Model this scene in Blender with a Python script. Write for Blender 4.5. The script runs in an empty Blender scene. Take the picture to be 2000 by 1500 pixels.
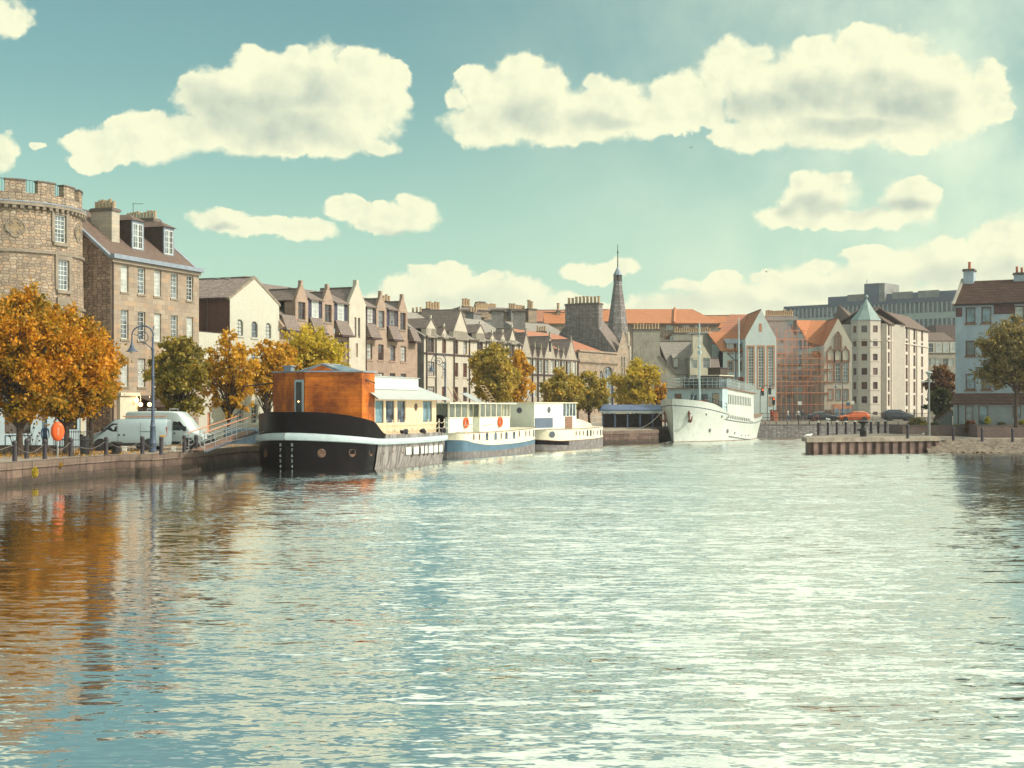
import bpy, bmesh, math, random
import numpy as np
from math import sin, cos, tan, pi, atan2, radians, sqrt, exp
from mathutils import Vector, Matrix
random.seed(7)
# ---------------------------------------------------------------- camera, sky, sun, exposure
F = 2778.0; H = 4.0; HY = 795.0
scene = bpy.context.scene
col = scene.collection
cam_d = bpy.data.cameras.new('camera'); cam = bpy.data.objects.new('camera', cam_d); col.objects.link(cam)
cam.location = (0, 0, H); cam.rotation_euler = (radians(90), 0, 0)
cam_d.lens = 50.0; cam_d.sensor_width = 36.0; cam_d.shift_y = (HY-750)/2000
cam_d.clip_start = 0.5; cam_d.clip_end = 6000
scene.camera = cam
vs = scene.view_settings
vs.view_transform = 'Standard'; vs.look = 'None'; vs.gamma = 1.0; vs.exposure = 0.55
try: vs.use_curve_mapping = False
except Exception: pass
SUN_AZ = radians(104)      # clockwise from the view direction (+Y)
SUN_EL = radians(38)
sd = bpy.data.lights.new('sun', 'SUN'); so = bpy.data.objects.new('sun', sd); col.objects.link(so)
sd.energy = 3.1; sd.angle = radians(0.6); sd.color = (1.0, 0.91, 0.80)
sv = Vector((sin(SUN_AZ)*cos(SUN_EL), cos(SUN_AZ)*cos(SUN_EL), sin(SUN_EL)))
so.rotation_euler = sv.to_track_quat('Z', 'Y').to_euler(); so.location = (80, 60, 120)

class NT:
    """small node-tree writer"""
    def __init__(s, nt): s.nt = nt
    def n(s, typ, **kw):
        nd = s.nt.nodes.new(typ)
        for k, v in kw.items():
            if k == 'i':
                for a, b in v.items():
                    sk = nd.inputs[a]
                    if isinstance(b, bpy.types.NodeSocket): s.nt.links.new(b, sk)
                    else: sk.default_value = b
            else: setattr(nd, k, v)
        return nd
    def math(s, op, a, b=None, c=None, clamp=False):
        i = {0: a}
        if b is not None: i[1] = b
        if c is not None: i[2] = c
        return s.n('ShaderNodeMath', operation=op, use_clamp=clamp, i=i).outputs[0]
    def vmath(s, op, a, b=None, c=None):
        i = {0: a}
        if b is not None: i[1] = b
        if c is not None: i[2] = c
        nd = s.n('ShaderNodeVectorMath', operation=op, i=i)
        return nd.outputs[1] if op in ('LENGTH', 'DOT_PRODUCT') else nd.outputs[0]
    def noise(s, vec, scale, detail=4, rough=.55, dim='3D', dist=0.0):
        nd = s.n('ShaderNodeTexNoise', noise_dimensions=dim, i={'Scale': scale, 'Detail': detail, 'Roughness': rough, 'Distortion': dist})
        if vec is not None: s.nt.links.new(vec, nd.inputs['Vector'])
        return nd.outputs[0]
    def ramp(s, fac, stops, interp='LINEAR'):
        nd = s.n('ShaderNodeValToRGB', i={0: fac}); cr = nd.color_ramp; cr.interpolation = interp
        while len(cr.elements) < len(stops): cr.elements.new(.5)
        for e, (p, c) in zip(cr.elements, stops):
            e.position = p; e.color = (c[0], c[1], c[2], 1) if not isinstance(c, (int, float)) else (c, c, c, 1)
        return nd.outputs[0]
    def mix(s, fac, a, b, blend='MIX'):
        nd = s.n('ShaderNodeMix', data_type='RGBA', blend_type=blend)
        for k, v in ((0, fac), (6, a), (7, b)):
            if isinstance(v, bpy.types.NodeSocket): s.nt.links.new(v, nd.inputs[k])
            else: nd.inputs[k].default_value = v if k == 0 else (*v[:3], 1)
        return nd.outputs[2]
    def mapr(s, v, a, b, c=0., d=1., smooth=False):
        return s.n('ShaderNodeMapRange', interpolation_type='SMOOTHSTEP' if smooth else 'LINEAR', i={0: v, 1: a, 2: b, 3: c, 4: d}).outputs[0]

# clouds: where they stand in the sky, as azimuth / elevation ellipses (x, y, rx, ry in 1/2778 rad steps)
CLOUDS = [(1555,215,80,50),(1480,200,70,50),(760,600,80,40),(900,630,140,44),(1080,650,160,46),(1250,640,160,50),(1450,640,160,60),(1650,630,160,70),(1850,600,160,70),(2020,560,100,80),
 (500,118,34,26),(575,108,38,24),(700,120,44,30),(770,150,36,34),(375,165,34,24),(240,245,34,20),(300,238,40,20),(150,270,24,18),(560,292,50,14),(740,285,46,18),
 (930,150,40,30),(1010,128,44,26),(1075,160,40,26),(1165,165,34,22),(890,200,30,26),(1225,182,34,18),(1300,172,34,22),(1420,95,36,26),(1480,110,40,24),(1590,95,50,30),(1690,75,54,34),(1770,95,50,34),(1850,130,40,34),(1935,140,22,26),(1950,215,26,22),
 (660,395,20,14),(700,392,18,12),(745,400,18,12),(800,395,30,16),(540,432,26,12),(1560,350,30,20),(1640,350,26,18),(1790,355,24,16),
 (820,525,30,14),(880,528,40,18),(960,540,36,14),(1330,560,40,16),(1420,545,40,16),(1500,540,44,18),(1600,520,44,18),(1700,500,44,16),(1850,478,40,18),(1950,445,40,22),(75,287,18,7),(1640,440,40,8),(1930,438,22,6),
 (620,195,165,100),(715,195,90,95),(545,150,90,58),(430,195,95,62),(400,262,120,42),(300,270,105,46),(205,282,80,38),
 (182,316,48,22),(490,272,130,38),(660,278,100,34),
 (1005,195,130,85),(945,245,85,48),(1180,205,100,55),(1110,245,140,42),(1260,222,95,44),(1340,205,90,62),
 (1435,140,85,66),(1560,170,130,75),(1700,150,150,100),(1800,195,140,92),(1650,235,220,58),(1480,262,100,34),(1930,180,42,62),
 (425,427,70,24),(510,442,70,20),(595,448,70,26),(690,410,55,28),(765,428,100,34),(820,420,50,36),
 (1600,385,85,50),(1560,425,90,24),(1780,395,60,50),(1700,430,105,22),
 (5,35,60,38),(0,298,32,40),
 (800,565,70,38),(880,572,120,46),(970,580,130,46),(1070,610,130,44),(1175,530,78,22),(1220,520,36,24),(1200,620,140,36),
 (1330,610,130,48),(1450,590,120,50),(1570,570,120,54),(1710,545,120,52),(1860,520,120,52),(1965,490,90,70),(1690,497,60,14),
 (2260,330,160,90),(2500,420,240,120),(-260,250,160,90),(-420,420,220,90)]
GREYS = [(470,212,150,52),(560,255,110,32),(610,190,70,45),(1015,225,70,34),(1180,235,70,16),(1500,205,110,32),(1620,185,120,34),(1760,200,100,34),(1670,245,130,20),(1575,412,60,18),(1745,412,60,14),
 (900,590,120,22),(1080,615,110,18),(1330,600,100,20),(1480,585,90,22),(1640,560,90,22),(1820,545,110,24),(1960,530,70,28),(430,432,40,8),(770,440,60,12)]
def build_world():
    w = bpy.data.worlds.new('World'); scene.world = w; w.use_nodes = True
    nt = w.node_tree; nt.nodes.clear(); N = NT(nt)
    out = N.n('ShaderNodeOutputWorld'); bg = N.n('ShaderNodeBackground', i={'Strength': 0.15})
    nt.links.new(bg.outputs[0], out.inputs[0])
    sky = N.n('ShaderNodeTexSky', sky_type='NISHITA', sun_disc=False, sun_elevation=SUN_EL, sun_rotation=SUN_AZ,
              altitude=0, air_density=1.0, dust_density=1.5, ozone_density=1.5)
    tc = N.n('ShaderNodeTexCoord').outputs['Generated']
    sep = N.n('ShaderNodeSeparateXYZ', i={0: tc})
    az = N.math('MULTIPLY', N.math('ARCTAN2', sep.outputs[0], sep.outputs[1]), F/100)
    el = N.math('MULTIPLY', N.math('ARCSINE', N.math('MINIMUM', N.math('MAXIMUM', sep.outputs[2], -1.), 1.)), F/100)
    P = N.n('ShaderNodeCombineXYZ', i={0: az, 1: el, 2: 0.0}).outputs[0]
    # warp the outlines with two scales of noise
    n1 = N.n('ShaderNodeTexNoise', i={'Scale': 1.6, 'Detail': 6, 'Roughness': .6}); nt.links.new(P, n1.inputs['Vector'])
    wv = N.vmath('MULTIPLY', N.vmath('SUBTRACT', n1.outputs[1], (.5, .5, .5)), (.55, .42, 0))
    Pw = N.vmath('ADD', P, wv)
    cur = None
    for (x, y, rx, ry) in CLOUDS:
        a = math.atan((x-1000)/F) * F/100; e = math.atan(cos(math.atan((x-1000)/F))*(HY-y)/F) * F/100
        ix, iy = 100/rx, 100/ry
        d = N.vmath('MULTIPLY_ADD', Pw, (ix, iy, 0), (-a*ix, -e*iy, 0))
        l = N.vmath('LENGTH', d)
        cur = l if cur is None else N.math('SMOOTH_MIN', cur, l, 0.13)
    gcur = None
    ng = N.n('ShaderNodeTexNoise', i={'Scale': .9, 'Detail': 2.5, 'Roughness': .45}); nt.links.new(P, ng.inputs['Vector'])
    Pg = N.vmath('ADD', P, N.vmath('MULTIPLY', N.vmath('SUBTRACT', ng.outputs[1], (.5, .5, .5)), (1.6, .9, 0)))
    for (x, y, rx, ry) in GREYS:
        a = math.atan((x-1000)/F) * F/100; e = math.atan(cos(math.atan((x-1000)/F))*(HY-y)/F) * F/100
        ix, iy = 100/rx, 100/ry
        l = N.vmath('LENGTH', N.vmath('MULTIPLY_ADD', Pg, (ix, iy, 0), (-a*ix, -e*iy, 0)))
        gcur = l if gcur is None else N.math('SMOOTH_MIN', gcur, l, 0.2)
    n2 = N.noise(P, 1.2, 8, .6)
    n2b = N.noise(N.vmath('ADD', P, (.2, .15, 0)), 1.2, 8, .6)
    E = N.math('SUBTRACT', 1.0, cur)
    dens = N.math('MULTIPLY_ADD', N.math('SUBTRACT', n2, .5), 1.05, E)
    dens = N.math('MULTIPLY_ADD', N.math('SUBTRACT', N.noise(P, 4.0, 6, .62), .5), .34, dens)
    wl = N.mapr(N.noise(P, .7, 3, .5), .36, .62, .08, .42)
    cover = N.n('ShaderNodeMapRange', interpolation_type='SMOOTHSTEP', i={0: dens, 1: -.04, 2: wl, 3: 0., 4: 1.}).outputs[0]
    # scattered cloud out of view (overhead, behind), brightened to fill shade and water
    P3 = N.vmath('MULTIPLY', tc, (3, 3, 6))
    n3 = N.noise(P3, 1.3, 7, .6)
    far = N.mapr(sep.outputs[2], .29, .36, smooth=True)
    side = N.mapr(sep.outputs[1], .75, .6, smooth=True)
    zone = N.math('MAXIMUM', far, side)
    c3 = N.math('MULTIPLY', N.mapr(n3, .40, .62, smooth=True), zone)
    # thickness -> grey hearts, bright rims; relief from the noise slope towards the sun
    relief = N.math('MULTIPLY', N.math('SUBTRACT', n2, n2b), 1.7)
    shade = N.math('MULTIPLY_ADD', N.mapr(gcur, 1.5, .2, smooth=True), .76, N.math('MULTIPLY', N.mapr(E, .25, .9), .10))
    shade = N.math('SUBTRACT', shade, N.math('MULTIPLY', relief, .8), clamp=True)
    low = N.mapr(sep.outputs[2], .05, .13, .3, 1.0)
    shade = N.math('MULTIPLY', shade, low)
    ccol = N.mix(shade, (4.5, 4.55, 3.2), (2.45, 2.85, 2.35))
    # thin veil towards the upper right and along the horizon
    teal = N.mix(1.0, sky.outputs[0], (0.52, 0.68, 0.47), 'MULTIPLY')
    zz = N.math('MAXIMUM', sep.outputs[2], 0.0)
    gl = N.mapr(zz, 0.0, .24, .8, 0.0, smooth=True)
    veil = N.math('MULTIPLY', N.mapr(sep.outputs[0], -.12, .36, smooth=True), N.mapr(N.noise(P, .28, 5, .6), .36, .64, .22, .85))
    base = N.mix(gl, teal, (2.7, 3.9, 3.1))
    base = N.mix(veil, base, (4.0, 4.55, 3.4))
    c = N.mix(cover, base, ccol)
    c3 = N.math('MULTIPLY', c3, N.mapr(sep.outputs[0], -.45, .15, .35, 1.0, smooth=True))
    c = N.mix(c3, c, (7.6, 8.4, 7.2))
    gd_ = N.vmath('DOT_PRODUCT', tc, tuple(Vector((sin(radians(17))*cos(radians(29)), cos(radians(17))*cos(radians(29)), sin(radians(29))))))
    glow = N.math('MULTIPLY', N.mapr(gd_, .80, .98, 0., .85, smooth=True), N.mapr(sep.outputs[2], .27, .37, .0, .95, smooth=True))  # bright patch above the view, added to brighten the water
    glow = N.math('MULTIPLY', glow, N.mapr(N.noise(P3, 2.2, 5, .6), .36, .56, .25, 1.0))
    c = N.mix(glow, c, (8.6, 9.1, 6.9))
    nt.links.new(c, bg.inputs[0])
build_world()
# ---------------------------------------------------------------- helpers
def Xp(px, D): return (px-1000)*D/F
def Zp(py, D): return H+(HY-py)*D/F
MATS = {}
def newmat(name):
    m = bpy.data.materials.new(name); m.use_nodes = True; nt = m.node_tree; nt.nodes.clear(); N = NT(nt)
    out = N.n('ShaderNodeOutputMaterial'); b = N.n('ShaderNodeBsdfPrincipled'); nt.links.new(b.outputs[0], out.inputs[0])
    MATS[name] = m; return m, N, b
def objc(N, s=(1,1,1)):
    t = N.n('ShaderNodeTexCoord').outputs['Object']
    return N.vmath('MULTIPLY', t, s)
def wallc(N, sx=1.0):
    """(along wall, height): x+y works for both the front and the side walls of an axis-aligned building"""
    sp = N.n('ShaderNodeSeparateXYZ', i={0: N.n('ShaderNodeTexCoord').outputs['Object']})
    return N.n('ShaderNodeCombineXYZ', i={0: N.math('ADD', sp.outputs[0], sp.outputs[1]), 1: sp.outputs[2], 2: 0.}).outputs[0], sp
def bump(N, b, h, strength=.4, dist=.03):
    bn = N.n('ShaderNodeBump', i={'Strength': strength, 'Distance': dist, 'Height': h}); N.nt.links.new(bn.outputs[0], b.inputs['Normal'])
def plain(name, c, rough=.65, var=.18, scale=1.5, metal=0., spec=.4, bmp=.0, streak=0., c2=None, coat=0.):
    m, N, b = newmat(name)
    v = objc(N)
    n = N.noise(v, scale, 6, .65)
    c2 = c2 or tuple(x*(1-var*1.6) for x in c)
    k = N.mapr(n, .32, .68)
    colr = N.mix(k, c2, tuple(min(1, x*(1+var*.5)) for x in c))
    if streak:
        ns = N.noise(objc(N, (3.5, 3.5, .22)), 1.6, 5, .6)
        colr = N.mix(N.mapr(ns, .5, .72, 0, streak), colr, tuple(x*.35 for x in c))
    N.nt.links.new(colr, b.inputs['Base Color'])
    b.inputs['Roughness'].default_value = rough; b.inputs['Metallic'].default_value = metal
    b.inputs['Specular IOR Level'].default_value = spec; b.inputs['Coat Weight'].default_value = coat
    if bmp: bump(N, b, N.noise(v, scale*8, 5), bmp, .02)
    return m
def masonry(name, c1, c2, cm, bw=.6, bh=.3, wob=.03, stain=.5, rough=.85, bmp=.5, mort=.012, c3=None, stcol=None, swap=False):
    m, N, b = newmat(name)
    uv, sp = wallc(N)
    nz = N.n('ShaderNodeTexNoise', i={'Scale': 2.2, 'Detail': 3}); N.nt.links.new(uv, nz.inputs['Vector'])
    uvw = N.vmath('ADD', uv, N.vmath('MULTIPLY', N.vmath('SUBTRACT', nz.outputs[1], (.5,.5,.5)), (wob*4, wob*4, 0)))
    br = N.n('ShaderNodeTexBrick', i={'Color1': (*c1, 1), 'Color2': (*c2, 1), 'Mortar': (*cm, 1), 'Scale': 1.0, 'Mortar Size': mort,
             'Mortar Smooth': .3, 'Bias': 0., 'Brick Width': bw, 'Row Height': bh})
    N.nt.links.new(uvw, br.inputs['Vector'])
    colr = br.outputs[0]
    if c3:   # a second, offset pattern recolours some stones
        br2 = N.n('ShaderNodeTexBrick', i={'Color1': (0,0,0,1), 'Color2': (1,1,1,1), 'Mortar': (0,0,0,1), 'Scale': 1.0, 'Mortar Size': 0.0, 'Brick Width': bw, 'Row Height': bh, 'Bias': -.2})
        N.nt.links.new(N.vmath('ADD', uvw, (bw*31, bh*14, 0)), br2.inputs['Vector'])
        colr = N.mix(N.mapr(br2.outputs[0], .45, .9, 0, .85), colr, c3)
    big = N.noise(uv, .35, 6, .68); fine = N.noise(uv, 5.0, 6, .7)
    colr = N.mix(N.mapr(big, .45, .75, 0, stain), colr, stcol or tuple(x*.42 for x in c1))
    colr = N.mix(N.mapr(fine, .3, .7, 0, .35), colr, tuple(min(1, x*1.25) for x in c2))
    st = N.noise(N.vmath('MULTIPLY', uv, (1.6, .12, 1)), 1.5, 5, .6)
    colr = N.mix(N.mapr(st, .5, .68, 0, stain*.8), colr, tuple(x*.5 for x in c1))
    N.nt.links.new(colr, b.inputs['Base Color']); b.inputs['Roughness'].default_value = rough
    b.inputs['Specular IOR Level'].default_value = .25
    hgt = N.math('MULTIPLY_ADD', br.outputs[1], -.8, fine)
    bump(N, b, hgt, bmp, .03)
    return m
def rubble(name, stops, cm, bw=.5, bh=.25, stain=.5, stcol=(.1,.07,.05), bmp=.8):
    m, N, b = newmat(name); uv, sp = wallc(N)
    nz = N.n('ShaderNodeTexNoise', i={'Scale': 1.5, 'Detail': 3}); N.nt.links.new(uv, nz.inputs['Vector'])
    v = N.vmath('MULTIPLY', N.vmath('ADD', uv, N.vmath('MULTIPLY', N.vmath('SUBTRACT', nz.outputs[1], (.5,.5,.5)), (.22,.10,0))), (1/bw, 1/bh, 1))
    vo = N.n('ShaderNodeTexVoronoi', voronoi_dimensions='2D', feature='F1', distance='CHEBYCHEV', i={'Scale': 1., 'Randomness': .6}); N.nt.links.new(v, vo.inputs['Vector'])
    ve = N.n('ShaderNodeTexVoronoi', voronoi_dimensions='2D', feature='DISTANCE_TO_EDGE', i={'Scale': 1., 'Randomness': .6}); N.nt.links.new(v, ve.inputs['Vector'])
    r = N.n('ShaderNodeSeparateColor', i={0: vo.outputs['Color']}).outputs[0]
    c = N.ramp(r, stops); e = N.mapr(ve.outputs['Distance'], .02, .09, smooth=True)
    fine = N.noise(uv, 6., 6, .7); big = N.noise(uv, .35, 6, .65)
    c = N.mix(N.mapr(fine, .35, .7, 0, .45), c, tuple(min(1, x*1.5) for x in stops[-1][1]))
    c = N.mix(N.mapr(big, .48, .72, 0, stain), c, stcol)
    st = N.noise(N.vmath('MULTIPLY', uv, (1.6, .12, 1)), 1.5, 5, .6); c = N.mix(N.mapr(st, .52, .7, 0, stain*.8), c, stcol)
    c = N.mix(e, cm, c); N.nt.links.new(c, b.inputs['Base Color']); b.inputs['Roughness'].default_value = .9; b.inputs['Specular IOR Level'].default_value = .2
    bump(N, b, N.math('MULTIPLY_ADD', e, .8, fine), bmp, .05); return m
def tiles(name, c1, c2, rw=.28, rh=.22, moss=None, mossamt=.4, rough=.8, vert=False):
    """roof covering: courses follow height, tiles follow x (or y)"""
    m, N, b = newmat(name)
    uv, sp = wallc(N)
    br = N.n('ShaderNodeTexBrick', i={'Color1': (*c1, 1), 'Color2': (*c2, 1), 'Mortar': tuple(x*.3 for x in c1)+(1,), 'Scale': 1.0, 'Mortar Size': rh*.09,
             'Mortar Smooth': .6, 'Brick Width': rw, 'Row Height': rh})
    N.nt.links.new(uv, br.inputs['Vector'])
    big = N.noise(uv, .6, 7, .7); fine = N.noise(uv, 6, 5, .7)
    colr = N.mix(N.mapr(big, .4, .7, 0, mossamt), br.outputs[0], moss or tuple(x*.5 for x in c1))
    colr = N.mix(N.mapr(fine, .45, .75, 0, .45), colr, tuple(min(1, x*1.7) for x in c2))
    N.nt.links.new(colr, b.inputs['Base Color']); b.inputs['Roughness'].default_value = rough; b.inputs['Specular IOR Level'].default_value = .3
    bump(N, b, N.math('MULTIPLY_ADD', br.outputs[1], -1., fine), .6, .03)
    return m
def glassm(name, c, rough=.04, var=0.6, spec=1.0):
    m, N, b = newmat(name)
    oi = N.n('ShaderNodeObjectInfo').outputs['Random']
    v = N.vmath('ADD', objc(N), N.n('ShaderNodeCombineXYZ', i={0: N.math('MULTIPLY', oi, 50.), 1: 0., 2: N.math('MULTIPLY', oi, 31.)}).outputs[0])
    n = N.noise(v, 1.3, 3, .5)
    colr = N.mix(N.mapr(n, .35, .65), tuple(x*(1-var) for x in c), tuple(min(1, x*(1+var)) for x in c))
    N.nt.links.new(colr, b.inputs['Base Color']); b.inputs['Roughness'].default_value = rough; b.inputs['Specular IOR Level'].default_value = spec
    b.inputs['IOR'].default_value = 1.5
    bump(N, b, N.noise(v, .9, 2), .12, .05)
    return m

class MB:
    def __init__(s): s.v = []; s.f = []; s.mi = []
    def face(s, pts, mi=0):
        k = len(s.v); s.v += [tuple(p) for p in pts]; s.f.append(tuple(range(k, k+len(pts)))); s.mi.append(mi)
    def idx(s, verts, faces, mi=0):
        k = len(s.v); s.v += [tuple(p) for p in verts]
        for f in faces: s.f.append(tuple(i+k for i in f)); s.mi.append(mi)
    def box(s, x0, y0, z0, x1, y1, z1, mi=0):
        v = [(x0,y0,z0),(x1,y0,z0),(x1,y1,z0),(x0,y1,z0),(x0,y0,z1),(x1,y0,z1),(x1,y1,z1),(x0,y1,z1)]
        s.idx(v, [(0,3,2,1),(4,5,6,7),(0,1,5,4),(1,2,6,5),(2,3,7,6),(3,0,4,7)], mi)
    def prism(s, poly, d0, d1, mp, mi=0):
        """poly in (a, b); mp(a, d, b) -> xyz; closed solid between d0 and d1"""
        n = len(poly); v = [mp(a, d0, b) for a, b in poly]+[mp(a, d1, b) for a, b in poly]
        s.idx(v, [tuple(range(n)), tuple(range(2*n-1, n-1, -1))]+[(i, i+n, (i+1) % n+n, (i+1) % n) for i in range(n)], mi)
    def tube(s, pts, r, n=6, mi=0, cap=True):
        pts = [Vector(p) for p in pts]; rr = r if isinstance(r, (list, tuple)) else [r]*len(pts)
        rings = []; up = None
        for i, p in enumerate(pts):
            t = (pts[min(i+1, len(pts)-1)]-pts[max(i-1, 0)])
            if t.length < 1e-9: t = Vector((0,0,1))
            t.normalize()
            if up is None: up = Vector((0,0,1)) if abs(t.z) < .9 else Vector((1,0,0))
            a = t.cross(up).normalized(); b = a.cross(t).normalized(); up = b
            rings.append([p+(a*cos(2*pi*k/n)+b*sin(2*pi*k/n))*rr[i] for k in range(n)])
        fs = []
        for i in range(len(pts)-1):
            for k in range(n): fs.append((i*n+k, i*n+(k+1) % n, (i+1)*n+(k+1) % n, (i+1)*n+k))
        if cap: fs += [tuple(range(n-1, -1, -1)), tuple((len(pts)-1)*n+k for k in range(n))]
        s.idx([v for rg in rings for v in rg], fs, mi)
    def lathe(s, prof, n=12, c=(0,0,0), mi=0, a0=0., a1=2*pi, sx=1., sy=1.):
        full = abs(a1-a0-2*pi) < 1e-6; m = n if full else n+1
        v = []
        for r, z in prof:
            for k in range(m):
                a = a0+(a1-a0)*k/n; v.append((c[0]+r*cos(a)*sx, c[1]+r*sin(a)*sy, c[2]+z))
        fs = []
        for i in range(len(prof)-1):
            for k in range(n): k2 = (k+1) % m; fs.append((i*m+k, i*m+k2, (i+1)*m+k2, (i+1)*m+k))
        s.idx(v, fs, mi)
    def ball(s, c, r, n=8, sx=1, sy=1, sz=1, mi=0):
        prof = [(r*sin(pi*i/n)+1e-4, -r*cos(pi*i/n)*sz) for i in range(n+1)]
        s.lathe(prof, n+2, c, mi, sx=sx, sy=sy)
    def build(s, name, mats, parent=None, loc=None, rz=0., smooth=False, bevel=0.):
        me = bpy.data.meshes.new(name); me.from_pydata(s.v, [], s.f)
        mats = mats if isinstance(mats, (list, tuple)) else [mats]
        for m in mats: me.materials.append(m if not isinstance(m, str) else MATS[m])
        if len(mats) > 1: me.polygons.foreach_set('material_index', s.mi)
        if smooth: me.polygons.foreach_set('use_smooth', [True]*len(me.polygons))
        me.update()
        o = link(name, me, parent, loc, rz)
        if smooth or bevel:
            bm = bmesh.new(); bm.from_mesh(me); bmesh.ops.remove_doubles(bm, verts=bm.verts, dist=1e-4)
            bmesh.ops.recalc_face_normals(bm, faces=bm.faces)
            if bevel:
                ed = [e for e in bm.edges if len(e.link_faces) == 2 and e.calc_face_angle(0) > .6]
                bmesh.ops.bevel(bm, geom=ed, offset=bevel, segments=2, affect='EDGES', profile=.6, clamp_overlap=True)
            bm.to_mesh(me); bm.free()
        if smooth:
            try: me.set_sharp_from_angle(angle=radians(38))
            except Exception: pass
        return o
def link(name, data, parent=None, loc=None, rz=0.):
    o = bpy.data.objects.new(name, data); col.objects.link(o)
    if parent is not None: o.parent = parent
    if loc is not None: o.location = loc
    if rz: o.rotation_euler = (0, 0, rz)
    return o
def tag(o, label=None, cat=None, group=None, kind=None):
    if label: o['label'] = label
    if cat: o['category'] = cat
    if group: o['group'] = group
    if kind: o['kind'] = kind
    return o
def thing(name, label, cat, loc=(0,0,0), rz=0., group=None):
    return tag(link(name, None, None, loc, rz), label, cat, group)
def clone(o, parent=None, loc=None, rz=None, label=None):
    c = o.copy(); col.objects.link(c); c.parent = parent
    if loc is not None: c.location = loc
    if rz is not None: c.rotation_euler = (0, 0, rz)
    if label: c['label'] = label
    for ch in list(o.children): clone(ch, c)
    return c

# ---- walls with real openings
def clip(poly, conv):
    """Sutherland-Hodgman; conv counter-clockwise"""
    out = poly
    for i in range(len(conv)):
        a = conv[i]; b = conv[(i+1) % len(conv)]; ex, ey = b[0]-a[0], b[1]-a[1]
        sd_ = lambda p: ex*(p[1]-a[1])-ey*(p[0]-a[0])
        inp = out; out = []
        if not inp: return []
        for j in range(len(inp)):
            p = inp[j]; q = inp[(j+1) % len(inp)]; sp_, sq = sd_(p), sd_(q)
            if sp_ >= -1e-9: out.append(p)
            if (sp_ > 1e-9 and sq < -1e-9) or (sp_ < -1e-9 and sq > 1e-9):
                t = sp_/(sp_-sq); out.append((p[0]+(q[0]-p[0])*t, p[1]+(q[1]-p[1])*t))
    return out
def wall(mb, outline, holes, mp, depth=.2, extra=(), mi=0, rmi=None):
    rmi = mi if rmi is None else rmi
    xs = sorted(set([p[0] for p in outline]+[h[0] for h in holes]+[h[2] for h in holes]+list(extra)))
    zs = sorted(set([p[1] for p in outline]+[h[1] for h in holes]+[h[3] for h in holes]))
    for i in range(len(xs)-1):
        if xs[i+1]-xs[i] < 1e-6: continue
        for j in range(len(zs)-1):
            if zs[j+1]-zs[j] < 1e-6: continue
            cx, cz = (xs[i]+xs[i+1])/2, (zs[j]+zs[j+1])/2
            if any(h[0] < cx < h[2] and h[1] < cz < h[3] for h in holes): continue
            pl = clip([(xs[i], zs[j]), (xs[i+1], zs[j]), (xs[i+1], zs[j+1]), (xs[i], zs[j+1])], outline)
            if len(pl) >= 3: mb.face([mp(a, 0, b) for a, b in pl], mi)
    for x0, z0, x1, z1 in [h[:4] for h in holes]:
        for (a, b), (c, d) in (((x0,z0),(x1,z0)), ((x1,z0),(x1,z1)), ((x1,z1),(x0,z1)), ((x0,z1),(x0,z0))):
            mb.face([mp(a,0,b), mp(c,0,d), mp(c,depth,d), mp(a,depth,b)], rmi)
FRONT = lambda a, d, b: (a, d, b)
def LEFTW(a, d, b): return (d, a, b)
def RIGHTW(W): return lambda a, d, b: (W-d, a, b)
WCACHE = {}
GLASS = ['glass_dark', 'glass_dark', 'glass_grey', 'curtain']
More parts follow.
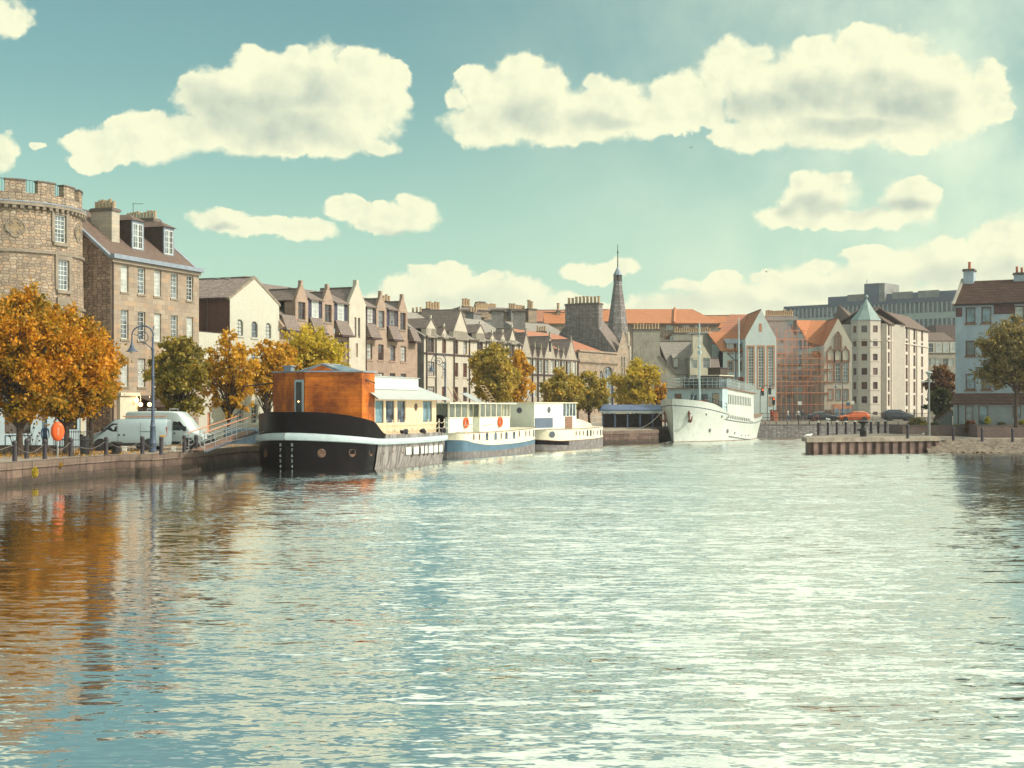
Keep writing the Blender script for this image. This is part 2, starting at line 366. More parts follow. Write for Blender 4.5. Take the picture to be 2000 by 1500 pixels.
def window(parent, x0, z0, x1, z1, cols=2, rows=4, fm='white_paint', sm=None, arch=False, fw=.07, mw=.028, panes=None, inset=.14, face='F', W=0, name='window', sill=True, dbl=False, bd=0.):
    """frame with glazing bars (slot 0) and stone sill (slot 1) > pane"""
    w, h = round(x1-x0, 2), round(z1-z0, 2); key = (w, h, cols, rows, fm, sm, arch, fw, mw, sill, dbl, bd)
    if key not in WCACHE:
        mb = MB(); t = .06
        mb.box(.001,0,.001,fw,t,h-.001); mb.box(w-fw,0,.001,w-.001,t,h-.001); mb.box(fw,0,.001,w-fw,t,fw); mb.box(fw,0,h-fw,w-fw,t,h-.001)
        for i in range(1, cols):
            x = fw+(w-2*fw)*i/cols; ww = mw*3 if dbl and i*2 == cols else mw
            mb.box(x-ww/2, .012, fw, x+ww/2, .04, h-fw)
        for j in range(1, rows):
            z = fw+(h-2*fw)*j/rows; ww = mw*1.8 if j*2 == rows else mw
            mb.box(fw, .008, z-ww/2, w-fw, .045, z+ww/2)
        if arch:   # spandrels that round the head
            r = w/2; n = 8; za = h-min(r, h*.25); ra = h-za
            for sgn in (0, 1):
                pts = [((0 if sgn == 0 else w), h)]
                for k in range(n+1):
                    a = pi/2*k/n; xx = r-r*cos(a) if sgn == 0 else w-r+r*cos(a)
                    pts.append((xx, za+ra*sin(a)))
                mb.prism(pts if sgn else pts[::-1], -.12, .05, FRONT, 1 if sm else 0)
        if sill and sm: mb.box(-.12, -inset-.08, -.16, w+.12, .0, -.002, 1)
        if bd and sm:
            for b in ((-bd, -inset-.03, -.0, -.002, -inset+.02, h+bd), (w+.002, -inset-.03, -.0, w+bd, -inset+.02, h+bd), (-.002, -inset-.03, h+.002, w+.002, -inset+.02, h+bd)): mb.box(*b, 1)
        o = mb.build(name, [fm, sm] if sm else [fm]); fme = o.data; bpy.data.objects.remove(o)
        pb = MB(); pb.face([(fw*.6, .03, fw*.6), (w-fw*.6, .03, fw*.6), (w-fw*.6, .03, h-fw*.6), (fw*.6, .03, h-fw*.6)])
        WCACHE[key] = (fme, pb, {})
    fme, pb, pc = WCACHE[key]
    gm = random.choice(panes or GLASS)
    if gm not in pc:
        o = pb.build('pane', gm); pc[gm] = o.data; bpy.data.objects.remove(o)
    if face == 'F': loc, rz = (x0, inset, z0), 0.
    elif face == 'L': loc, rz = (inset, x1, z0), -pi/2      # on the wall x = 0 facing -x
    else: loc, rz = (W-inset, x0, z0), pi/2
    o = link(name, fme, parent, loc, rz); link('pane', pc[gm], o)
    return o
class Frame:
    """a facade line from p0 to p1 (left to right as seen), ground level z"""
    def __init__(s, p0, p1, z):
        s.o = Vector(p0); d = Vector(p1)-s.o; s.W = d.length; s.u = d.normalized(); s.zb = z; s.rz = atan2(s.u.y, s.u.x)
        s.n = Vector((-s.u.y, s.u.x))      # inward (local +y)
    def x(s, px, off=0.):
        k = (px-1000)/F; o = s.o+s.n*off
        return (k*o.y-o.x)/(s.u.x-k*s.u.y)
    def D(s, px, off=0.): return (s.o+s.n*off).y+s.u.y*s.x(px, off)
    def z(s, px, py, off=0.): return H+(HY-py)*s.D(px, off)/F-s.zb
    def thing(s, name, label, cat, group=None): return thing(name, label, cat, (s.o.x, s.o.y, s.zb), s.rz, group)
def pot_mesh():
    mb = MB(); mb.lathe([(.15,0),(.165,.05),(.13,.12),(.12,.55),(.15,.57),(.15,.64),(.09,.64),(.09,.4)], 8)
    o = mb.build('chimney_pot', 'clay', smooth=True); me = o.data; bpy.data.objects.remove(o); return me
POT = {}
def chimney(parent, x0, y0, x1, y1, z0, z1, n=5, mat='harl', sc=1.0, potm=None, name='chimney', coping='stone_dark', along=None, loc=None, red=False):
    if 'm' not in POT: POT['m'] = pot_mesh()
    mb = MB(); mb.box(x0, y0, z0, x1, y1, z1-.25); mb.box(x0-.1, y0-.1, z1-.25, x1+.1, y1+.1, z1-.08, 1); mb.box(x0-.03, y0-.03, z1-.08, x1+.03, y1+.03, z1, 1)
    c = mb.build(name, [mat, coping], parent)
    if red and 'r' not in POT: POT['r'] = POT['m'].copy(); POT['r'].materials.clear(); POT['r'].materials.append(MATS['clay_red'])
    lx = (x1-x0) > (y1-y0) if along is None else along == 'x'
    for i in range(n):
        f = (i+.5)/n; p = (x0+(x1-x0)*f, (y0+y1)/2, z1-.01) if lx else ((x0+x1)/2, y0+(y1-y0)*f, z1-.01)
        o = link('chimney_pot', POT['r' if red else 'm'], c, p); k = sc*random.uniform(.85, 1.15); o.scale = (sc, sc, k)
    return c
def slab(mb, a, b, c, d, t=.12, mi=0):
    """sloping slab from four corners, thickness t downwards"""
    P = [Vector(p) for p in (a, b, c, d)]; n = (P[1]-P[0]).cross(P[3]-P[0]).normalized()
    if n.z < 0: n = -n
    Q = [p-n*t for p in P]
    mb.idx(P+Q, [(0,1,2,3),(7,6,5,4),(0,4,5,1),(1,5,6,2),(2,6,7,3),(3,7,4,0)], mi)
def roof_x(parent, W, Dp, ze, zr, mat, ov=.25, x0=0., y0=0., name='roof', t=.12, skew=None):
    """ridge runs along local x"""
    mb = MB(); ym = y0+Dp/2; k = (zr-ze)/(Dp/2)
    slab(mb, (x0, y0-ov, ze-ov*k+t), (x0+W, y0-ov, ze-ov*k+t), (x0+W, ym, zr+t), (x0, ym, zr+t), t)
    slab(mb, (x0+W, y0+Dp+ov, ze-ov*k+t), (x0, y0+Dp+ov, ze-ov*k+t), (x0, ym, zr+t+.002), (x0+W, ym, zr+t+.002), t)
    mb.box(x0, ym-.12, zr+.04, x0+W, ym+.12, zr+t+.09, 1)
    return mb.build(name, [mat, 'stone_dark'], parent)
def roof_y(parent, x0, x1, y0, y1, ze, zr, mat, ov=.2, name='roof', t=.12):
    """ridge runs along local y (gable towards the street)"""
    mb = MB(); xm = (x0+x1)/2; k = (zr-ze)/((x1-x0)/2)
    slab(mb, (x0-ov, y0, ze-ov*k+t), (x0-ov, y1, ze-ov*k+t), (xm, y1, zr+t), (xm, y0, zr+t), t)
    slab(mb, (x1+ov, y1, ze-ov*k+t), (x1+ov, y0, ze-ov*k+t), (xm, y0, zr+t+.002), (xm, y1, zr+t+.002), t)
    mb.box(xm-.1, y0, zr+.04, xm+.1, y1, zr+t+.08, 1)
    return mb.build(name, [mat, 'stone_dark'], parent)
def text_mesh(s, size, ext=.004, sp=1.0):
    cu = bpy.data.curves.new('lettering', 'FONT'); cu.body = s; cu.size = size; cu.extrude = ext; cu.align_x = 'CENTER'; cu.space_line = sp
    o = bpy.data.objects.new('lettering', cu); col.objects.link(o)
    me = bpy.data.meshes.new_from_object(o.evaluated_get(bpy.context.evaluated_depsgraph_get())); bpy.data.objects.remove(o)
    return me
def lettering(parent, s, size, mat, loc, rot, sp=1.0, name='lettering'):
    me = text_mesh(s, size, .004, sp); me.materials.clear(); me.materials.append(MATS[mat])
    o = link(name, me, parent, loc); o.rotation_euler = rot; return o
# ---------------------------------------------------------------- materials
plain('white_paint', (.62,.63,.58), .5, .1); plain('cream_paint', (.66,.60,.46), .5, .12)
plain('stone_dark', (.16,.13,.11), .85, .3, 2.5); plain('stone_trim', (.27,.22,.165), .8, .25, 1.2)
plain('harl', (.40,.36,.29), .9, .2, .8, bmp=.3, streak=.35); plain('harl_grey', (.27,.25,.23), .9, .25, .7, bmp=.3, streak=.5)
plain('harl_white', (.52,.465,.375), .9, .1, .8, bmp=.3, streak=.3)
plain('harl_cream', (.68,.60,.45), .9, .12, .8, bmp=.3, streak=.2)
plain('harl_blue', (.60,.66,.62), .9, .08, .8, bmp=.2, streak=.12)
plain('harl_slate', (.37,.43,.48), .9, .12, .9, bmp=.5, streak=.2)
plain('clay', (.50,.34,.20), .8, .3, 4); plain('clay_red', (.48,.14,.06), .8, .25, 4)
plain('lead', (.24,.28,.33), .55, .2, 1.5); plain('iron_black', (.022,.018,.018), .5, .3, 4); plain('iron_grey', (.085,.095,.12), .5, .2, 4)
plain('pipe_brown', (.075,.045,.038), .55, .2, 3); plain('red_frame', (.15,.055,.035), .6, .2, 3); plain('dark_frame', (.035,.03,.03), .5, .2, 3)
plain('orange_trim', (.55,.24,.13), .7, .15, 3); plain('brown_trim', (.27,.15,.10), .8, .3, 3)
plain('timber_dark', (.07,.045,.035), .7, .3, 4)
glassm('glass_dark', (.035,.035,.042)); glassm('glass_grey', (.12,.14,.15), var=.7); glassm('glass_blue', (.10,.16,.20), var=.5)
glassm('curtain', (.42,.43,.40), .25, .25, .6); glassm('glass_red', (.10,.045,.035), .1, .5)
glassm('shop_glass', (.06,.03,.02), .08, .6)
rubble('rubble', [(0,(.15,.11,.085)), (.3,(.24,.18,.13)), (.55,(.31,.24,.17)), (.85,(.36,.23,.135)), (1,(.40,.33,.25))], (.17,.125,.095), .62, .21, .45, (.12,.085,.06))
rubble('rubble_dark', [(0,(.15,.105,.085)), (.4,(.24,.17,.135)), (.8,(.34,.23,.16)), (1,(.38,.29,.22))], (.09,.06,.05), .42, .19, .5, (.07,.045,.035))
masonry('ashlar', (.235,.18,.135), (.35,.28,.21), (.13,.105,.08), .85, .36, .004, .3, c3=(.43,.26,.145), mort=.010, bmp=.3)
masonry('ashlar_grey', (.33,.29,.235), (.42,.37,.30), (.2,.165,.13), .6, .28, .02, .45, c3=(.46,.36,.24), bmp=.3)
masonry('pink_stone', (.29,.205,.155), (.37,.27,.205), (.22,.15,.11), .7, .3, .01, .35, bmp=.25, mort=.007)
masonry('purple_stone', (.235,.165,.15), (.29,.205,.18), (.17,.11,.10), .6, .28, .01, .4, bmp=.3, mort=.007)
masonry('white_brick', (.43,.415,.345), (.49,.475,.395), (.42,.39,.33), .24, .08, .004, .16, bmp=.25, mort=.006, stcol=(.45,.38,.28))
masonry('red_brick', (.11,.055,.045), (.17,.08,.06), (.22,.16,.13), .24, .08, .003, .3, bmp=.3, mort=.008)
masonry('quay_stone', (.06,.036,.03), (.17,.11,.085), (.06,.04,.03), 1.1, .42, .05, .95, c3=(.07,.045,.04), mort=.02, bmp=.9, stcol=(.05,.032,.025))
masonry('quay_coping', (.12,.08,.062), (.18,.13,.10), (.12,.08,.06), 1.5, .5, .03, .8, c3=(.11,.075,.06), mort=.012, bmp=.6, stcol=(.09,.06,.045))
masonry('block_wall', (.15,.105,.095), (.19,.135,.12), (.09,.065,.06), .45, .22, .004, .3, bmp=.3, mort=.01)
rubble('grey_gable', [(0,(.13,.11,.105)), (.4,(.20,.175,.165)), (.8,(.26,.23,.22)), (1,(.31,.28,.26))], (.12,.10,.095), .5, .26, .45, (.09,.075,.07))
tiles('slate', (.17,.13,.115), (.23,.18,.16), .32, .2, (.16,.12,.07), .4)
tiles('slate_light', (.26,.23,.20), (.32,.285,.25), .35, .22, (.2,.15,.1), .45)
tiles('slate_brown', (.12,.08,.065), (.17,.115,.09), .3, .16, (.12,.08,.05), .5)
tiles('pantile_red', (.36,.14,.08), (.44,.19,.11), .34, .3, (.38,.17,.10), .35)
tiles('pantile_orange', (.42,.15,.065), (.50,.20,.085), .34, .32, (.5,.2,.09), .3)
tiles('tile_dark', (.13,.075,.06), (.19,.11,.085), .36, .3, (.07,.045,.04), .4)
plain('copper', (.25,.33,.30), .6, .15, 1.2)
plain('concrete', (.30,.29,.27), .85, .25, .6, bmp=.2); plain('concrete_blue', (.13,.155,.20), .8, .15, .4); plain('pale_panel', (.38,.43,.40), .7, .15, .5)
plain('black_hull', (.006,.003,.004), .3, .2, .8, spec=.12)
plain('band_paint', (.46,.54,.55), .35, .12, 1.5, streak=.15)
plain('blue_hull', (.085,.16,.22), .4, .15, 1.0, streak=.2); plain('boat_cream', (.72,.66,.49), .4, .08, 1.2, streak=.12); plain('boat_white', (.70,.71,.60), .4, .06, 1.2, streak=.1)
plain('ship_white', (.54,.57,.50), .4, .08, .8, streak=.3); plain('hull_grey', (.20,.18,.17), .6, .35, 2, streak=.6)
plain('roof_metal', (.40,.42,.40), .5, .08, .8); plain('steel', (.45,.46,.46), .35, .15, 3, metal=.6); plain('rust', (.22,.09,.05), .8, .4, 5)
plain('lifebuoy', (.72,.10,.012), .45, .06); plain('navy', (.04,.055,.10), .5, .15); plain('blue_roof', (.10,.14,.23), .6, .15)
plain('van_paint', (.34,.42,.44), .3, .05, 1., coat=.4); plain('car_orange', (.72,.13,.02), .3, .05, 1, coat=.5); plain('car_dark', (.03,.033,.045), .25, .1, coat=.5)
plain('tyre', (.015,.014,.014), .8, .2); plain('alloy', (.40,.40,.39), .35, .1, metal=.4); plain('black_plastic', (.03,.028,.03), .6, .2)
plain('scaffold_orange', (.68,.24,.12), .6, .15, 2); plain('plank', (.38,.27,.17), .8, .25, 3)
plain('bark', (.075,.05,.035), .9, .35, 6, bmp=.6); plain('rope', (.20,.17,.15), .8, .2, 4); plain('skin', (.45,.28,.20), .6, .05)
plain('cloth_blue', (.07,.12,.22), .8, .2); plain('cloth_dark', (.03,.03,.045), .8, .2); plain('cloth_white', (.6,.58,.52), .8, .1); plain('hair', (.06,.04,.03), .8, .2)
plain('red_cloth', (.6,.08,.03), .7, .1); plain('yellow_plate', (.75,.38,.05), .5, .05); plain('feather_white', (.7,.7,.66), .7, .08); plain('feather_grey', (.2,.2,.2), .7, .1)
plain('pale_block', (.62,.6,.52), .7, .1); plain('shop_blue', (.42,.52,.55), .5, .08, 1); plain('deck_wood', (.26,.17,.11), .7, .25, 3)
def wood_cladding():
    m, N, b = newmat('wood_cladding'); uv, sp = wallc(N)
    br = N.n('ShaderNodeTexBrick', i={'Color1': (.56,.12,.010,1), 'Color2': (.80,.22,.016,1), 'Mortar': (.10,.02,.006,1), 'Scale': 1., 'Mortar Size': .008, 'Mortar Smooth': .4, 'Brick Width': 2.6, 'Row Height': .075})
    N.nt.links.new(uv, br.inputs['Vector'])
    st = N.noise(N.vmath('MULTIPLY', uv, (.75, .4, 1)), 1.0, 6, .68)
    g = N.noise(N.vmath('MULTIPLY', uv, (1.2, 22, 1)), 1.5, 4, .6)
    c = N.mix(N.mapr(st, .36, .58, 0, .92), br.outputs[0], (.12,.02,.007))
    c = N.mix(N.mapr(g, .4, .7, 0, .4), c, (.66,.22,.03))
    N.nt.links.new(c, b.inputs['Base Color']); b.inputs['Roughness'].default_value = .5; b.inputs['Specular IOR Level'].default_value = .2
    bump(N, b, br.outputs[1], -.5, .02)
    m, N, b = newmat('ply_pale'); uv, sp = wallc(N)
    g = N.noise(N.vmath('MULTIPLY', uv, (.8, 9, 1)), 1.5, 5, .6)
    c = N.mix(g, (.60,.42,.24), (.80,.62,.40)); N.nt.links.new(c, b.inputs['Base Color']); b.inputs['Roughness'].default_value = .6
wood_cladding()
def hull_sunlit():  # same black hull with the sunlight on its side painted in as streaky grey
    m, N, b = newmat('hull_sunlit')
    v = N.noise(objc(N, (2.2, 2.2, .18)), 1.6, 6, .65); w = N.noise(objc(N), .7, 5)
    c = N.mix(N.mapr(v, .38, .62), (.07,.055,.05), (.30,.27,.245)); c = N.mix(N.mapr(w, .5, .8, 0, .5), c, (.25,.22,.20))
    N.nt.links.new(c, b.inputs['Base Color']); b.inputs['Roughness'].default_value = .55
hull_sunlit()
def emis(name, c, s):
    m, N, b = newmat(name); b.inputs['Base Color'].default_value = (*c, 1); b.inputs['Emission Color'].default_value = (*c, 1); b.inputs['Emission Strength'].default_value = s
emis('bulb', (1.0,.62,.28), 4.0); emis('bulb_small', (1.0,.6,.25), 3.0); emis('red_lamp', (1.,.12,.02), 1.2)
def leafmat(name, stops, tr=.35, clump=.5):
    m = bpy.data.materials.new(name); m.use_nodes = True; nt = m.node_tree; nt.nodes.clear(); N = NT(nt); MATS[name] = m
    rnd = N.n('ShaderNodeNewGeometry').outputs['Random Per Island']
    n = N.noise(N.n('ShaderNodeTexCoord').outputs['Object'], clump, 3, .6)
    f = N.math('ADD', N.math('MULTIPLY', rnd, .45), N.mapr(n, .3, .7, -.05, .6), clamp=True)
    c = N.ramp(f, stops)
    d = N.n('ShaderNodeBsdfDiffuse', i={0: c}); t = N.n('ShaderNodeBsdfTranslucent', i={0: c}); g = N.n('ShaderNodeBsdfGlossy', i={0: (.5,.5,.45,1), 'Roughness': .5})
    mx = N.n('ShaderNodeMixShader', i={0: tr, 1: d.outputs[0], 2: t.outputs[0]}); mx2 = N.n('ShaderNodeMixShader', i={0: .04, 1: mx.outputs[0], 2: g.outputs[0]})
    o = N.n('ShaderNodeOutputMaterial'); nt.links.new(mx2.outputs[0], o.inputs[0])
leafmat('leaf_orange', [(0,(.12,.11,.014)), (.25,(.30,.20,.014)), (.5,(.56,.26,.013)), (.75,(.76,.33,.013)), (1,(.92,.46,.03))], .42)
leafmat('leaf_green', [(0,(.09,.09,.02)), (.35,(.23,.19,.035)), (.65,(.42,.31,.045)), (.85,(.65,.40,.045)), (1,(.75,.42,.04))], .42)
leafmat('leaf_yellow', [(0,(.24,.17,.015)), (.35,(.55,.30,.02)), (.7,(.80,.45,.035)), (1,(.88,.42,.04))], .45)
leafmat('leaf_olive', [(0,(.18,.15,.035)), (.4,(.40,.31,.055)), (.75,(.64,.44,.065)), (1,(.74,.42,.055))], .42)
leafmat('leaf_lime', [(0,(.25,.21,.02)), (.4,(.56,.42,.04)), (.8,(.80,.58,.06)), (1,(.85,.45,.04))], .45)
leafmat('leaf_brown', [(0,(.10,.095,.035)), (.4,(.21,.17,.06)), (.75,(.38,.27,.09)), (1,(.55,.38,.11))], .4)
leafmat('leaf_shrub', [(0,(.03,.04,.015)), (.5,(.08,.09,.025)), (1,(.16,.14,.04))])
leafmat('leaf_gold', [(0,(.2,.2,.02)), (.5,(.4,.36,.03)), (1,(.6,.5,.05))])
leafmat('leaf_rust', [(0,(.07,.04,.02)), (.5,(.18,.08,.03)), (1,(.32,.15,.05))])
# ground and water
def ground_mats():
    m, N, b = newmat('setts'); t = N.n('ShaderNodeTexCoord').outputs['Object']
    br = N.n('ShaderNodeTexBrick', i={'Color1': (.30,.245,.19,1), 'Color2': (.38,.31,.24,1), 'Mortar': (.15,.12,.09,1), 'Scale': 1., 'Mortar Size': .015, 'Brick Width': .45, 'Row Height': .3})
    N.nt.links.new(t, br.inputs['Vector']); n = N.noise(t, .5, 6)
    c = N.mix(N.mapr(n, .4, .7, 0, .6), br.outputs[0], (.20,.15,.11)); N.nt.links.new(c, b.inputs['Base Color']); b.inputs['Roughness'].default_value = .85
    bump(N, b, br.outputs[1], -.4, .02)
    plain('asphalt', (.07,.065,.062), .85, .2, .8, bmp=.2); plain('earth', (.14,.11,.08), .95, .3, .5, bmp=.4); plain('kerb_stone', (.36,.30,.24), .85, .25, 1., bmp=.3)
    plain('rocks', (.24,.19,.14), .95, .45, 3.0, bmp=1.0); plain('weed', (.12,.07,.02), .95, .4, 3)
ground_mats()

def tide_band():
    nt = MATS['quay_stone'].node_tree; N = NT(nt); b = [n for n in nt.nodes if n.type == 'BSDF_PRINCIPLED'][0]; src = b.inputs['Base Color'].links[0].from_socket
    t = N.n('ShaderNodeTexCoord').outputs['Object']; sp = N.n('ShaderNodeSeparateXYZ', i={0: t}); n = N.noise(N.vmath('MULTIPLY', t, (1.2, 1.2, .5)), 1.5, 5, .6)
    f = N.mapr(N.math('MULTIPLY_ADD', n, -1.1, sp.outputs[2]), -.35, .15, 1.0, 0.0, smooth=True)
    c = N.mix(N.math('MULTIPLY', f, .8), src, (.028, .022, .016)); g = N.noise(t, 2.2, 5, .65)
    c = N.mix(N.math('MULTIPLY', N.mapr(g, .55, .7), .5), c, (.07, .075, .02)); nt.links.new(c, b.inputs['Base Color'])
tide_band()
# ---------------------------------------------------------------- water
def water():
    m = bpy.data.materials.new('water'); m.use_nodes = True; nt = m.node_tree; nt.nodes.clear(); N = NT(nt); MATS['water'] = m
    p = N.n('ShaderNodeTexCoord').outputs['Object']; sp = N.n('ShaderNodeSeparateXYZ', i={0: p})
    def layer(sc, s, det, k, off=(0,0,0)):
        """slope of the surface from one band of ripples (x slope weaker: crests lie across the view)"""
        nd = N.n('ShaderNodeTexNoise', i={'Scale': s, 'Detail': det, 'Roughness': .5, 'Distortion': .35}); nt.links.new(N.vmath('ADD', N.vmath('MULTIPLY', p, sc), off), nd.inputs['Vector'])
        return N.vmath('MULTIPLY', N.vmath('SUBTRACT', nd.outputs[1], (.5,.5,.5)), (k*.55, k, 0))
    patch = N.mapr(N.noise(N.vmath('MULTIPLY', p, (.03, .07, 1)), 1.0, 4, .55), .35, .65, .5, 1.15, smooth=True)
    shelter = N.mapr(N.math('ADD', N.math('MULTIPLY_ADD', sp.outputs[1], .235, sp.outputs[0]), N.math('MULTIPLY', N.noise(N.vmath('MULTIPLY', p, (.1, .12, 1)), 1., 3), 7.)), 1.0, 13., .42, 1.0, smooth=True)
    shelter = N.math('MULTIPLY', shelter, N.mapr(N.math('MULTIPLY_ADD', sp.outputs[1], -.30, sp.outputs[0]), -2.5, 3., 1.0, .62, smooth=True))
    s = N.vmath('ADD', layer((.34,1.05,1), .9, 1, .15), N.vmath('ADD', layer((.9,2.9,1), 1.7, 1, .42, (9,3,0)), layer((2.6,7.0,1), 2.2, 1, .28, (3,17,0))))
    s = N.vmath('MULTIPLY', s, N.n('ShaderNodeCombineXYZ', i={0: N.math('MULTIPLY', patch, shelter), 1: N.math('MULTIPLY', patch, shelter), 2: 0.}).outputs[0])
    inc = N.n('ShaderNodeNewGeometry').outputs['Incoming']   # wavelets facing the viewer fill more of the view at a low angle
    iz = N.n('ShaderNodeSeparateXYZ', i={0: inc}).outputs[2]
    bias = N.math('MULTIPLY', N.math('MULTIPLY', shelter, shelter), N.math('MINIMUM', .1, N.math('DIVIDE', .0125, N.math('MAXIMUM', iz, .02))))
    s = N.vmath('ADD', s, N.vmath('MULTIPLY', inc, N.n('ShaderNodeCombineXYZ', i={0: bias, 1: bias, 2: 0.}).outputs[0]))
    nrm = N.vmath('NORMALIZE', N.vmath('ADD', s, (0,0,1)))
    gl = N.n('ShaderNodeBsdfGlossy', i={0: (.96,.97,.95,1), 'Roughness': .02, 'Normal': nrm})
    body = N.n('ShaderNodeBsdfDiffuse', i={0: (.05,.055,.055,1)})
    fr = N.n('ShaderNodeFresnel', i={'IOR': 1.36, 'Normal': nrm}).outputs[0]
    fac = N.math('MULTIPLY_ADD', fr, 0.5, .66, clamp=True)
    mx = N.n('ShaderNodeMixShader', i={0: fac, 1: body.outputs[0], 2: gl.outputs[0]})
    o = N.n('ShaderNodeOutputMaterial'); nt.links.new(mx.outputs[0], o.inputs[0])
    mb = MB(); mb.face([(-400,-20,0),(400,-20,0),(400,420,0),(-400,420,0)])
    tag(mb.build('water', 'water'), 'rippled harbour water', kind='structure')
water()
# ---------------------------------------------------------------- land, quays, bridge
Q = [(-34,10,1.2),(-29,45,1.2),(-25.3,69.9,1.2),(-22.9,82.4,1.2),(-21.1,83.4,1.22),(-19.8,88,1.25),(-18.6,97.5,1.25),(-14.2,104,1.28),(-10.2,112,1.28),
     (-3.4,129,1.3),(.6,134,1.32),(5.3,146,1.36),(10.9,152,1.42),(16.2,157.5,1.45),(16.6,166,1.55),(28.5,186.5,1.9),(31,191,1.95)]
def land():
    mb = MB(); L = [(x-140, y+28, z) for x, y, z in Q]; L[-1] = (-120, 260, 1.95); L[-2] = (-125, 250, 1.9)
    for i in range(len(Q)-1): mb.face([Q[i], Q[i+1], L[i+1], L[i]])
    tag(mb.build('street', 'setts'), 'pale stone setts of the quayside street', kind='structure')
    mb = MB()
    far = [(31,191),(90,191),(400,300),(400,700),(-400,700),(-120,260)]
    mb.face([(x, y, 1.946) for x, y in far]); tag(mb.build('ground', 'earth'), kind='structure')
    mb = MB(); mb.face([(31.5,198,1.95),(90,198,1.95),(90,207,1.95),(31.5,207,1.95)]); tag(mb.build('road', 'asphalt'), kind='structure')
    mb = MB(); mb.face([(31.0,191.6,1.952),(90,191.6,1.952),(90,198,1.952),(31.0,198,1.952)]); mb.box(31, 197.7, 1.96, 90, 198, 2.06)
    tag(mb.build('pavement', 'kerb_stone'), kind='structure')
land()
def quay_wall(pts, name, label, m, cop='kerb_stone', batter=.12, cw=.55):
    """battered wall under a real coping; coping is a part"""
    t = thing(name, label, 'quay wall')
    def off(i, d):
        a = Vector(pts[max(i-1, 0)][:2]); b = Vector(pts[min(i+1, len(pts)-1)][:2]); u = (b-a).normalized(); n = Vector((u.y, -u.x)); p = Vector(pts[i][:2])+n*d
        return p
    mb = MB()
    for i in range(len(pts)-1):
        a, b = off(i, batter), off(i+1, batter); c, d = off(i+1, 0), off(i, 0); za, zb = pts[i][2]-.3, pts[i+1][2]-.3
        n = max(1, int((b-a).length/2.0))
        mb.face([(a.x, a.y, -1), (b.x, b.y, -1), (c.x, c.y, zb), (d.x, d.y, za)])
    w = mb.build('masonry', m, t)
    mb = MB()
    for i in range(len(pts)-1):
        L = (Vector(pts[i+1][:2])-Vector(pts[i][:2])).length; k = max(1, round(L/1.5))
        for j in range(k):
            f0, f1 = j/k+.001, (j+1)/k-.001; dz = random.uniform(-.012, .012); do = random.uniform(-.01, .015)
            A, B, C, D_ = off(i, .07+do), off(i+1, .07+do), off(i+1, -cw), off(i, -cw)
            P = [A.lerp(B, f0), A.lerp(B, f1), D_.lerp(C, f1), D_.lerp(C, f0)]
            za = pts[i][2]+(pts[i+1][2]-pts[i][2])*f0+dz; zb = pts[i][2]+(pts[i+1][2]-pts[i][2])*f1+dz
            Z = [za, zb, zb, za]
            mb.idx([(p.x, p.y, z-.32) for p, z in zip(P, Z)]+[(p.x, p.y, z+.02) for p, z in zip(P, Z)], [(0,3,2,1),(4,5,6,7),(0,1,5,4),(1,2,6,5),(2,3,7,6),(3,0,4,7)])
    mb.build('coping', cop, t); return t
quay_wall(Q[:13], 'quay_wall', 'long stained stone quay wall under the street with the three moored barges', 'quay_stone', cop='quay_coping')
quay_wall(Q[12:], 'quay_wall', 'dark stone quay wall between the white barge and the tall white ship', 'quay_stone', cop='quay_coping')
quay_wall([(31,191,2.0),(92,191,2.0)], 'bridge_wall', 'low dark masonry bridge wall behind the ship carrying the cars', 'grey_gable', cop='kerb_stone')
# jetty on the right: sheet piles under a concrete beam
def jetty():
    t = thing('jetty', 'concrete jetty on brown sheet piles with bollards and a chain fence', 'jetty')
    mb = MB(); a = Vector((25.5, 122.)); b = Vector((38.2, 127.)); u = (b-a).normalized(); n = Vector((u.y, -u.x)); L = (b-a).length
    k = 15; w = L/k; pts = []
    for i in range(k):
        s = i*w
        for (ds, d) in ((0, 0), (w*.08, -.28), (w*.42, -.28), (w*.5, 0)): pts.append((a+u*(s+ds)+n*d))
    pts.append(a+u*L)
    for p, q in zip(pts[:-1], pts[1:]): mb.face([(p.x,p.y,-1),(q.x,q.y,-1),(q.x,q.y,.98),(p.x,p.y,.98)])
    c = Vector((26.2, 127.)); mb.face([(a.x,a.y,-1),(c.x,c.y,-1),(c.x,c.y,.98),(a.x,a.y,.98)])
    d = Vector((40., 148.)); mb.face([(c.x,c.y,-1),(d.x,d.y,-1),(d.x,d.y,1.2),(c.x,c.y,.98)])
    mb.build('sheet_piles', 'sheet_pile', t)
    mb = MB(); P = [a-u*.35+n*.15, b+n*.15, b+Vector((2.2, 20.)), Vector((39.8, 148.)), c-u*.4]
    Z = [1.36]*5
    mb.idx([(p.x, p.y, .98) for p in P]+[(p.x, p.y, z) for p, z in zip(P, Z)], [tuple(range(4, -1, -1)), tuple(range(5, 10))]+[(i, (i+1) % 5, (i+1) % 5+5, i+5) for i in range(5)])
    mb.build('deck', 'jetty_concrete', t)
plain('sheet_pile', (.20,.125,.10), .8, .35, 1.2, streak=.5, bmp=.3); plain('jetty_concrete', (.30,.25,.19), .9, .25, 1.2, bmp=.4, c2=(.16,.13,.10))
jetty()
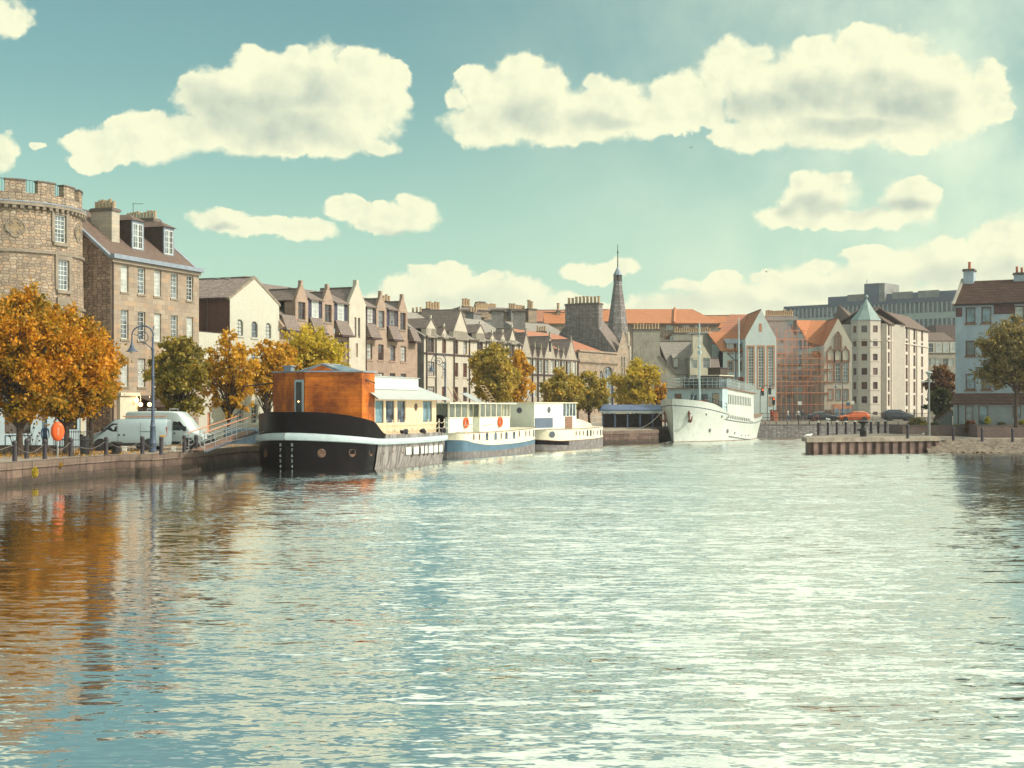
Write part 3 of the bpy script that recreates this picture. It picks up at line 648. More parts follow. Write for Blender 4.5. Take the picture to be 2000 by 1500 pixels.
def right_bank():
    # stony slope from the water up to the right-hand quay
    rnd = random.Random(3); mb = MB(); nx, ny = 90, 14; V = []
    def base(u, v):
        x0 = 36.4+u*44; wy = 125.2+.6*u; front = (x0, wy-1.0); back = (x0+1.2, 130.+u*1.5); return front[0]*(1-v)+back[0]*v, front[1]*(1-v)+back[1]*v
    for j in range(ny+1):
        for i in range(nx+1):
            u, v = i/nx, j/ny; x, y = base(u, v); z = -.35+1.38*min(1, v*1.25)**.8
            k = 1 if 0 < j < ny else 0
            V.append((x+rnd.uniform(-.2, .2)*k, y+rnd.uniform(-.15, .15)*k, z+rnd.uniform(-.13, .13)*k))
    mb.idx(V, [(j*(nx+1)+i, j*(nx+1)+i+1, (j+1)*(nx+1)+i+1, (j+1)*(nx+1)+i) for j in range(ny) for i in range(nx)])
    tag(mb.build('bank', 'rocks', smooth=True), kind='structure')
    mb = MB(); mb.face([(37.6,129.6,1.02),(83,131.3,1.02),(83,134.5,1.05),(39,134.5,1.12),(38.5,133,1.12)]); mb.face([(38.4,134,1.12),(90,134,1.08),(90,150,1.38),(40,150,1.38)])
    tag(mb.build('pavement', 'kerb_stone'), kind='structure')
    mb = MB(); mb.face([(41.0,140,2.2),(120,140,2.2),(120,191,2.0),(55.,191,2.0)]); mb.face([(40.2,139.0,-1),(55,192,-1),(55,192,2.0),(41,140,2.2)]); tag(mb.build('lawn', 'earth'), kind='structure')
right_bank()
def seaweed():
    mb = MB(); rnd = random.Random(5)
    for k in range(26):
        u = rnd.random(); x = 38+u*14; y = 124.4+rnd.uniform(-1.2, .5); s = rnd.uniform(.05, .16)
        mb.ball((x, y, rnd.uniform(-.02, .05)), s, 4, sz=.5, sx=1.6)
    tag(mb.build('weed', 'weed'), 'brown weed and stones at the foot of the bank', kind='stuff')
seaweed()
def planter_walls():
    for (x0, y0, x1, y1, zb, zt, lab) in ((Xp(1763,138), 138., Xp(1900,138), 138., 1.1, 2.26, 'low brown block wall with shrubs behind it left of the grey house'),
                                      (Xp(1909,134.3), 134.3, Xp(2150,134.3), 134.3, 1.0, 2.32, 'brown block retaining wall at the right edge below the grey house')):
        t = thing('garden_wall', lab, 'garden wall', (x0, y0, zb)); mb = MB(); w = x1-x0; h = zt-zb
        mb.box(0,0,0,w,.3,h-.07); mb.box(0,.3,0,.3,5,h-.07); mb.build('masonry', 'block_wall', t)
        mb = MB(); mb.box(-.04,-.04,h-.068,w+.04,.34,h); mb.box(-.04,.34,h-.068,.34,5,h); mb.build('coping', 'stone_dark', t)
planter_walls()
# ---------------------------------------------------------------- facade line of the left-hand row
FP = {'A0': (-29.9,106.), 'A1': (-25.87,117.5), 'B1': (-21.24,129.7), 'C1': (-10.25,154.), 'D1': (1.14,175.6), 'E1': (8.87,189.65), 'F1': (14.8,200.3)}
ZS = 1.25
def prism_ring(mb, r0, r1, z0, z1, a0, a1, n, mi=0):
    v = []
    for k in range(n+1):
        a = a0+(a1-a0)*k/n
        for r in (r0, r1):
            for z in (z0, z1): v.append((r*cos(a), r*sin(a), z))
    f = []
    for k in range(n):
        o = k*4; f += [(o, o+4, o+5, o+1), (o+2, o+3, o+7, o+6), (o+1, o+5, o+7, o+3), (o, o+2, o+6, o+4)]
    f += [(0,1,3,2), (n*4, n*4+2, n*4+3, n*4+1)]
    mb.idx(v, f, mi)
def round_tower():
    D0 = 103.5; X0 = Xp(-4, D0); t = thing('round_tower', 'big round stone tower with battlements behind the orange trees at far left', 'tower', (X0, D0, ZS))
    zt = 18.1-ZS                       # cornice level
    def rad(z): return 6.2-.35*z/zt
    view = atan2(-D0, -X0)             # direction from the tower to the camera
    def hit(px, R):                    # angle on the drum seen at pixel column px
        k = (px-1000)/F; best = None
        for i in range(4000):
            a = view-pi/2+pi*i/4000; x = X0+R*cos(a); y = D0+R*sin(a); e = abs(x/y-k)
            if best is None or e < best[0]: best = (e, a, y)
        return best[1], best[2]
    # the drum as an unrolled wall: s = angle * 6
    wins = []; specs = [(108,131,420,474),(111,137,508,567),(113,139,597,654),(-60,-38,420,474),(-60,-38,508,567)]
    for pa, pb, ya, yb in specs:
        R = 5.95; a, y = hit((pa+pb)/2, R); z1 = H+(HY-ya)*y/F-ZS; z0 = H+(HY-yb)*y/F-ZS
        w = 1.15; wins.append((a*6-w/2, z0, a*6+w/2, z1))
    a_lo, a_hi = (view-pi*.62)*6, (view+pi*.62)*6
    def mp(s, d, z): a = s/6; r = rad(z)-d; return (r*cos(a), r*sin(a), z)
    mb = MB(); ex = [a_lo+(a_hi-a_lo)*i/64 for i in range(65)]
    wall(mb, [(a_lo,0),(a_hi,0),(a_hi,zt),(a_lo,zt)], wins, mp, .25, ex)
    mb.build('wall', 'rubble', t)
    for (s0, z0, s1, z1) in wins:      # dressed surround, sash, sill
        a = (s0+s1)/2/6; r = rad((z0+z1)/2); e = link('window_bay', None, t, (r*cos(a), r*sin(a), z0)); e.rotation_euler = (0,0,a+pi/2)
        w = s1-s0; h = z1-z0; m2 = MB()
        for b in ((-w/2-.28,-.05,-.0,-w/2+.0,.06,h), (w/2,-.05,0,w/2+.28,.06,h), (-w/2-.28,-.05,h,w/2+.28,.06,h+.55), (-w/2-.2,-.16,-.24,w/2+.2,.02,-.0)): m2.box(*b)
        m2.build('surround', 'stone_trim', e)
        window(e, -w/2, 0, w/2, h, 3, 6, 'white_paint', None, inset=.12, panes=['curtain','glass_grey'], fw=.09, mw=.035)
    m3 = MB()
    for zy in (485, 593):
        z = H+(HY-zy)*97.4/F-ZS; prism_ring(m3, rad(z)-.05, rad(z)+.13, z-.1, z+.1, view-2, view+2, 60)
    prism_ring(m3, rad(zt)-.05, rad(zt)+.36, zt-.1, zt+.12, view-2, view+2, 60)
    for k in range(46):                # corbels
        a = view-2+4*k/46; r = rad(zt)+.12; c = Matrix.Rotation(a, 3, 'Z')
        v = [c @ Vector(p)+Vector((r*cos(a), r*sin(a), 0)) for p in ((-.2,-.13,zt-.42),(.17,-.13,zt-.3),(.17,.13,zt-.3),(-.2,.13,zt-.42),(-.2,-.13,zt-.1),(.2,-.13,zt-.1),(.2,.13,zt-.1),(-.2,.13,zt-.1))]
        m3.idx(v, [(0,3,2,1),(4,5,6,7),(0,1,5,4),(1,2,6,5),(2,3,7,6),(3,0,4,7)])
    m3.build('string_course', 'stone_trim', t)
    m3 = MB(); prism_ring(m3, 6.0, 6.24, zt+.122, zt+.2, view-2, view+2, 60); m3.build('gutter', 'lead', t)
    m4 = MB(); zc = zt+.2; zp = zc+.62
    prism_ring(m4, 5.45, 5.85, zc, zp, 0, 2*pi, 96)
    m4.build('parapet', 'rubble', t)
    am, _ = hit(30, 5.85); step = radians(22.2)
    for k in range(-7, 9):
        a = am+k*step; m5 = MB(); prism_ring(m5, 5.43, 5.87, zp, zp+.82, a-radians(6.8), a+radians(6.8), 5); prism_ring(m5, 5.36, 5.94, zp+.822, zp+.92, a-radians(7.3), a+radians(7.3), 5, 1)
        m5.build('merlon', ['rubble','stone_dark'], t)
    m6 = MB()
    prism_ring(m6, 4.98, 5.01, zp+.98, zp+1.02, 0, 2*pi, 60)
    for k in range(150): a = 2*pi*k/150; m6.box(5*cos(a)-.01, 5*sin(a)-.01, zc, 5*cos(a)+.01, 5*sin(a)+.01, zp+1.0)
    m6.build('railing', 'iron_black', t)
    m7 = MB(); m7.lathe([(5.4, zc+.1), (.01, zc+.4)], 40); m7.build('roof', 'lead', t)
    # blind quatrefoils
    for px, py in ((31, 443), (154, 456)):
        a, y = hit(px, 5.95); z = H+(HY-py)*y/F-ZS; r = rad(z)
        e = link('quatrefoil', None, t, (r*cos(a), r*sin(a), z)); e.rotation_euler = (0,0,a+pi/2); m8 = MB()
        def ring(cx, cz, ra, rb, a0, a1, n=14):
            for i in range(n):
                b0 = a0+(a1-a0)*i/n; b1 = a0+(a1-a0)*(i+1)/n
                m8.prism([(cx+ra*cos(b0), cz+ra*sin(b0)), (cx+rb*cos(b0), cz+rb*sin(b0)), (cx+rb*cos(b1), cz+rb*sin(b1)), (cx+ra*cos(b1), cz+ra*sin(b1))], -.07, .05, FRONT)
        for q in range(4): b = pi/2*q; ring(.3*cos(b), .3*sin(b), .29, .42, b-2.1, b+2.1)
        m8.build('moulding', 'stone_trim', e)
        m9 = MB()
        for q in range(4):
            b = pi/2*q; m9.face([(.3*cos(b)+.29*cos(2*pi*i/16), -.02-.001*q, .3*sin(b)+.29*sin(2*pi*i/16)) for i in range(16)])
        m9.build('panel', 'blind_panel', e)
plain('blind_panel', (.30,.22,.13), .85, .2, 2)
round_tower()

def rail_line(mb, p, q, h, n, r=.015, bars=2):
    p, q = Vector(p), Vector(q)
    for j in range(bars):
        z = h*(j+1)/bars; mb.tube([p+Vector((0,0,z)), q+Vector((0,0,z))], r, 4)
    for i in range(n+1): a = p.lerp(q, i/n); mb.tube([a, a+Vector((0,0,h))], r*.9, 4)

def house_five():
    f = Frame(FP['A0'], FP['A1'], ZS); t = f.thing('townhouse', 'four storey sandstone house with two attic dormers next to the round tower', 'house')
    ze = f.z(217, 504); W = f.W; Dp = 10.; zr = ze+4.1
    cols = [f.x(p) for p in (243.5, 276.5, 308, 340.5, 371)]
    hw = .5; rows = [(f.z(243,570), f.z(243,518)), (f.z(243,662), f.z(243,605)), (f.z(243,754.5), f.z(243,698))]
    holes = [(c-hw, a, c+hw, b) for c in cols for a, b in rows]
    # the shopfront: dark bar front under an awning, cream pilaster left
    bx0, bx1 = f.x(266), f.x(345); bz0, bz1 = f.z(266, 838), f.z(266, 776); holes.append((bx0, bz0, bx1, bz1))
    mb = MB(); wall(mb, [(0,-.3),(W,-.3),(W,ze),(0,ze)], holes, FRONT, .22)
    wall(mb, [(0,-.3),(Dp,-.3),(Dp,ze),(Dp/2,zr),(0,ze)], [], RIGHTW(W))
    mb.build('wall', 'ashlar', t)
    mb = MB(); wall(mb, [(0,-.3),(Dp,-.3),(Dp,ze),(Dp/2,zr),(0,ze)], [], LEFTW)
    mb.build('side_wall', 'rubble_dark', t)
    for c in cols:
        for i, (a, b) in enumerate(rows): window(t, c-hw, a, c+hw, b, 2 if i else 2, 6, 'white_paint', 'stone_trim', panes=['curtain','glass_grey','glass_dark','curtain'] if i else ['glass_grey','glass_dark','curtain'])
    mb = MB(); zb = f.z(243, 757)-.75
    mb.box(-.02,-.08,zb,W,-.002,zb+.22); mb.build('string_course', 'stone_trim', t); mb = MB(); mb.box(-.05,-.2,ze-.28,W+.05,-.004,ze-.02); mb.build('cornice', 'stone_trim', t)
    mb = MB(); mb.box(-.15,-.42,ze+.0,W+.15,-.06,ze+.32); mb.build('gutter', 'lead', t)
    roof_x(t, W, Dp, ze+.1, zr, 'slate_brown', ov=.1)
    mb = MB()
    for x in (0, W):   # skews
        for (ya, za, yb, zb2) in ((-.1, ze+.15, Dp/2, zr+.25), (Dp+.1, ze+.15, Dp/2, zr+.25)):
            mb = MB(); slab(mb, (x-.18, ya, za), (x+.18, ya, za), (x+.18, yb, zb2), (x-.18, yb, zb2), .2); mb.build('skew', 'lead', t)
    chimney(t, 2.55, 1.7, 3.55, 3.6, ze+1, 19.3-ZS, 6, 'ashlar_grey', 1.0)
    chimney(t, 10.7, 3.4, 11.7, 6.3, ze+1.5, 19.6-ZS, 9, 'ashlar_grey', .95)
    for pa, pb in ((258, 281), (320, 340)):
        yd = 1.25; x0, x1 = f.x(pa, yd), f.x(pb, yd); z0 = ze+yd*.8+.3; h = 2.25; d = link('dormer', None, t, (0,0,0))
        mb = MB(); mb.box(x0, yd, z0-.4, x0+.14, yd+.1, z0+h-.1); mb.box(x1-.14, yd, z0-.4, x1, yd+.1, z0+h-.1); mb.box(x0+.14, yd, z0+h-.3, x1-.14, yd+.1, z0+h-.1); mb.box(x0+.14, yd, z0-.4, x1-.14, yd+.1, z0); mb.build('surround', 'lead', d)
        mb = MB(); mb.prism([(yd+.1, z0-.3), (yd+3.2, z0+h-.1), (yd+.1, z0+h-.1)], x0, x0+.1, lambda a, dd, b: (dd, a, b)); mb.prism([(yd+.1, z0-.3), (yd+3.2, z0+h-.1), (yd+.1, z0+h-.1)], x1-.1, x1, lambda a, dd, b: (dd, a, b)); mb.build('cheek', 'timber_dark', d)
        mb = MB(); xm = (x0+x1)/2; zt = z0+h-.08
        mb.idx([(x0-.15, yd-.2, zt), (x1+.15, yd-.2, zt), (xm, yd+.8, zt+.55), (x0-.15, yd+3.6, zt), (x1+.15, yd+3.6, zt), (xm, yd+3.9, zt+.55)], [(0,1,2),(0,2,5,3),(1,4,5,2),(0,3,4,1)]); mb.build('roof', 'slate_brown', d)
        window(d, x0+.14, z0, xm+.03, z0+h-.3, 2, 4, 'white_paint', None, inset=yd+.02, panes=['glass_grey']); window(d, xm+.03, z0, x1-.14, z0+h-.3, 2, 4, 'white_paint', None, inset=yd+.02, panes=['glass_dark'])
    mb = MB()   # drainpipes
    mb.tube([(.12,-.12,0),(.12,-.12,ze)], .07, 6); mb.tube([(-.12,2.6,0),(-.12,2.6,ze+2)], .07, 6); mb.tube([(cols[0]+1.1,-.09,0),(cols[0]+1.1,-.09,zb)], .05, 6)
    mb.build('drainpipe', 'pipe_brown', t)
    mb = MB(); mb.slab = None
    y0 = .22; mb.box(bx0, y0, bz0, bx1, y0+.05, bz1); mb.build('shop_window', 'shop_glass', t)
    mb = MB(); slab(mb, (bx0-.1, -1.5, bz1-.35), (bx1+.1, -1.5, bz1-.35), (bx1+.1, -.02, bz1+.15), (bx0-.1, -.02, bz1+.15), .06); mb.box(bx0-.1,-1.5,bz1-.75,bx1+.1,-1.46,bz1-.36); mb.build('awning', 'timber_dark', t)
    mb = MB(); xa, xb = f.x(229), f.x(264); mb.box(xa, -.25, -.2, xb, -.01, bz1+.1); mb.box(xa-.1, -.4, bz1+.1, xb+.1, -.01, bz1+.35); mb.build('pilaster', 'cream_paint', t)
    for p in (267, 274.5, 292, 328.5):
        x = f.x(p, -.5); mb = MB(); mb.ball((x, -.5, f.z(p, 790 if p != 267 else 782, -.5)), .17, 8); mb.tube([(x,-.5,f.z(p, 788, -.5)+.15),(x,-.5,bz1+.1)], .015, 4, cap=False); mb.build('globe_lamp', 'bulb', t, smooth=True)
    mb = MB()
    for k in range(3): x = bx0+.5+k*1.5; mb.box(x, y0-.03, bz0+.4, x+.9, y0-.01, bz0+.5)
    mb.build('signage', 'cream_paint', t)
house_five()

def shopfronts():
    # painted single storey shopfronts at the foot of the tower
    f = Frame((Xp(-80,94.5), 94.5), (Xp(168,98.5), 98.5), ZS); t = f.thing('shopfront', 'pale blue panelled shopfront with dark windows behind the trees at the tower foot', 'shopfront')
    W = f.W; h = 3.5; holes = [(f.x(9), .95, f.x(60), 3.0), (f.x(-60), .95, f.x(-12), 3.0), (f.x(82), 0.1, f.x(92), 2.9), (f.x(124), 1.2, f.x(151), 2.9)]
    mb = MB(); wall(mb, [(0,-.2),(W,-.2),(W,h),(0,h)], holes, FRONT, .2); mb.face([(0,0,h),(W,0,h),(W,4,h+.3),(0,4,h+.3)]); mb.build('wall', 'shop_blue', t)
    mb = MB()
    for a, b, c, d in [holes[0], holes[1], holes[3]]: mb = MB(); mb.box(a, .17, b, c, .19, d); mb.build('shop_window', 'shop_glass', t)
    mb = MB(); a, b, c, d = holes[2]; mb.box(a, .1, b, c, .16, d); mb.build('door', 'blue_hull', t)
    mb = MB()
    for a, b, c, d in holes[:2]:
        for bx in ((a+.02,-.03,.12,c-.02,-.005,.17), (a+.02,-.03,.8,c-.02,-.005,.85), (a+.02,-.03,.17,a+.07,-.005,.8), (c-.07,-.03,.17,c-.02,-.005,.8)): mb.box(*bx)
    mb.box(-.02,-.05,-.1,W+.02,-.002,.06); mb.box(-.02,-.3,h-.02,W+.1,-.002,h+.12); mb.build('panel_moulding', 'navy', t)
    mb = MB(); mb.box(f.x(157), -.06, .1, f.x(166), -.004, 2.9); mb.build('pilaster', 'cream_paint', t)
shopfronts()

def white_gable():
    f = Frame(FP['A1'], FP['B1'], ZS); t = f.thing('warehouse', 'whitewashed brick warehouse with steep gable and dark brick side', 'warehouse')
    W = f.W; xg = f.x(449); xm = f.x(497); z_l = f.z(449, 584); z_r = f.z(545, 592); za = f.z(497, 544); zl = f.z(389, 648); Dp = 15.
    ze = (z_l+z_r)/2
    cols = [(462,475.5,624,655.5), (491.5,503,628,659), (518.5,529.5,631,661), (462,475.5,687,712), (491.5,503,690,714), (518.5,529.5,692,716)]
    holes = []
    for a, b, c, d in cols: m = f.x((a+b)/2); holes.append((m-.52, f.z((a+b)/2, d), m+.52, f.z((a+b)/2, c)))
    dr = (f.x(405), 0, f.x(411), 2.3); holes2 = holes+[(m-.52, 1.3, m+.52, 3.0) for m in [(h[0]+h[2])/2 for h in holes[:3]]]+[dr]
    mb = MB(); wall(mb, [(xg,-.3),(W,-.3),(W,ze),(xm,za),(xg,ze)], holes2[:-1], FRONT, .22)
    wall(mb, [(0,-.3),(xg,-.3),(xg,zl),(0,zl)], [dr], FRONT, .2); mb.face([(0,0,zl),(xg,0,zl),(xg,.3,zl),(0,.3,zl)])
    mb.build('wall', 'white_brick', t)
    for i, h in enumerate(holes2[:-1]): window(t, *h, 2, 4, 'dark_frame' if i < 3 else 'white_paint', 'white_brick', arch=i < 3, fw=.05, panes=['curtain','glass_grey'] if i < 3 else ['glass_dark','glass_blue'])
    mb = MB(); mb.box(dr[0], .12, 0, dr[2], .16, 2.3); mb.build('door', 'orange_trim', t)
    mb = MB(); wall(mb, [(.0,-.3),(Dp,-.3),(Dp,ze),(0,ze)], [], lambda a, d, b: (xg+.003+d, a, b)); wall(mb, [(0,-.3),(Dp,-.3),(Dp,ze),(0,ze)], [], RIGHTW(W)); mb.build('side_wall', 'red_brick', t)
    roof_y(t, xg, W, .05, Dp, ze, za, 'corrugated', ov=.15)
    mb = MB(); mb.prism([(xg-.2, ze-.2), (xm, za-.02), (W+.2, ze-.2), (W+.2, ze+.02), (xm, za+.22), (xg-.2, ze+.02)], -.06, .3, FRONT); mb.build('verge', 'stone_trim', t)
    mb = MB(); mb.box(0,.02,zl-.02,xg,.25,zl+.08); mb.tube([(xg-.2,2.2,0),(xg-.2,2.2,ze)], .07, 6); mb.box(xg-.25, .2, ze-.18, xg-.08, Dp, ze-.02); mb.build('gutter', 'pipe_brown', t)
plain('corrugated', (.13,.085,.075), .8, .3, 2.2, streak=.7, bmp=.8, c2=(.34,.27,.23))
white_gable()

def stepped(mb, xa, xb, ze, za, y0, y1, n=7, mi=0, cap=None):
    """crow-stepped gable between xa and xb, rising from ze to za"""
    xm = (xa+xb)/2; hw = (xb-xa)/2
    for k in range(n):
        f0 = k/n; w = hw*(1-f0*.92); z0 = ze+(za-ze)*f0; z1 = ze+(za-ze)*(k+1)/n
        mb.box(xm-w, y0, z0, xm+w, y1, z1-.001 if k < n-1 else z1)
def tenement():
    f = Frame(FP['B1'], FP['C1'], ZS); t = f.thing('tenement', 'tan stone tenement with crow-stepped gables and slate window bays right of the white warehouse', 'tenement')
    W = f.W; z1 = f.z(690, 610); Dp = 11.
    # bays: gable walls (px centre, half width px, eave py, peak py)
    g = [(589.5,12.5,590,556), (641,11.5,595,563), (696,16,596,548), (745,10,607,576), (787,9,611,582)]
    zs = f.z(690, 655)                 # skirt level = wall head
    rowc = [(591,10), (642.6,10), (697,6), (721.5,10), (744,10), (767,9), (788,9)]
    rows2 = (f.z(721.5,702), f.z(721.5,671)); rows3 = (f.z(721.5,760), f.z(721.5,727)); rows4 = (.6, 2.9)
    allc = [591, 617, 642.6, 668, 721.5, 744, 767, 788]
    holes = []
    for p in allc:
        x = f.x(p)
        for a, b in (rows2, rows3, rows4): holes.append((x-.58, a, x+.58, b))
    xw0, xw1 = f.x(680), f.x(712)
    mb = MB(); wall(mb, [(0,-.3),(W,-.3),(W,zs),(0,zs)], [h for h in holes], FRONT, .2); mb.build('wall', 'pink_stone', t)
    # taller pale central bay set slightly forward
    cb = []
    for a, b in (rows2, rows3, rows4): cb.append(((xw0+xw1)/2-.36, a+.15, (xw0+xw1)/2+.1, b-.1))
    zc = f.z(696, 597); xm = (xw0+xw1)/2; tw = [(xm-.62, zc-3.2, xm-.2, zc-1.2), (xm+.1, zc-3.2, xm+.52, zc-1.2)]
    mb = MB(); mpf = lambda a, d, b: (a, d-.12, b)
    wall(mb, [(xw0,-.3),(xw1,-.3),(xw1,zc),(xw0,zc)], cb+tw, mpf, .2)
    mb.face([(xw0,-.12,-.3),(xw0,.4,-.3),(xw0,.4,zc),(xw0,-.12,zc)]); mb.face([(xw1,-.12,-.3),(xw1,.4,-.3),(xw1,.4,zc),(xw1,-.12,zc)])
    stepped(mb, xw0-.08, xw1+.08, zc, f.z(696, 556), -.12, .25, 8); mb.box(xm-.2, -.14, f.z(696,558), xm+.2, .3, f.z(696,547))
    mb.build('central_bay', 'harl_white', t)
    for h in cb+tw: window(t, *h, 1, 2, 'red_frame', 'pink_stone', inset=.0, fw=.06)
    for h in holes: window(t, *h, 2, 4, 'red_frame', 'pink_stone', fw=.06, panes=['glass_dark','glass_grey','glass_dark','curtain'])
    k = 0
    for i, (pc, hp, pe, pk) in enumerate(g):
        if i == 2: continue
        xa, xb = f.x(pc-hp), f.x(pc+hp); za, zb = f.z(pc, pe), f.z(pc, pk); xc = (xa+xb)/2
        hole = (xc-.62, zs+1.05, xc+.62, zs+3.15); mb = MB()
        wall(mb, [(xa,zs),(xb,zs),(xb,za),(xa,za)], [hole], FRONT, .2); stepped(mb, xa, xb, za, zb, 0, .3, 6); mb.box((xa+xb)/2-.17, -.02, zb-.1, (xa+xb)/2+.17, .32, zb+.4)
        mb.face([(xa,0,zs),(xa,1.2,zs),(xa,1.2,za),(xa,0,za)]); mb.face([(xb,0,zs),(xb,1.2,zs),(xb,1.2,za),(xb,0,za)])
        mb.build('gable', 'pink_stone', t); window(t, *hole, 2, 4, 'red_frame', 'stone_trim', fw=.06, panes=['glass_grey','glass_dark'])
        roof_y(t, xa-.1, xb+.1, .3, 3.6, za+.1, zb-.5, 'slate', ov=.1)
    roof_y(t, xw0, xw1, .3, 4.2, zc, f.z(696,558)-.3, 'slate', ov=.05)
    # slate window bays between the gables
    edges = [(f.x(603), f.x(629.5)), (f.x(653), f.x(679.5)), (f.x(713), f.x(734)), (f.x(756), f.x(777)), (f.x(797), f.x(812)), (0.15, f.x(576))]
    for j, (xa, xb) in enumerate(edges):
        b = link('slate_bay', None, t, (0,0,0)); xc = (xa+xb)/2; mb = MB()
        zt2 = zs+1.35
        mb.idx([(xa+.05,-.75,zs-.1),(xb-.05,-.75,zs-.1),(xb-.15,-.05,zt2),(xa+.15,-.05,zt2),(xa+.05,0,zs-.1),(xb-.05,0,zs-.1)], [(0,1,2,3),(0,3,4),(1,5,2),(0,4,5,1)])
        mb.build('skirt', 'slate', b)
        mb = MB(); mb.box(xa+.1,-.85,zs-.28,xb-.1,-.02,zs-.12); mb.build('gutter', 'pipe_brown', b)
        if j < 4:
            zt3 = zt2+1.75; mb = MB(); mb.box(xa+.02,.1,zt2-.1,xc-.6,.9,zt3); mb.box(xc+.6,.1,zt2-.1,xb-.02,.9,zt3); mb.box(xc-.6,.1,zt3-.12,xc+.6,.9,zt3); mb.build('cheek', 'navy_slate', b)
            window(b, xc-.6, zt2, xc+.6, zt3-.12, 3, 4, 'white_paint' if j < 2 else 'red_frame', None, inset=.04, fw=.07, panes=['glass_grey','curtain'])
            mb = MB(); slab(mb, (xa-.02,-.25,zt3-.05), (xb+.02,-.25,zt3-.05), (xb+.02,2.2,zt3+1.15), (xa-.02,2.2,zt3+1.15), .12); mb.build('roof', 'slate', b)
    # main roof behind
    zrid = f.z(690, 574, 4)
    mb = MB(); slab(mb, (0.05,1.0,zs+1.4), (W,1.0,zs+1.4), (W,Dp/2,zrid), (0.05,Dp/2,zrid), .15); slab(mb, (0.05,Dp/2,zrid), (W,Dp/2,zrid), (W,Dp,zs+1.4), (0.05,Dp,zs+1.4), .15); mb.build('roof', 'slate', t)
    zl = f.z(548, 562, 3.0)
    mb = MB(); wall(mb, [(0,-.3),(Dp,-.3),(Dp,zs+.6),(7.2,zl+.3),(3.4,zl+.3),(0,zs+.6)], [], LEFTW); wall(mb, [(0,-.3),(Dp,-.3),(Dp,zs),(Dp/2,zrid),(0,zs)], [], RIGHTW(W)); mb.build('side_wall', 'purple_stone', t)
    mb = MB(); slab(mb, (-.1,-.5,zs+.2), (.5,-.5,zs+.2), (.5,3.6,zl+.75), (-.1,3.6,zl+.75), .4); mb.box(-.1,3.6,zl+.35,.5,7.4,zl+.7); mb.build('skew', 'pink_stone', t)
    mb = MB()
    for p in (676, 712.5): mb.tube([(f.x(p),-.2,0),(f.x(p),-.2,zs)], .07, 6)
    mb.build('drainpipe', 'pipe_brown', t)
    chimney(t, f.x(741,6), 5., f.x(756,6), 6.2, zrid-1.5, f.z(748,586,5), 3, 'harl_grey', 1.1); chimney(t, f.x(800,6), 4.5, f.x(806,6), 6., zrid-2, f.z(803,608,5), 3, 'harl_grey', 1.0)
plain('navy_slate', (.06,.055,.09), .7, .3, 3)
tenement()

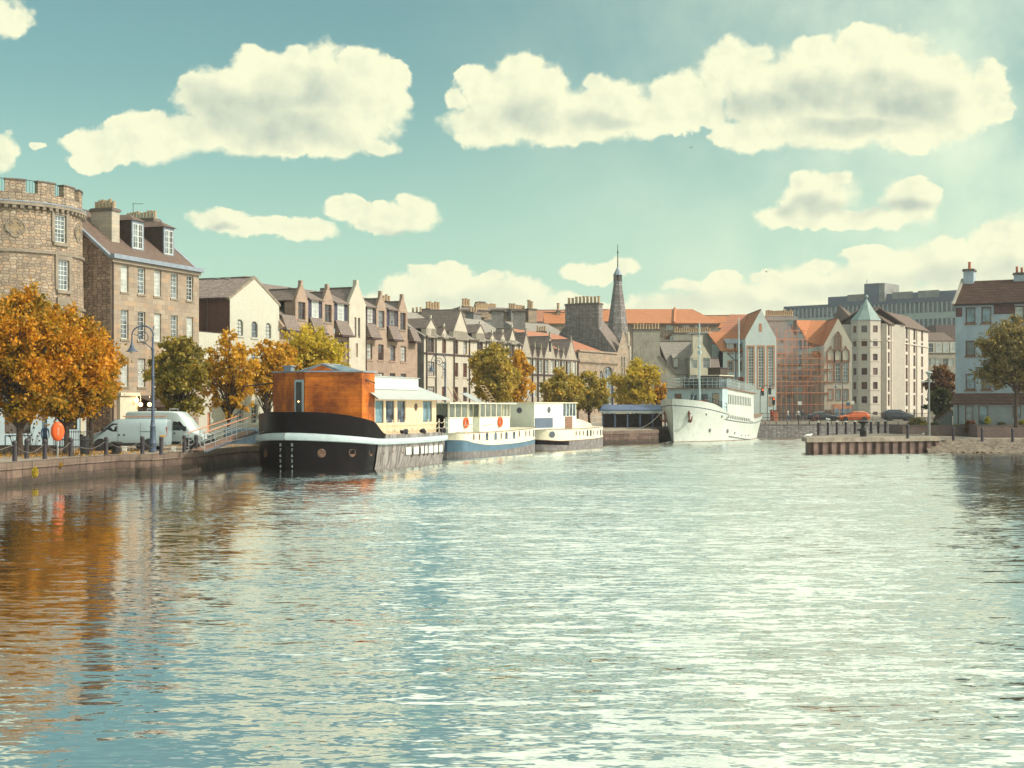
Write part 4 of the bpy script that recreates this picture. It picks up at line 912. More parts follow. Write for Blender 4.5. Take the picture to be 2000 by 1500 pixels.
def white_tenement():
    f = Frame(FP['C1'], FP['D1'], ZS); t = f.thing('tenement', 'pale harled tenement with pointed gables and red-brown window frames right of the tan tenement', 'tenement')
    W = f.W; xs0 = f.x(828); ze = f.z(850, 658); Dp = 11.; zr = f.z(870, 617, 4.5)
    r1 = (f.z(896,692), f.z(896,664)); r2 = (f.z(896,736), f.z(896,709)); r3 = (f.z(896,784), f.z(896,756)); r4 = (.7, 2.8)
    cs = [(842,1), (867.5,0), (891,0), (908.5,0), (937.5,1), (962,0), (982,0), (1000,1)]
    holes = []
    for p, d in cs:
        w = .72 if d else .46; x = f.x(p)
        for a, b in (r1, r2, r3, r4): holes.append((x-w, a, x+w, b, d))
    mb = MB(); wall(mb, [(xs0,-.3),(W,-.3),(W,ze),(xs0,ze)], holes, FRONT, .2)
    gs = [(841.5,10,622), (867.5,5.5,638), (899,14,604), (938,8,634), (961.5,5,651), (982,5,649), (1000.5,6.5,640)]
    for p, hp, pk in gs:
        xa, xb = f.x(p-hp), f.x(p+hp); xc = (xa+xb)/2; zk = f.z(p, pk)
        zb = ze-.15*(hp > 7); sh = .9 if hp > 7 else .4
        wall(mb, [(xa,ze-.01),(xb,ze-.01),(xb,ze+sh),(xc,zk),(xa,ze+sh)], [], lambda a, d, b: (a, d-.03, b)); mb.box(xa, -.03, ze-.02, xb, .6, ze+sh*.98)
        mb.prism([(xc-.12, zk-.1), (xc+.12, zk-.1), (xc+.09, zk+.35), (xc-.09, zk+.35)], -.05, .15, FRONT)
    mb.build('wall', 'harl_white', t)
    for p, hp, pk in gs:
        xa, xb = f.x(p-hp), f.x(p+hp); zk = f.z(p, pk); L = 5. if hp > 7 else 2.2; sh = .9 if hp > 7 else .4
        mb = MB(); xc = (xa+xb)/2
        slab(mb, (xa-.08,-.1,ze+sh+.0), (xa-.08,L,ze+sh), (xc,L,zk+.06), (xc,-.1,zk+.06), .1); slab(mb, (xb+.08,-.1,ze+sh), (xb+.08,L,ze+sh), (xc,L,zk+.062), (xc,-.1,zk+.062), .1); mb.build('gable_roof', 'slate', t)
    for h in holes: window(t, *h[:4], 4 if h[4] else 2, 4, 'red_frame', 'harl_white', fw=.07, mw=.03, dbl=bool(h[4]), panes=['glass_red','glass_dark','curtain'])
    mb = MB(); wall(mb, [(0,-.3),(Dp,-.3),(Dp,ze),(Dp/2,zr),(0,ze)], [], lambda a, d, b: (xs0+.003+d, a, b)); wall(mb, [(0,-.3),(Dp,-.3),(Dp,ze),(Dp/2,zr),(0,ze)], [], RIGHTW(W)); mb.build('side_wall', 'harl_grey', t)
    mb = MB(); k = (zr-ze)/(Dp/2); slab(mb, (xs0-.2,-.25,ze-.05), (W,-.25,ze-.05), (W,Dp/2,zr+.1), (xs0-.2,Dp/2,zr+.1), .15); slab(mb, (xs0-.2,Dp/2,zr+.1), (W,Dp/2,zr+.1), (W,Dp,ze), (xs0-.2,Dp,ze), .15); mb.build('roof', 'slate_light', t)
    mb = MB()
    for p in (832.5, 850.5, 886, 916, 934, 948.5, 971, 989, 1013): x = f.x(p); mb.tube([(x,-.1,0),(x,-.1,ze+.1)], .075, 6)
    zb = f.z(870, 692.5); mb.box(xs0,-.09,zb-.1,W,-.01,zb+.1)
    px_ = xs0
    for p, hp, pk in gs+[(1014, 0, 0)]:
        xa = f.x(p-hp)
        if xa > px_: mb.box(px_, -.35, ze-.12, xa, -.26, ze+.02)
        px_ = f.x(p+hp)
    mb.build('drainpipe', 'pipe_brown', t)
    chimney(t, f.x(826,6), 5., f.x(853,6), 6.2, zr-2, f.z(838,602,5), 5, 'harl_grey', 1.35)
    chimney(t, f.x(917,8), 7.4, f.x(932,8), 8.6, zr-2.5, f.z(925,610,8), 3, 'harl_grey', 1.0)
white_tenement()

def stone_row():
    f = Frame(FP['D1'], FP['E1'], ZS); t = f.thing('hall', 'grey stone hall with three pointed gables and tall pale windows', 'building')
    W = f.W; ze = f.z(1070, 700.5); Dp = 10.; zr = f.z(1070, 667, 3)
    holes = []
    for p in (1022,1034,1045,1056,1068,1078.5,1089.5,1101,1112,1122):
        x = f.x(p); holes.append((x-.42, f.z(1070,730), x+.42, f.z(1070,703))); holes.append((x-.42, f.z(1070,775), x+.42, f.z(1070,748)))
    mb = MB(); wall(mb, [(0,-.3),(W,-.3),(W,ze),(0,ze)], holes, FRONT, .2)
    gs = [(1027,11,649), (1073.5,11,656), (1115,11,662), (1044,4,675), (1056,4,677), (1089.5,4,682), (1100,4,684)]
    for p, hp, pk in gs:
        xa, xb = f.x(p-hp), f.x(p+hp); xc = (xa+xb)/2; zk = f.z(p, pk)
        hl = [(xc-.35, ze+.9, xc+.35, ze+2.3)] if p == 1073.5 else []
        wall(mb, [(xa,ze-.01),(xb,ze-.01),(xb,ze+.2),(xc,zk),(xa,ze+.2)], hl, lambda a, d, b: (a, d-.06, b)); mb.prism([(xc-.1, zk-.2), (xc+.1, zk-.2), (xc, zk+.5)], -.12, .12, FRONT)
        if hl: window(t, *hl[0], 1, 2, 'dark_frame', None, inset=.1)
    mb.build('wall', 'ashlar_grey', t)
    for p, hp, pk in gs:
        xa, xb = f.x(p-hp), f.x(p+hp); zk = f.z(p, pk); L = 4.; xc = (xa+xb)/2; mb = MB()
        slab(mb, (xa-.05,-.1,ze+.2), (xa-.05,L,ze+.2), (xc,L,zk+.03), (xc,-.1,zk+.03), .1); slab(mb, (xb+.05,-.1,ze+.2), (xb+.05,L,ze+.2), (xc,L,zk+.032), (xc,-.1,zk+.032), .1); mb.build('gable_roof', 'slate', t)
    for h in holes: window(t, *h, 2, 5, 'white_paint', None, fw=.1, mw=.05, panes=['curtain','glass_grey'])
    mb = MB()
    for p in (1039,1050,1062,1084,1095,1106,1128): x = f.x(p); mb.box(x-.1, -.16, 0, x+.1, -.01, ze-.1)
    zb = f.z(1070, 733); mb.box(0,-.1,zb-.1,W,-.004,zb+.12); mb.build('drainpipe', 'pipe_brown', t)
    mb = MB(); slab(mb, (0,-.15,ze), (W,-.15,ze), (W,3.5,zr), (0,3.5,zr), .15); slab(mb, (0,3.5,zr), (W,3.5,zr), (W,Dp,ze), (0,Dp,ze), .15); mb.box(0,3.3,zr+.0,W,3.7,zr+.16); mb.build('roof', 'slate', t)
    mb = MB(); wall(mb, [(0,-.3),(Dp,-.3),(Dp,ze),(3.5,zr),(0,ze)], [], LEFTW); mb.build('side_wall', 'grey_gable', t)
stone_row()
def arched_hall():
    f = Frame(FP['E1'], FP['F1'], ZS); t = f.thing('hall', 'low cream stone hall with arched windows and a big blue arched doorway', 'building')
    W = f.W; zp = f.z(1165, 687); Dp = 12.
    holes = []
    for p in (1141, 1152, 1163, 1174): x = f.x(p); holes.append((x-.45, f.z(p,775), x+.45, f.z(p,724)))
    big = (f.x(1180), .1, f.x(1197.5), f.z(1188,716))
    mb = MB(); wall(mb, [(0,-.3),(W,-.3),(W,zp),(0,zp)], holes+[big], FRONT, .25); mb.box(-.05,-.2,zp-.12,W,.3,zp+.1); mb.box(-.05,-.22,zp-1.5,W,-.003,zp-1.2)
    for k in range(40): x = W*(k+.5)/40; mb.box(x-.07,-.16,zp-1.72,x+.07,-.003,zp-1.502)
    mb.build('wall', 'ashlar', t)
    for h in holes: window(t, *h, 2, 4, 'white_paint', 'ashlar', arch=True, fw=.1, mw=.05, panes=['glass_blue','glass_dark'])
    window(t, *big, 3, 3, 'navy', 'ashlar', arch=True, fw=.16, mw=.08, panes=['glass_grey'], name='doorway')
    zr = f.z(1110, 651, 6.); mb = MB(); slab(mb, (-4.5,1.0,f.z(1165,689,1.)), (W-1.2,1.0,f.z(1190,690,1.)), (W-5.0,7.,zr-.2), (-6.8,7.,zr), .15); slab(mb, (-6.8,7.,zr), (W-5,7.,zr-.2), (W-5,12.,zp), (-6.8,12.,zp), .15); mb.build('roof', 'pantile_red', t)
    mb = MB(); wall(mb, [(0.5,0),(Dp,0),(Dp,zp),(7,zr-.3),(.9,zp)], [], lambda a, d, b: (-4.6+d, a, b)); mb.build('side_wall', 'harl', t)
arched_hall()
def church():
    f = Frame(FP['F1'], (FP['F1'][0]+4.4*.482, FP['F1'][1]+4.4*.876), ZS); t = f.thing('church', 'dark stone gabled building with a tall tapering steeple and big chimney stack', 'church')
    W = f.W; ze = f.z(1205, 690); d0, d1 = 2.9, 8.2
    def ZL(px, py, dd): return f.z(1205, 795)*0+(H+(HY-py)*((f.o+f.n*dd).y)/F-ZS)
    z3 = ZL(0, 640, 3); zc = ZL(0, 592, 5)
    mb = MB(); wall(mb, [(0,-.3),(11,-.3),(11,z3-4),(9,z3-.5),(d1,z3+.4),(d0,z3),(0,ze)], [], LEFTW)
    wall(mb, [(0,-.3),(11,-.3),(11,z3-4),(9,z3-.5),(d1,z3+.4),(d0,z3),(0,ze)], [], RIGHTW(W))
    mb.build('side_wall', 'grey_gable', t)
    mb = MB(); hl = [(W*.3, ze-3.6, W*.42, ze-.4), (W*.5, ze-3.6, W*.62, ze-.4), (W*.4, ze-8, W*.6, ze-6)]
    wall(mb, [(0,-.3),(W,-.3),(W,ze),(W/2,ze+3.4),(0,ze)], hl, FRONT, .2); mb.build('wall', 'ashlar', t)
    for h in hl: window(t, *h, 1, 3, 'white_paint', None)
    chimney(t, 0.02, d0, 1.4, d1, z3-1, zc, 9, 'grey_gable', 1.55, along='y')
    mb = MB(); slab(mb, (.05,0,ze), (W,0,ze), (W,5,z3+2.2), (.05,5,z3+2.2), .1); slab(mb, (1.4,5,z3+2.2), (W,5,z3+2.2), (W,10,ze+1), (1.4,10,ze+1), .1); mb.box(1.4,4.8,z3+2.2,W,5.2,z3+2.4); mb.build('roof', 'slate', t)
    mb = MB(); mb.lathe([(.45,ze+1.2),(.5,ze+2.4),(.42,ze+3.0),(.3,ze+3.2)], 8, (W-.1,.4,0)); mb.box(W-.35,-.1,0,W+.25,.3,ze+1.2); mb.build('turret', 'ashlar_grey', t)
    # steeple: octagonal taper, lantern, lead cap, rod
    Ds = 214.; Xs = Xp(1206.5, Ds); lo = Vector((Xs, Ds))-f.o; lx, ly = lo.dot(f.u), lo.dot(f.n)
    def zz(py): return H+(HY-py)*Ds/F-ZS
    s = Ds/F; st = link('steeple', None, t, (lx, ly, 0)); mb = MB()
    mb.lathe([(24*s, zz(665)), (20*s, zz(632)), (8.3*s, zz(553))], 8); mb.build('spire', 'grey_gable', st)
    mb = MB(); mb.lathe([(8.6*s, zz(553)), (8.6*s, zz(551)), (8.2*s, zz(550))], 8); mb.build('band', 'lead', st)
    mb = MB()
    for k in range(8): a = pi*k/4; mb.tube([(7.4*s*cos(a), 7.4*s*sin(a), zz(551)), (7.4*s*cos(a), 7.4*s*sin(a), zz(538))], 1.5*s, 4)
    mb.lathe([(5.5*s, zz(551)), (5.5*s, zz(538))], 8); mb.build('lantern', 'stone_dark', st)
    mb = MB(); mb.lathe([(9.6*s, zz(537.5)), (9.4*s, zz(537)), (.5*s, zz(520.5))], 8); mb.build('cap', 'lead', st)
    mb = MB(); mb.tube([(0,0,zz(522)),(0,0,zz(478))], [.09,.04], 5); mb.ball((0,0,zz(493)), .14, 5); mb.build('rod', 'iron_black', st)
church()
# ---------------------------------------------------------------- buildings across the far end of the basin and behind the row
def FR(pa, pb, Da, Db=None, z=1.95):
    Db = Db or Da; return Frame((Xp(pa, Da), Da), (Xp(pb, Db), Db), z)
def generic(f, name, label, cat, pe, Dp, wm, sm, cols=(), rows=(), hw=.5, fm='white_paint', tm=None, roof=None, zr=None, rm='slate', win=dict(cols=2, rows=4), out=None, sides='LR', group=None, face_holes=()):
    """rows: (py top, py bottom) read at the facade centre column"""
    t = f.thing(name, label, cat, group); W = f.W; pm = None
    mid = lambda py: H+(HY-py)*((f.o+f.u*(W/2)).y)/F-f.zb
    ze = mid(pe); holes = []
    for a, b in rows:
        for c in cols: x = f.x(c) if not isinstance(c, tuple) else f.x(c[0]); w = hw if not isinstance(c, tuple) else c[1]; holes.append((x-w, mid(b), x+w, mid(a)))
    holes += list(face_holes)
    Z = mid(zr) if zr else ze
    ol = [(0,-.4),(W,-.4),(W,ze),(0,ze)] if roof != 'y' else [(0,-.4),(W,-.4),(W,ze),(W/2,Z),(0,ze)]
    mb = MB(); wall(mb, ol, holes, FRONT, .2); 
    if roof is None or roof == 'flat': mb.face([(0,0,ze),(W,0,ze),(W,Dp,ze),(0,Dp,ze)])
    mb.build('wall', wm, t)
    so = [(0,-.4),(Dp,-.4),(Dp,ze),(0,ze)] if roof != 'x' else [(0,-.4),(Dp,-.4),(Dp,ze),(Dp/2,Z),(0,ze)]
    mb = MB(); wall(mb, so, [], LEFTW); wall(mb, so, [], RIGHTW(W)); mb.build('side_wall', sm, t)
    for h in holes: window(t, *h[:4], fm=fm, sm=tm, **win)
    if roof == 'x': roof_x(t, W, Dp, ze, Z, rm, ov=.2)
    if roof == 'y': roof_y(t, 0, W, .1, Dp, ze, Z, rm, ov=.1)
    return t, ze, Z, mid
def far_side():
    # harled house ends beside the steeple
    f = FR(1236, 1318, 214); t, ze, Z, mid = generic(f, 'house', 'plain grey harled gable end behind the golden tree right of the steeple', 'house', 745, 9, 'harl', 'harl', sides='L')
    xa, xb, xc = 0, f.x(1291), f.W
    mb = MB(); wall(mb, [(xa,ze),(xc,ze),(xc,mid(730)),(xb,mid(696)),(xa,mid(697))], [], FRONT); wall(mb, [(0,ze),(9,ze),(9,mid(697)),(0,mid(697))], [], LEFTW); mb.build('gable', 'harl', t)
    chimney(t, .05, .06, f.x(1289), 1.5, mid(700), mid(642), 9, 'harl', 1.3)
    mb = MB(); slab(mb, (xb-.3,-.1,mid(694)), (xc+.2,-.1,mid(729)), (xc+.2,9,mid(729)), (xb-.3,9,mid(694)), .15); mb.build('roof', 'slate', t)
    # cream house with dormers
    f = FR(1318, 1347, 216.5); g = FR(1347.5, 1388, 214)
    t, ze, Z, mid = generic(f, 'house', 'cream house with steep brown slate roof and a white dormer behind the ship mast', 'house', 731, 10, 'harl_cream', 'harl', cols=(1328, 1341), rows=((733,748),(765,785)), hw=.55, roof=None)
    mb = MB(); zt = mid(663); slab(mb, (-.5,-.3,ze), (f.W+2,-.3,ze), (f.W+2,5,zt), (-2.,5,zt), .15); slab(mb, (-2.,5,zt), (f.W+2,5,zt), (f.W+2,10,ze), (-.5,10,ze), .15); mb.box(-2,4.8,zt,f.W+2,5.2,zt+.15); mb.build('roof', 'slate_light', t)
    xa, xb = f.x(1315.5, .5), f.x(1324.5, .5); d = link('dormer', None, t, (0,0,0)); z0 = mid(717); mb = MB(); mb.box(xa,.5,z0,xb,3.,z0+1.4); mb.build('surround', 'harl_white', d); window(d, xa+.1, z0+.1, xb-.1, z0+1.3, 2, 3, inset=.42)
    mb = MB(); slab(mb, (xa-.15,.3,z0+1.4), (xb+.15,.3,z0+1.4), (xb+.15,3.2,z0+2.2), (xa-.15,3.2,z0+2.2), .1); mb.build('dormer_roof', 'slate_light', d)
    t, ze, Z, mid = generic(g, 'house', 'narrow cream gabled house with a wide chimney behind the ship mast', 'house', 698, 10, 'harl_cream', 'harl', cols=(1355, 1380), rows=((699,719),(732,753)), hw=.55, roof='y', zr=664, rm='slate_light', win=dict(cols=2, rows=6))
    chimney(t, g.x(1353.5), .02, g.x(1372.5), 1.6, Z-3, mid(650), 0, 'harl_cream', 1.0)
    f = FR(1388, 1411, 217); t, ze, Z, mid = generic(f, 'house', 'low slate roofed cottage wing between the cream gable and the pale blue house', 'house', 745, 8, 'harl', 'harl', roof='x', zr=700, rm='slate')
    f = FR(1387, 1423, 212); 
    # pale blue tall house behind
    f = FR(1315, 1390, 236); t, ze, Z, mid = generic(f, 'house', 'pale grey rendered house wall topped by a long row of chimney pots', 'house', 655, 6, 'harl', 'harl_blue')
    chimney(t, .1, .1, f.W-.1, 1.2, ze-.2, mid(649), 16, 'harl', 1.35)
    mb = MB(); xr = f.W
    for k, (a, b, c) in enumerate(((1389, 1397, 655), (1397, 1401, 672), (1401, 1408, 690))): mb.box(f.x(a), .02*k, 0, f.x(b)+.3, 5, mid(c))
    mb.build('stepped_buttress', 'harl_blue', t)
    mb = MB(); mb.face([(f.x(1296),1.,mid(662)),(f.x(1312),1.,mid(651)),(f.x(1312),3.,mid(662))]); mb.build('lean_to_roof', 'pantile_red', t)
    # white and blue house, left wing with orange roof
    f = FR(1412, 1456, 231); t, ze, Z, mid = generic(f, 'house', 'white house with orange window surrounds and orange tiled roof, left of the big white gable', 'house', 684, 9, 'harl_blue', 'harl_blue',
        cols=(1427, 1445.5), rows=((706,724),(738,752),(770,786)), hw=.34, tm='orange_trim', win=dict(cols=2, rows=3, bd=.16, sill=True))
    zt = mid(645); Dp = 9
    mb = MB(); xl = f.x(1390, 4.5); xr = f.x(1437, 4.5)
    slab(mb, (-.4,-.5,ze-.1), (f.W+.2,-.5,ze-.1), (xr+3,4.5,zt), (xl-.8,4.5,zt), .15); slab(mb, (xl-.8,4.5,zt), (xr+3,4.5,zt), (f.W+.2,9,ze), (-.4,9,ze), .15); mb.build('roof', 'pantile_orange', t)
    mb = MB(); xz = xl-.6; wall(mb, [(0,-.4),(9,-.4),(9,ze),(4.5,zt-.2),(0,ze)], [], LEFTW); mb.build('gable', 'harl_blue', t)
    for p in (1427, 1445.5):
        x = f.x(p); d = link('dormer', None, t, (0,0,0)); mb = MB(); mb.box(x-.55,-.02,ze-.6,x+.55,2,ze+1.2); mb.build('surround', 'harl_blue', d); window(d, x-.34, ze-.5, x+.34, ze+1.1, 2, 3, sm='orange_trim', inset=-.08, bd=.12)
        mb = MB(); slab(mb, (x-.75,-.3,ze+1.1), (x+.75,-.3,ze+1.1), (x+.75,3,ze+2.1), (x-.75,3,ze+2.1), .1); mb.build('dormer_roof', 'lead', d)
    mb = MB(); x1, x2, xm = f.x(1421), f.x(1453), f.x(1437); zm = mid(705)
    mb.tube([(x1,-.1,ze-.5),(x1,-.1,mid(691)),(xm,-.1,zm),(x2,-.1,mid(691)),(x2,-.1,ze-.5)], .07, 5); mb.tube([(xm,-.1,zm+1.6),(xm,-.1,0)], .07, 5); mb.build('drainpipe', 'iron_grey', t)
    # tall white gable with three stair windows
    f = FR(1456, 1516, 228); mid_ = lambda py: H+(HY-py)*228/F-f.zb
    hl = [(f.x(p)-.44, mid_(757), f.x(p)+.44, mid_(677)) for p in (1466.5, 1486.5, 1505.5)]
    t, ze, Z, mid = generic(f, 'house', 'tall white gabled house with three very long orange-edged windows', 'house', 660, 14, 'harl_blue', 'harl_blue', roof='y', zr=606, rm='pantile_orange', face_holes=[])
    bpy.data.objects.remove([c for c in t.children if c.name.startswith('wall')][0])
    mb = MB(); wall(mb, [(0,-.4),(f.W,-.4),(f.W,ze),(f.W/2,Z),(0,ze)], hl+[(f.x(1507)-.3, mid(790), f.x(1507)+.3, mid(776))], FRONT, .2); mb.build('wall', 'harl_blue', t)
    for h in hl: window(t, *h, 3, 14, 'white_paint', 'orange_trim', fw=.1, mw=.1, bd=.2, panes=['glass_dark'])
    window(t, f.x(1507)-.3, mid(790), f.x(1507)+.3, mid(776), 2, 2, 'white_paint', 'orange_trim', bd=.15)
    mb = MB(); mb.box(f.x(1482.5), -.03, mid(648), f.x(1488), -.004, mid(632)); mb.build('panel', 'orange_trim', t)
    # long orange cross roof left of that gable
    g = FR(1392, 1470, 236); t2 = t; mb = MB(); z0 = mid(668); z1 = H+(HY-614)*240/F-f.zb
    xa = f.x(1425, 12); xb = f.x(1480, 12); slab(mb, (f.x(1390, 5), 5, z0), (f.x(1458, 5), 5, z0), (xb, 12, z1), (xa, 12, z1), .15); mb.build('cross_roof', 'pantile_red', t)
    # house under scaffolding
    f = FR(1516, 1590, 233); t, ze, Z, mid = generic(f, 'house', 'grey gable end of a house being repaired behind orange scaffolding', 'house', 722, 12, 'render_patched', 'render_patched', face_holes=[])
    xa, xb = 0, f.x(1556); mb = MB(); xl = f.x(1499); wall(mb, [(xl,ze),(f.W,ze),(f.W,mid(716)),(xb,mid(660)),(xb,mid(626)),(xl,mid(626))], [], FRONT); mb.box(f.x(1495), -.1, mid(626), xb+.15, 1.4, mid(618)); wall(mb, [(0,mid(700)),(3,mid(700)),(3,mid(626)),(0,mid(626))], [], lambda a, d, b: (xb, a, b)); mb.build('gable', 'render_patched', t)
    chimney(t, f.x(1497), .05, f.x(1550), 1.2, mid(622), mid(617), 14, 'stone_dark', 1.5)
    rnd = random.Random(2); mb = MB()
    for (a, b, c, d) in ((1519,1534,690,697),(1520,1567,711,716),(1528,1540,733,741),(1545,1556,728,734),(1538,1563,753,758),(1536,1550,768,777),(1560,1580,735,742),(1525,1531,662,670)): mb.box(f.x(a), -.02, mid(d), f.x(b), -.004, mid(c))
    mb.build('patch', 'rubble_dark', t)
    mb = MB(); mb.box(f.x(1550), -.05, mid(766), f.x(1568), -.02, mid(756)); mb.box(f.x(1551), -.05, mid(784), f.x(1571), -.02, mid(770)); mb.build('sheeting', 'pale_panel', t)
    # ornate gabled pub house with orange roof
    f = FR(1590, 1610, 233); t, ze, Z, mid = generic(f, 'house', 'narrow cream bay with orange tiled roof between the scaffolding and the ornate gable', 'house', 688, 10, 'harl_white', 'harl_white', cols=(1597.5,), rows=((712,726),(730,745)), hw=.55, win=dict(cols=3, rows=3), fm='white_paint', tm='brown_trim')
    zt = mid(623); mb = MB(); slab(mb, (f.x(1576), -.4, mid(668)), (f.W+1, -.4, mid(679)), (f.x(1632,4.5), 4.5, zt), (f.x(1555,4.5), 4.5, zt+.1), .15); slab(mb, (f.x(1555,0)-.1, .8, mid(625)), (f.x(1588),.8,mid(676)), (f.x(1585,4.5), 4.5, zt), (f.x(1555,4.5), 4.5, zt+.1), .12)
    mb.build('roof', 'pantile_orange', t)
    mb = MB(); mb.box(f.x(1590,2), 2., mid(662), f.x(1604,2), 2.06, mid(654)); o = mb.build('skylight', 'glass_grey', t)
    mb = MB(); slab(mb, (f.x(1587),-.7,mid(695)), (f.W,-.7,mid(696)), (f.W,.3,mid(686)), (f.x(1587),.3,mid(686)), .12); mb.build('lean_to_roof', 'pantile_orange', t)
    f = FR(1610, 1664, 230); mid_ = lambda py: H+(HY-py)*230/F-f.zb
    hl = [(f.x(p)-.42, mid_(746), f.x(p)+.42, mid_(709)) for p in (1622.5, 1636.8, 1651.5)]+[(f.x(p)-.34, mid_(780), f.x(p)+.34, mid_(761)) for p in (1622.5, 1637.5, 1652)]
    t, ze, Z, mid = generic(f, 'house', 'white gabled house with carved brown surrounds and three tall windows behind the lamp post', 'house', 672, 12, 'harl_white', 'harl_blue', roof='y', zr=622, rm='pantile_orange', face_holes=hl, tm='brown_trim', win=dict(cols=2, rows=5, bd=.16, mw=.06, fw=.08))
    mb = MB()
    for p in (1622.5, 1637, 1651.5):   # ogee hoods and carved strips
        x = f.x(p); zt = mid(690)
        for k in range(10):
            a0, a1 = pi*k/10, pi*(k+1)/10; r0, r1 = .48, .68; q = lambda a, r: (x+r*cos(a), zt+r*1.15*sin(a)+(.5*max(0, 1-abs(cos(a))*3)))
            mb.prism([q(a0,r0), q(a0,r1), q(a1,r1), q(a1,r0)], -.12, -.003, FRONT)
        mb.box(x-.68, -.1, mid(709)+.18, x-.5, -.003, zt); mb.box(x+.5, -.1, mid(709)+.18, x+.68, -.003, zt)
        mb.box(x-.42, -.05, mid(709)+.2, x+.42, -.004, mid(703))
    x = f.x(1637); rnd = random.Random(9)
    for k in range(16):
        z = mid(688)+(mid(650)-mid(688))*k/15; w = .5+.14*(k % 2) if k < 13 else .5-.12*(k-12); mb.box(x-w, -.16, z, x-w+.24, -.004, z+.2); mb.box(x+w-.24, -.16, z, x+w, -.004, z+.2)
    mb.box(x-.14, -.1, mid(685), x+.14, -.004, mid(655)); mb.build('carving', 'brown_trim', t)
    mb = MB(); mb.box(f.x(1628), -.12, 0, f.x(1664), -.005, mid(789)); mb.build('shop_wall', 'orange_trim', t)
    mb = MB(); mb.box(f.x(1612), -.1, .3, f.x(1627), -.005, mid(800)); mb.build('shop_window', 'shop_glass', t)
    mb = MB()
    for p in (1634, 1647, 1658): mb.box(f.x(p)-.4, -.16, .3, f.x(p)+.4, -.13, mid(798))
    mb.build('panel', 'glass_blue', t)
    # corner apartment block with octagonal turret
    z0 = 2.0; D = 262; s = D/F
    t = thing('apartment_block', 'seven storey cream apartment block with a copper-capped corner turret', 'apartment block', (Xp(1700, D), D, z0)); zz = lambda py: H+(HY-py)*D/F-z0
    R = 30.5*s; n = 8; a0 = -pi/2-pi/8
    rows = [(635.5,649),(662.5,676),(691,704),(718.5,732),(746,760),(774,787.5)]
    rows = [(zz(b), zz(a)) for a, b in rows]; rows.append((.5, zz(804)))
    wl = 2*R*sin(pi/8); ap = R*cos(pi/8); dr = link('turret', None, t, (0, R, 0)); hz = zz(624.5)
    for k in (-2, -1, 0, 1):
        a = -pi/2+pi/8+k*pi/4; e = link('facet', None, dr, (0,0,0)); e.location = (ap*cos(a), ap*sin(a), 0); e.rotation_euler = (0,0,a+pi/2)
        hl = [(-.52, a_, .52, b_) for a_, b_ in rows]; mb = MB()
        wall(mb, [(-wl/2,-.4),(wl/2,-.4),(wl/2,hz),(-wl/2,hz)], hl, FRONT, .2)
        for a_, b_ in rows[1:]: mb.box(-wl/2, -.07, a_-.2, wl/2, -.002, a_-.03)
        mb.box(-wl/2, -.15, rows[0][0]-1.6, wl/2, -.002, rows[0][0]-1.35); mb.build('wall', 'flat_stone', e)
        for h in hl: window(e, *h, 2, 2, 'red_frame', None, fw=.13, mw=.07, panes=['glass_dark','glass_red','glass_dull'], sill=False)
    mb = MB(); mb.lathe([(R*1.06, hz-.05), (R*1.02, hz+.15), (R*.48, zz(604)), (R*.16, zz(588)), (.02, zz(581))], 8, a0=-pi/2, a1=1.5*pi); mb.build('turret_roof', 'copper', dr)
    mb = MB(); mb.tube([(0,0,zz(583)),(0,0,zz(572))], .08, 5); mb.ball((0,0,zz(577)), .35, 6); mb.build('finial', 'copper', dr)
    def wing(p0, p1, name, cols, pe, narrow, seed):
        fr = Frame(p0, p1, z0); e = link(name, None, t); M = Matrix.Translation(-Vector(t.location)); e.location = (fr.o.x-t.location.x, fr.o.y-t.location.y, 0); e.rotation_euler = (0,0,fr.rz)
        W = fr.W; zE = hz-.6; hl = []
        for p, w in cols:
            x = fr.x(p); Dl = fr.D(p)
            for a_, b_ in rows: hl.append((x-w*(1.25+.45*narrow), a_-.5*narrow, x+w*(1.25+.45*narrow), b_+.4*narrow))
        mb = MB(); wall(mb, [(0,-.4),(W,-.4),(W,zE),(0,zE)], hl, FRONT, .2); wall(mb, [(0,-.4),(10,-.4),(10,zE),(0,zE)], [], RIGHTW(W)); wall(mb, [(0,-.4),(10,-.4),(10,zE),(0,zE)], [], LEFTW)
        mb.box(0, -.15, rows[0][0]-1.6, W, -.002, rows[0][0]-1.35)
        for p, w in cols[:-1]: x = fr.x(p)+w+1.0; mb.box(x-.12, -.25, 0, x+.12, -.003, zE-.3)
        mb.build('wall', 'flat_stone', e)
        for h in hl: window(e, *h, 1, 2, 'red_frame', None, fw=.12, mw=.07, panes=['glass_dull','glass_red','glass_red'], sill=False)
        mb = MB(); slab(mb, (-.2,-.4,zE), (W+.3,-.4,zE), (W+.3,4,zE+3.2), (-.2,4,zE+3.2), .2); slab(mb, (-.2,4,zE+3.2), (W+.3,4,zE+3.2), (W+.3,10,zE), (-.2,10,zE), .2); mb.build('roof', 'slate_brown', e)
    wing((Xp(1641,270), 270), (Xp(1681,264), 264), 'left_wing', [(1651,.45),(1669,.55)], 0, 0, 1)
    wing((Xp(1732,263.), 263.), (Xp(1813,292), 292), 'right_wing', [(1736,.4),(1748,.45),(1759,.35),(1771,.5),(1786,.5),(1801,.5)], 0, 1, 2)
    mb = MB(); zg = hz-.4; L0 = (Xp(1641,270)-t.location.x, 8, zg); 
    mb.idx([(Xp(1640,270)-t.location.x, 6, zg), (-2, 3, zg), (-3.5, 10, zz(588)), (Xp(1640,270)-t.location.x, 16, zg), (4,16,zg)], [(0,1,2),(0,2,3),(1,4,2),(3,2,4)]); mb.build('roof', 'slate_brown', t)
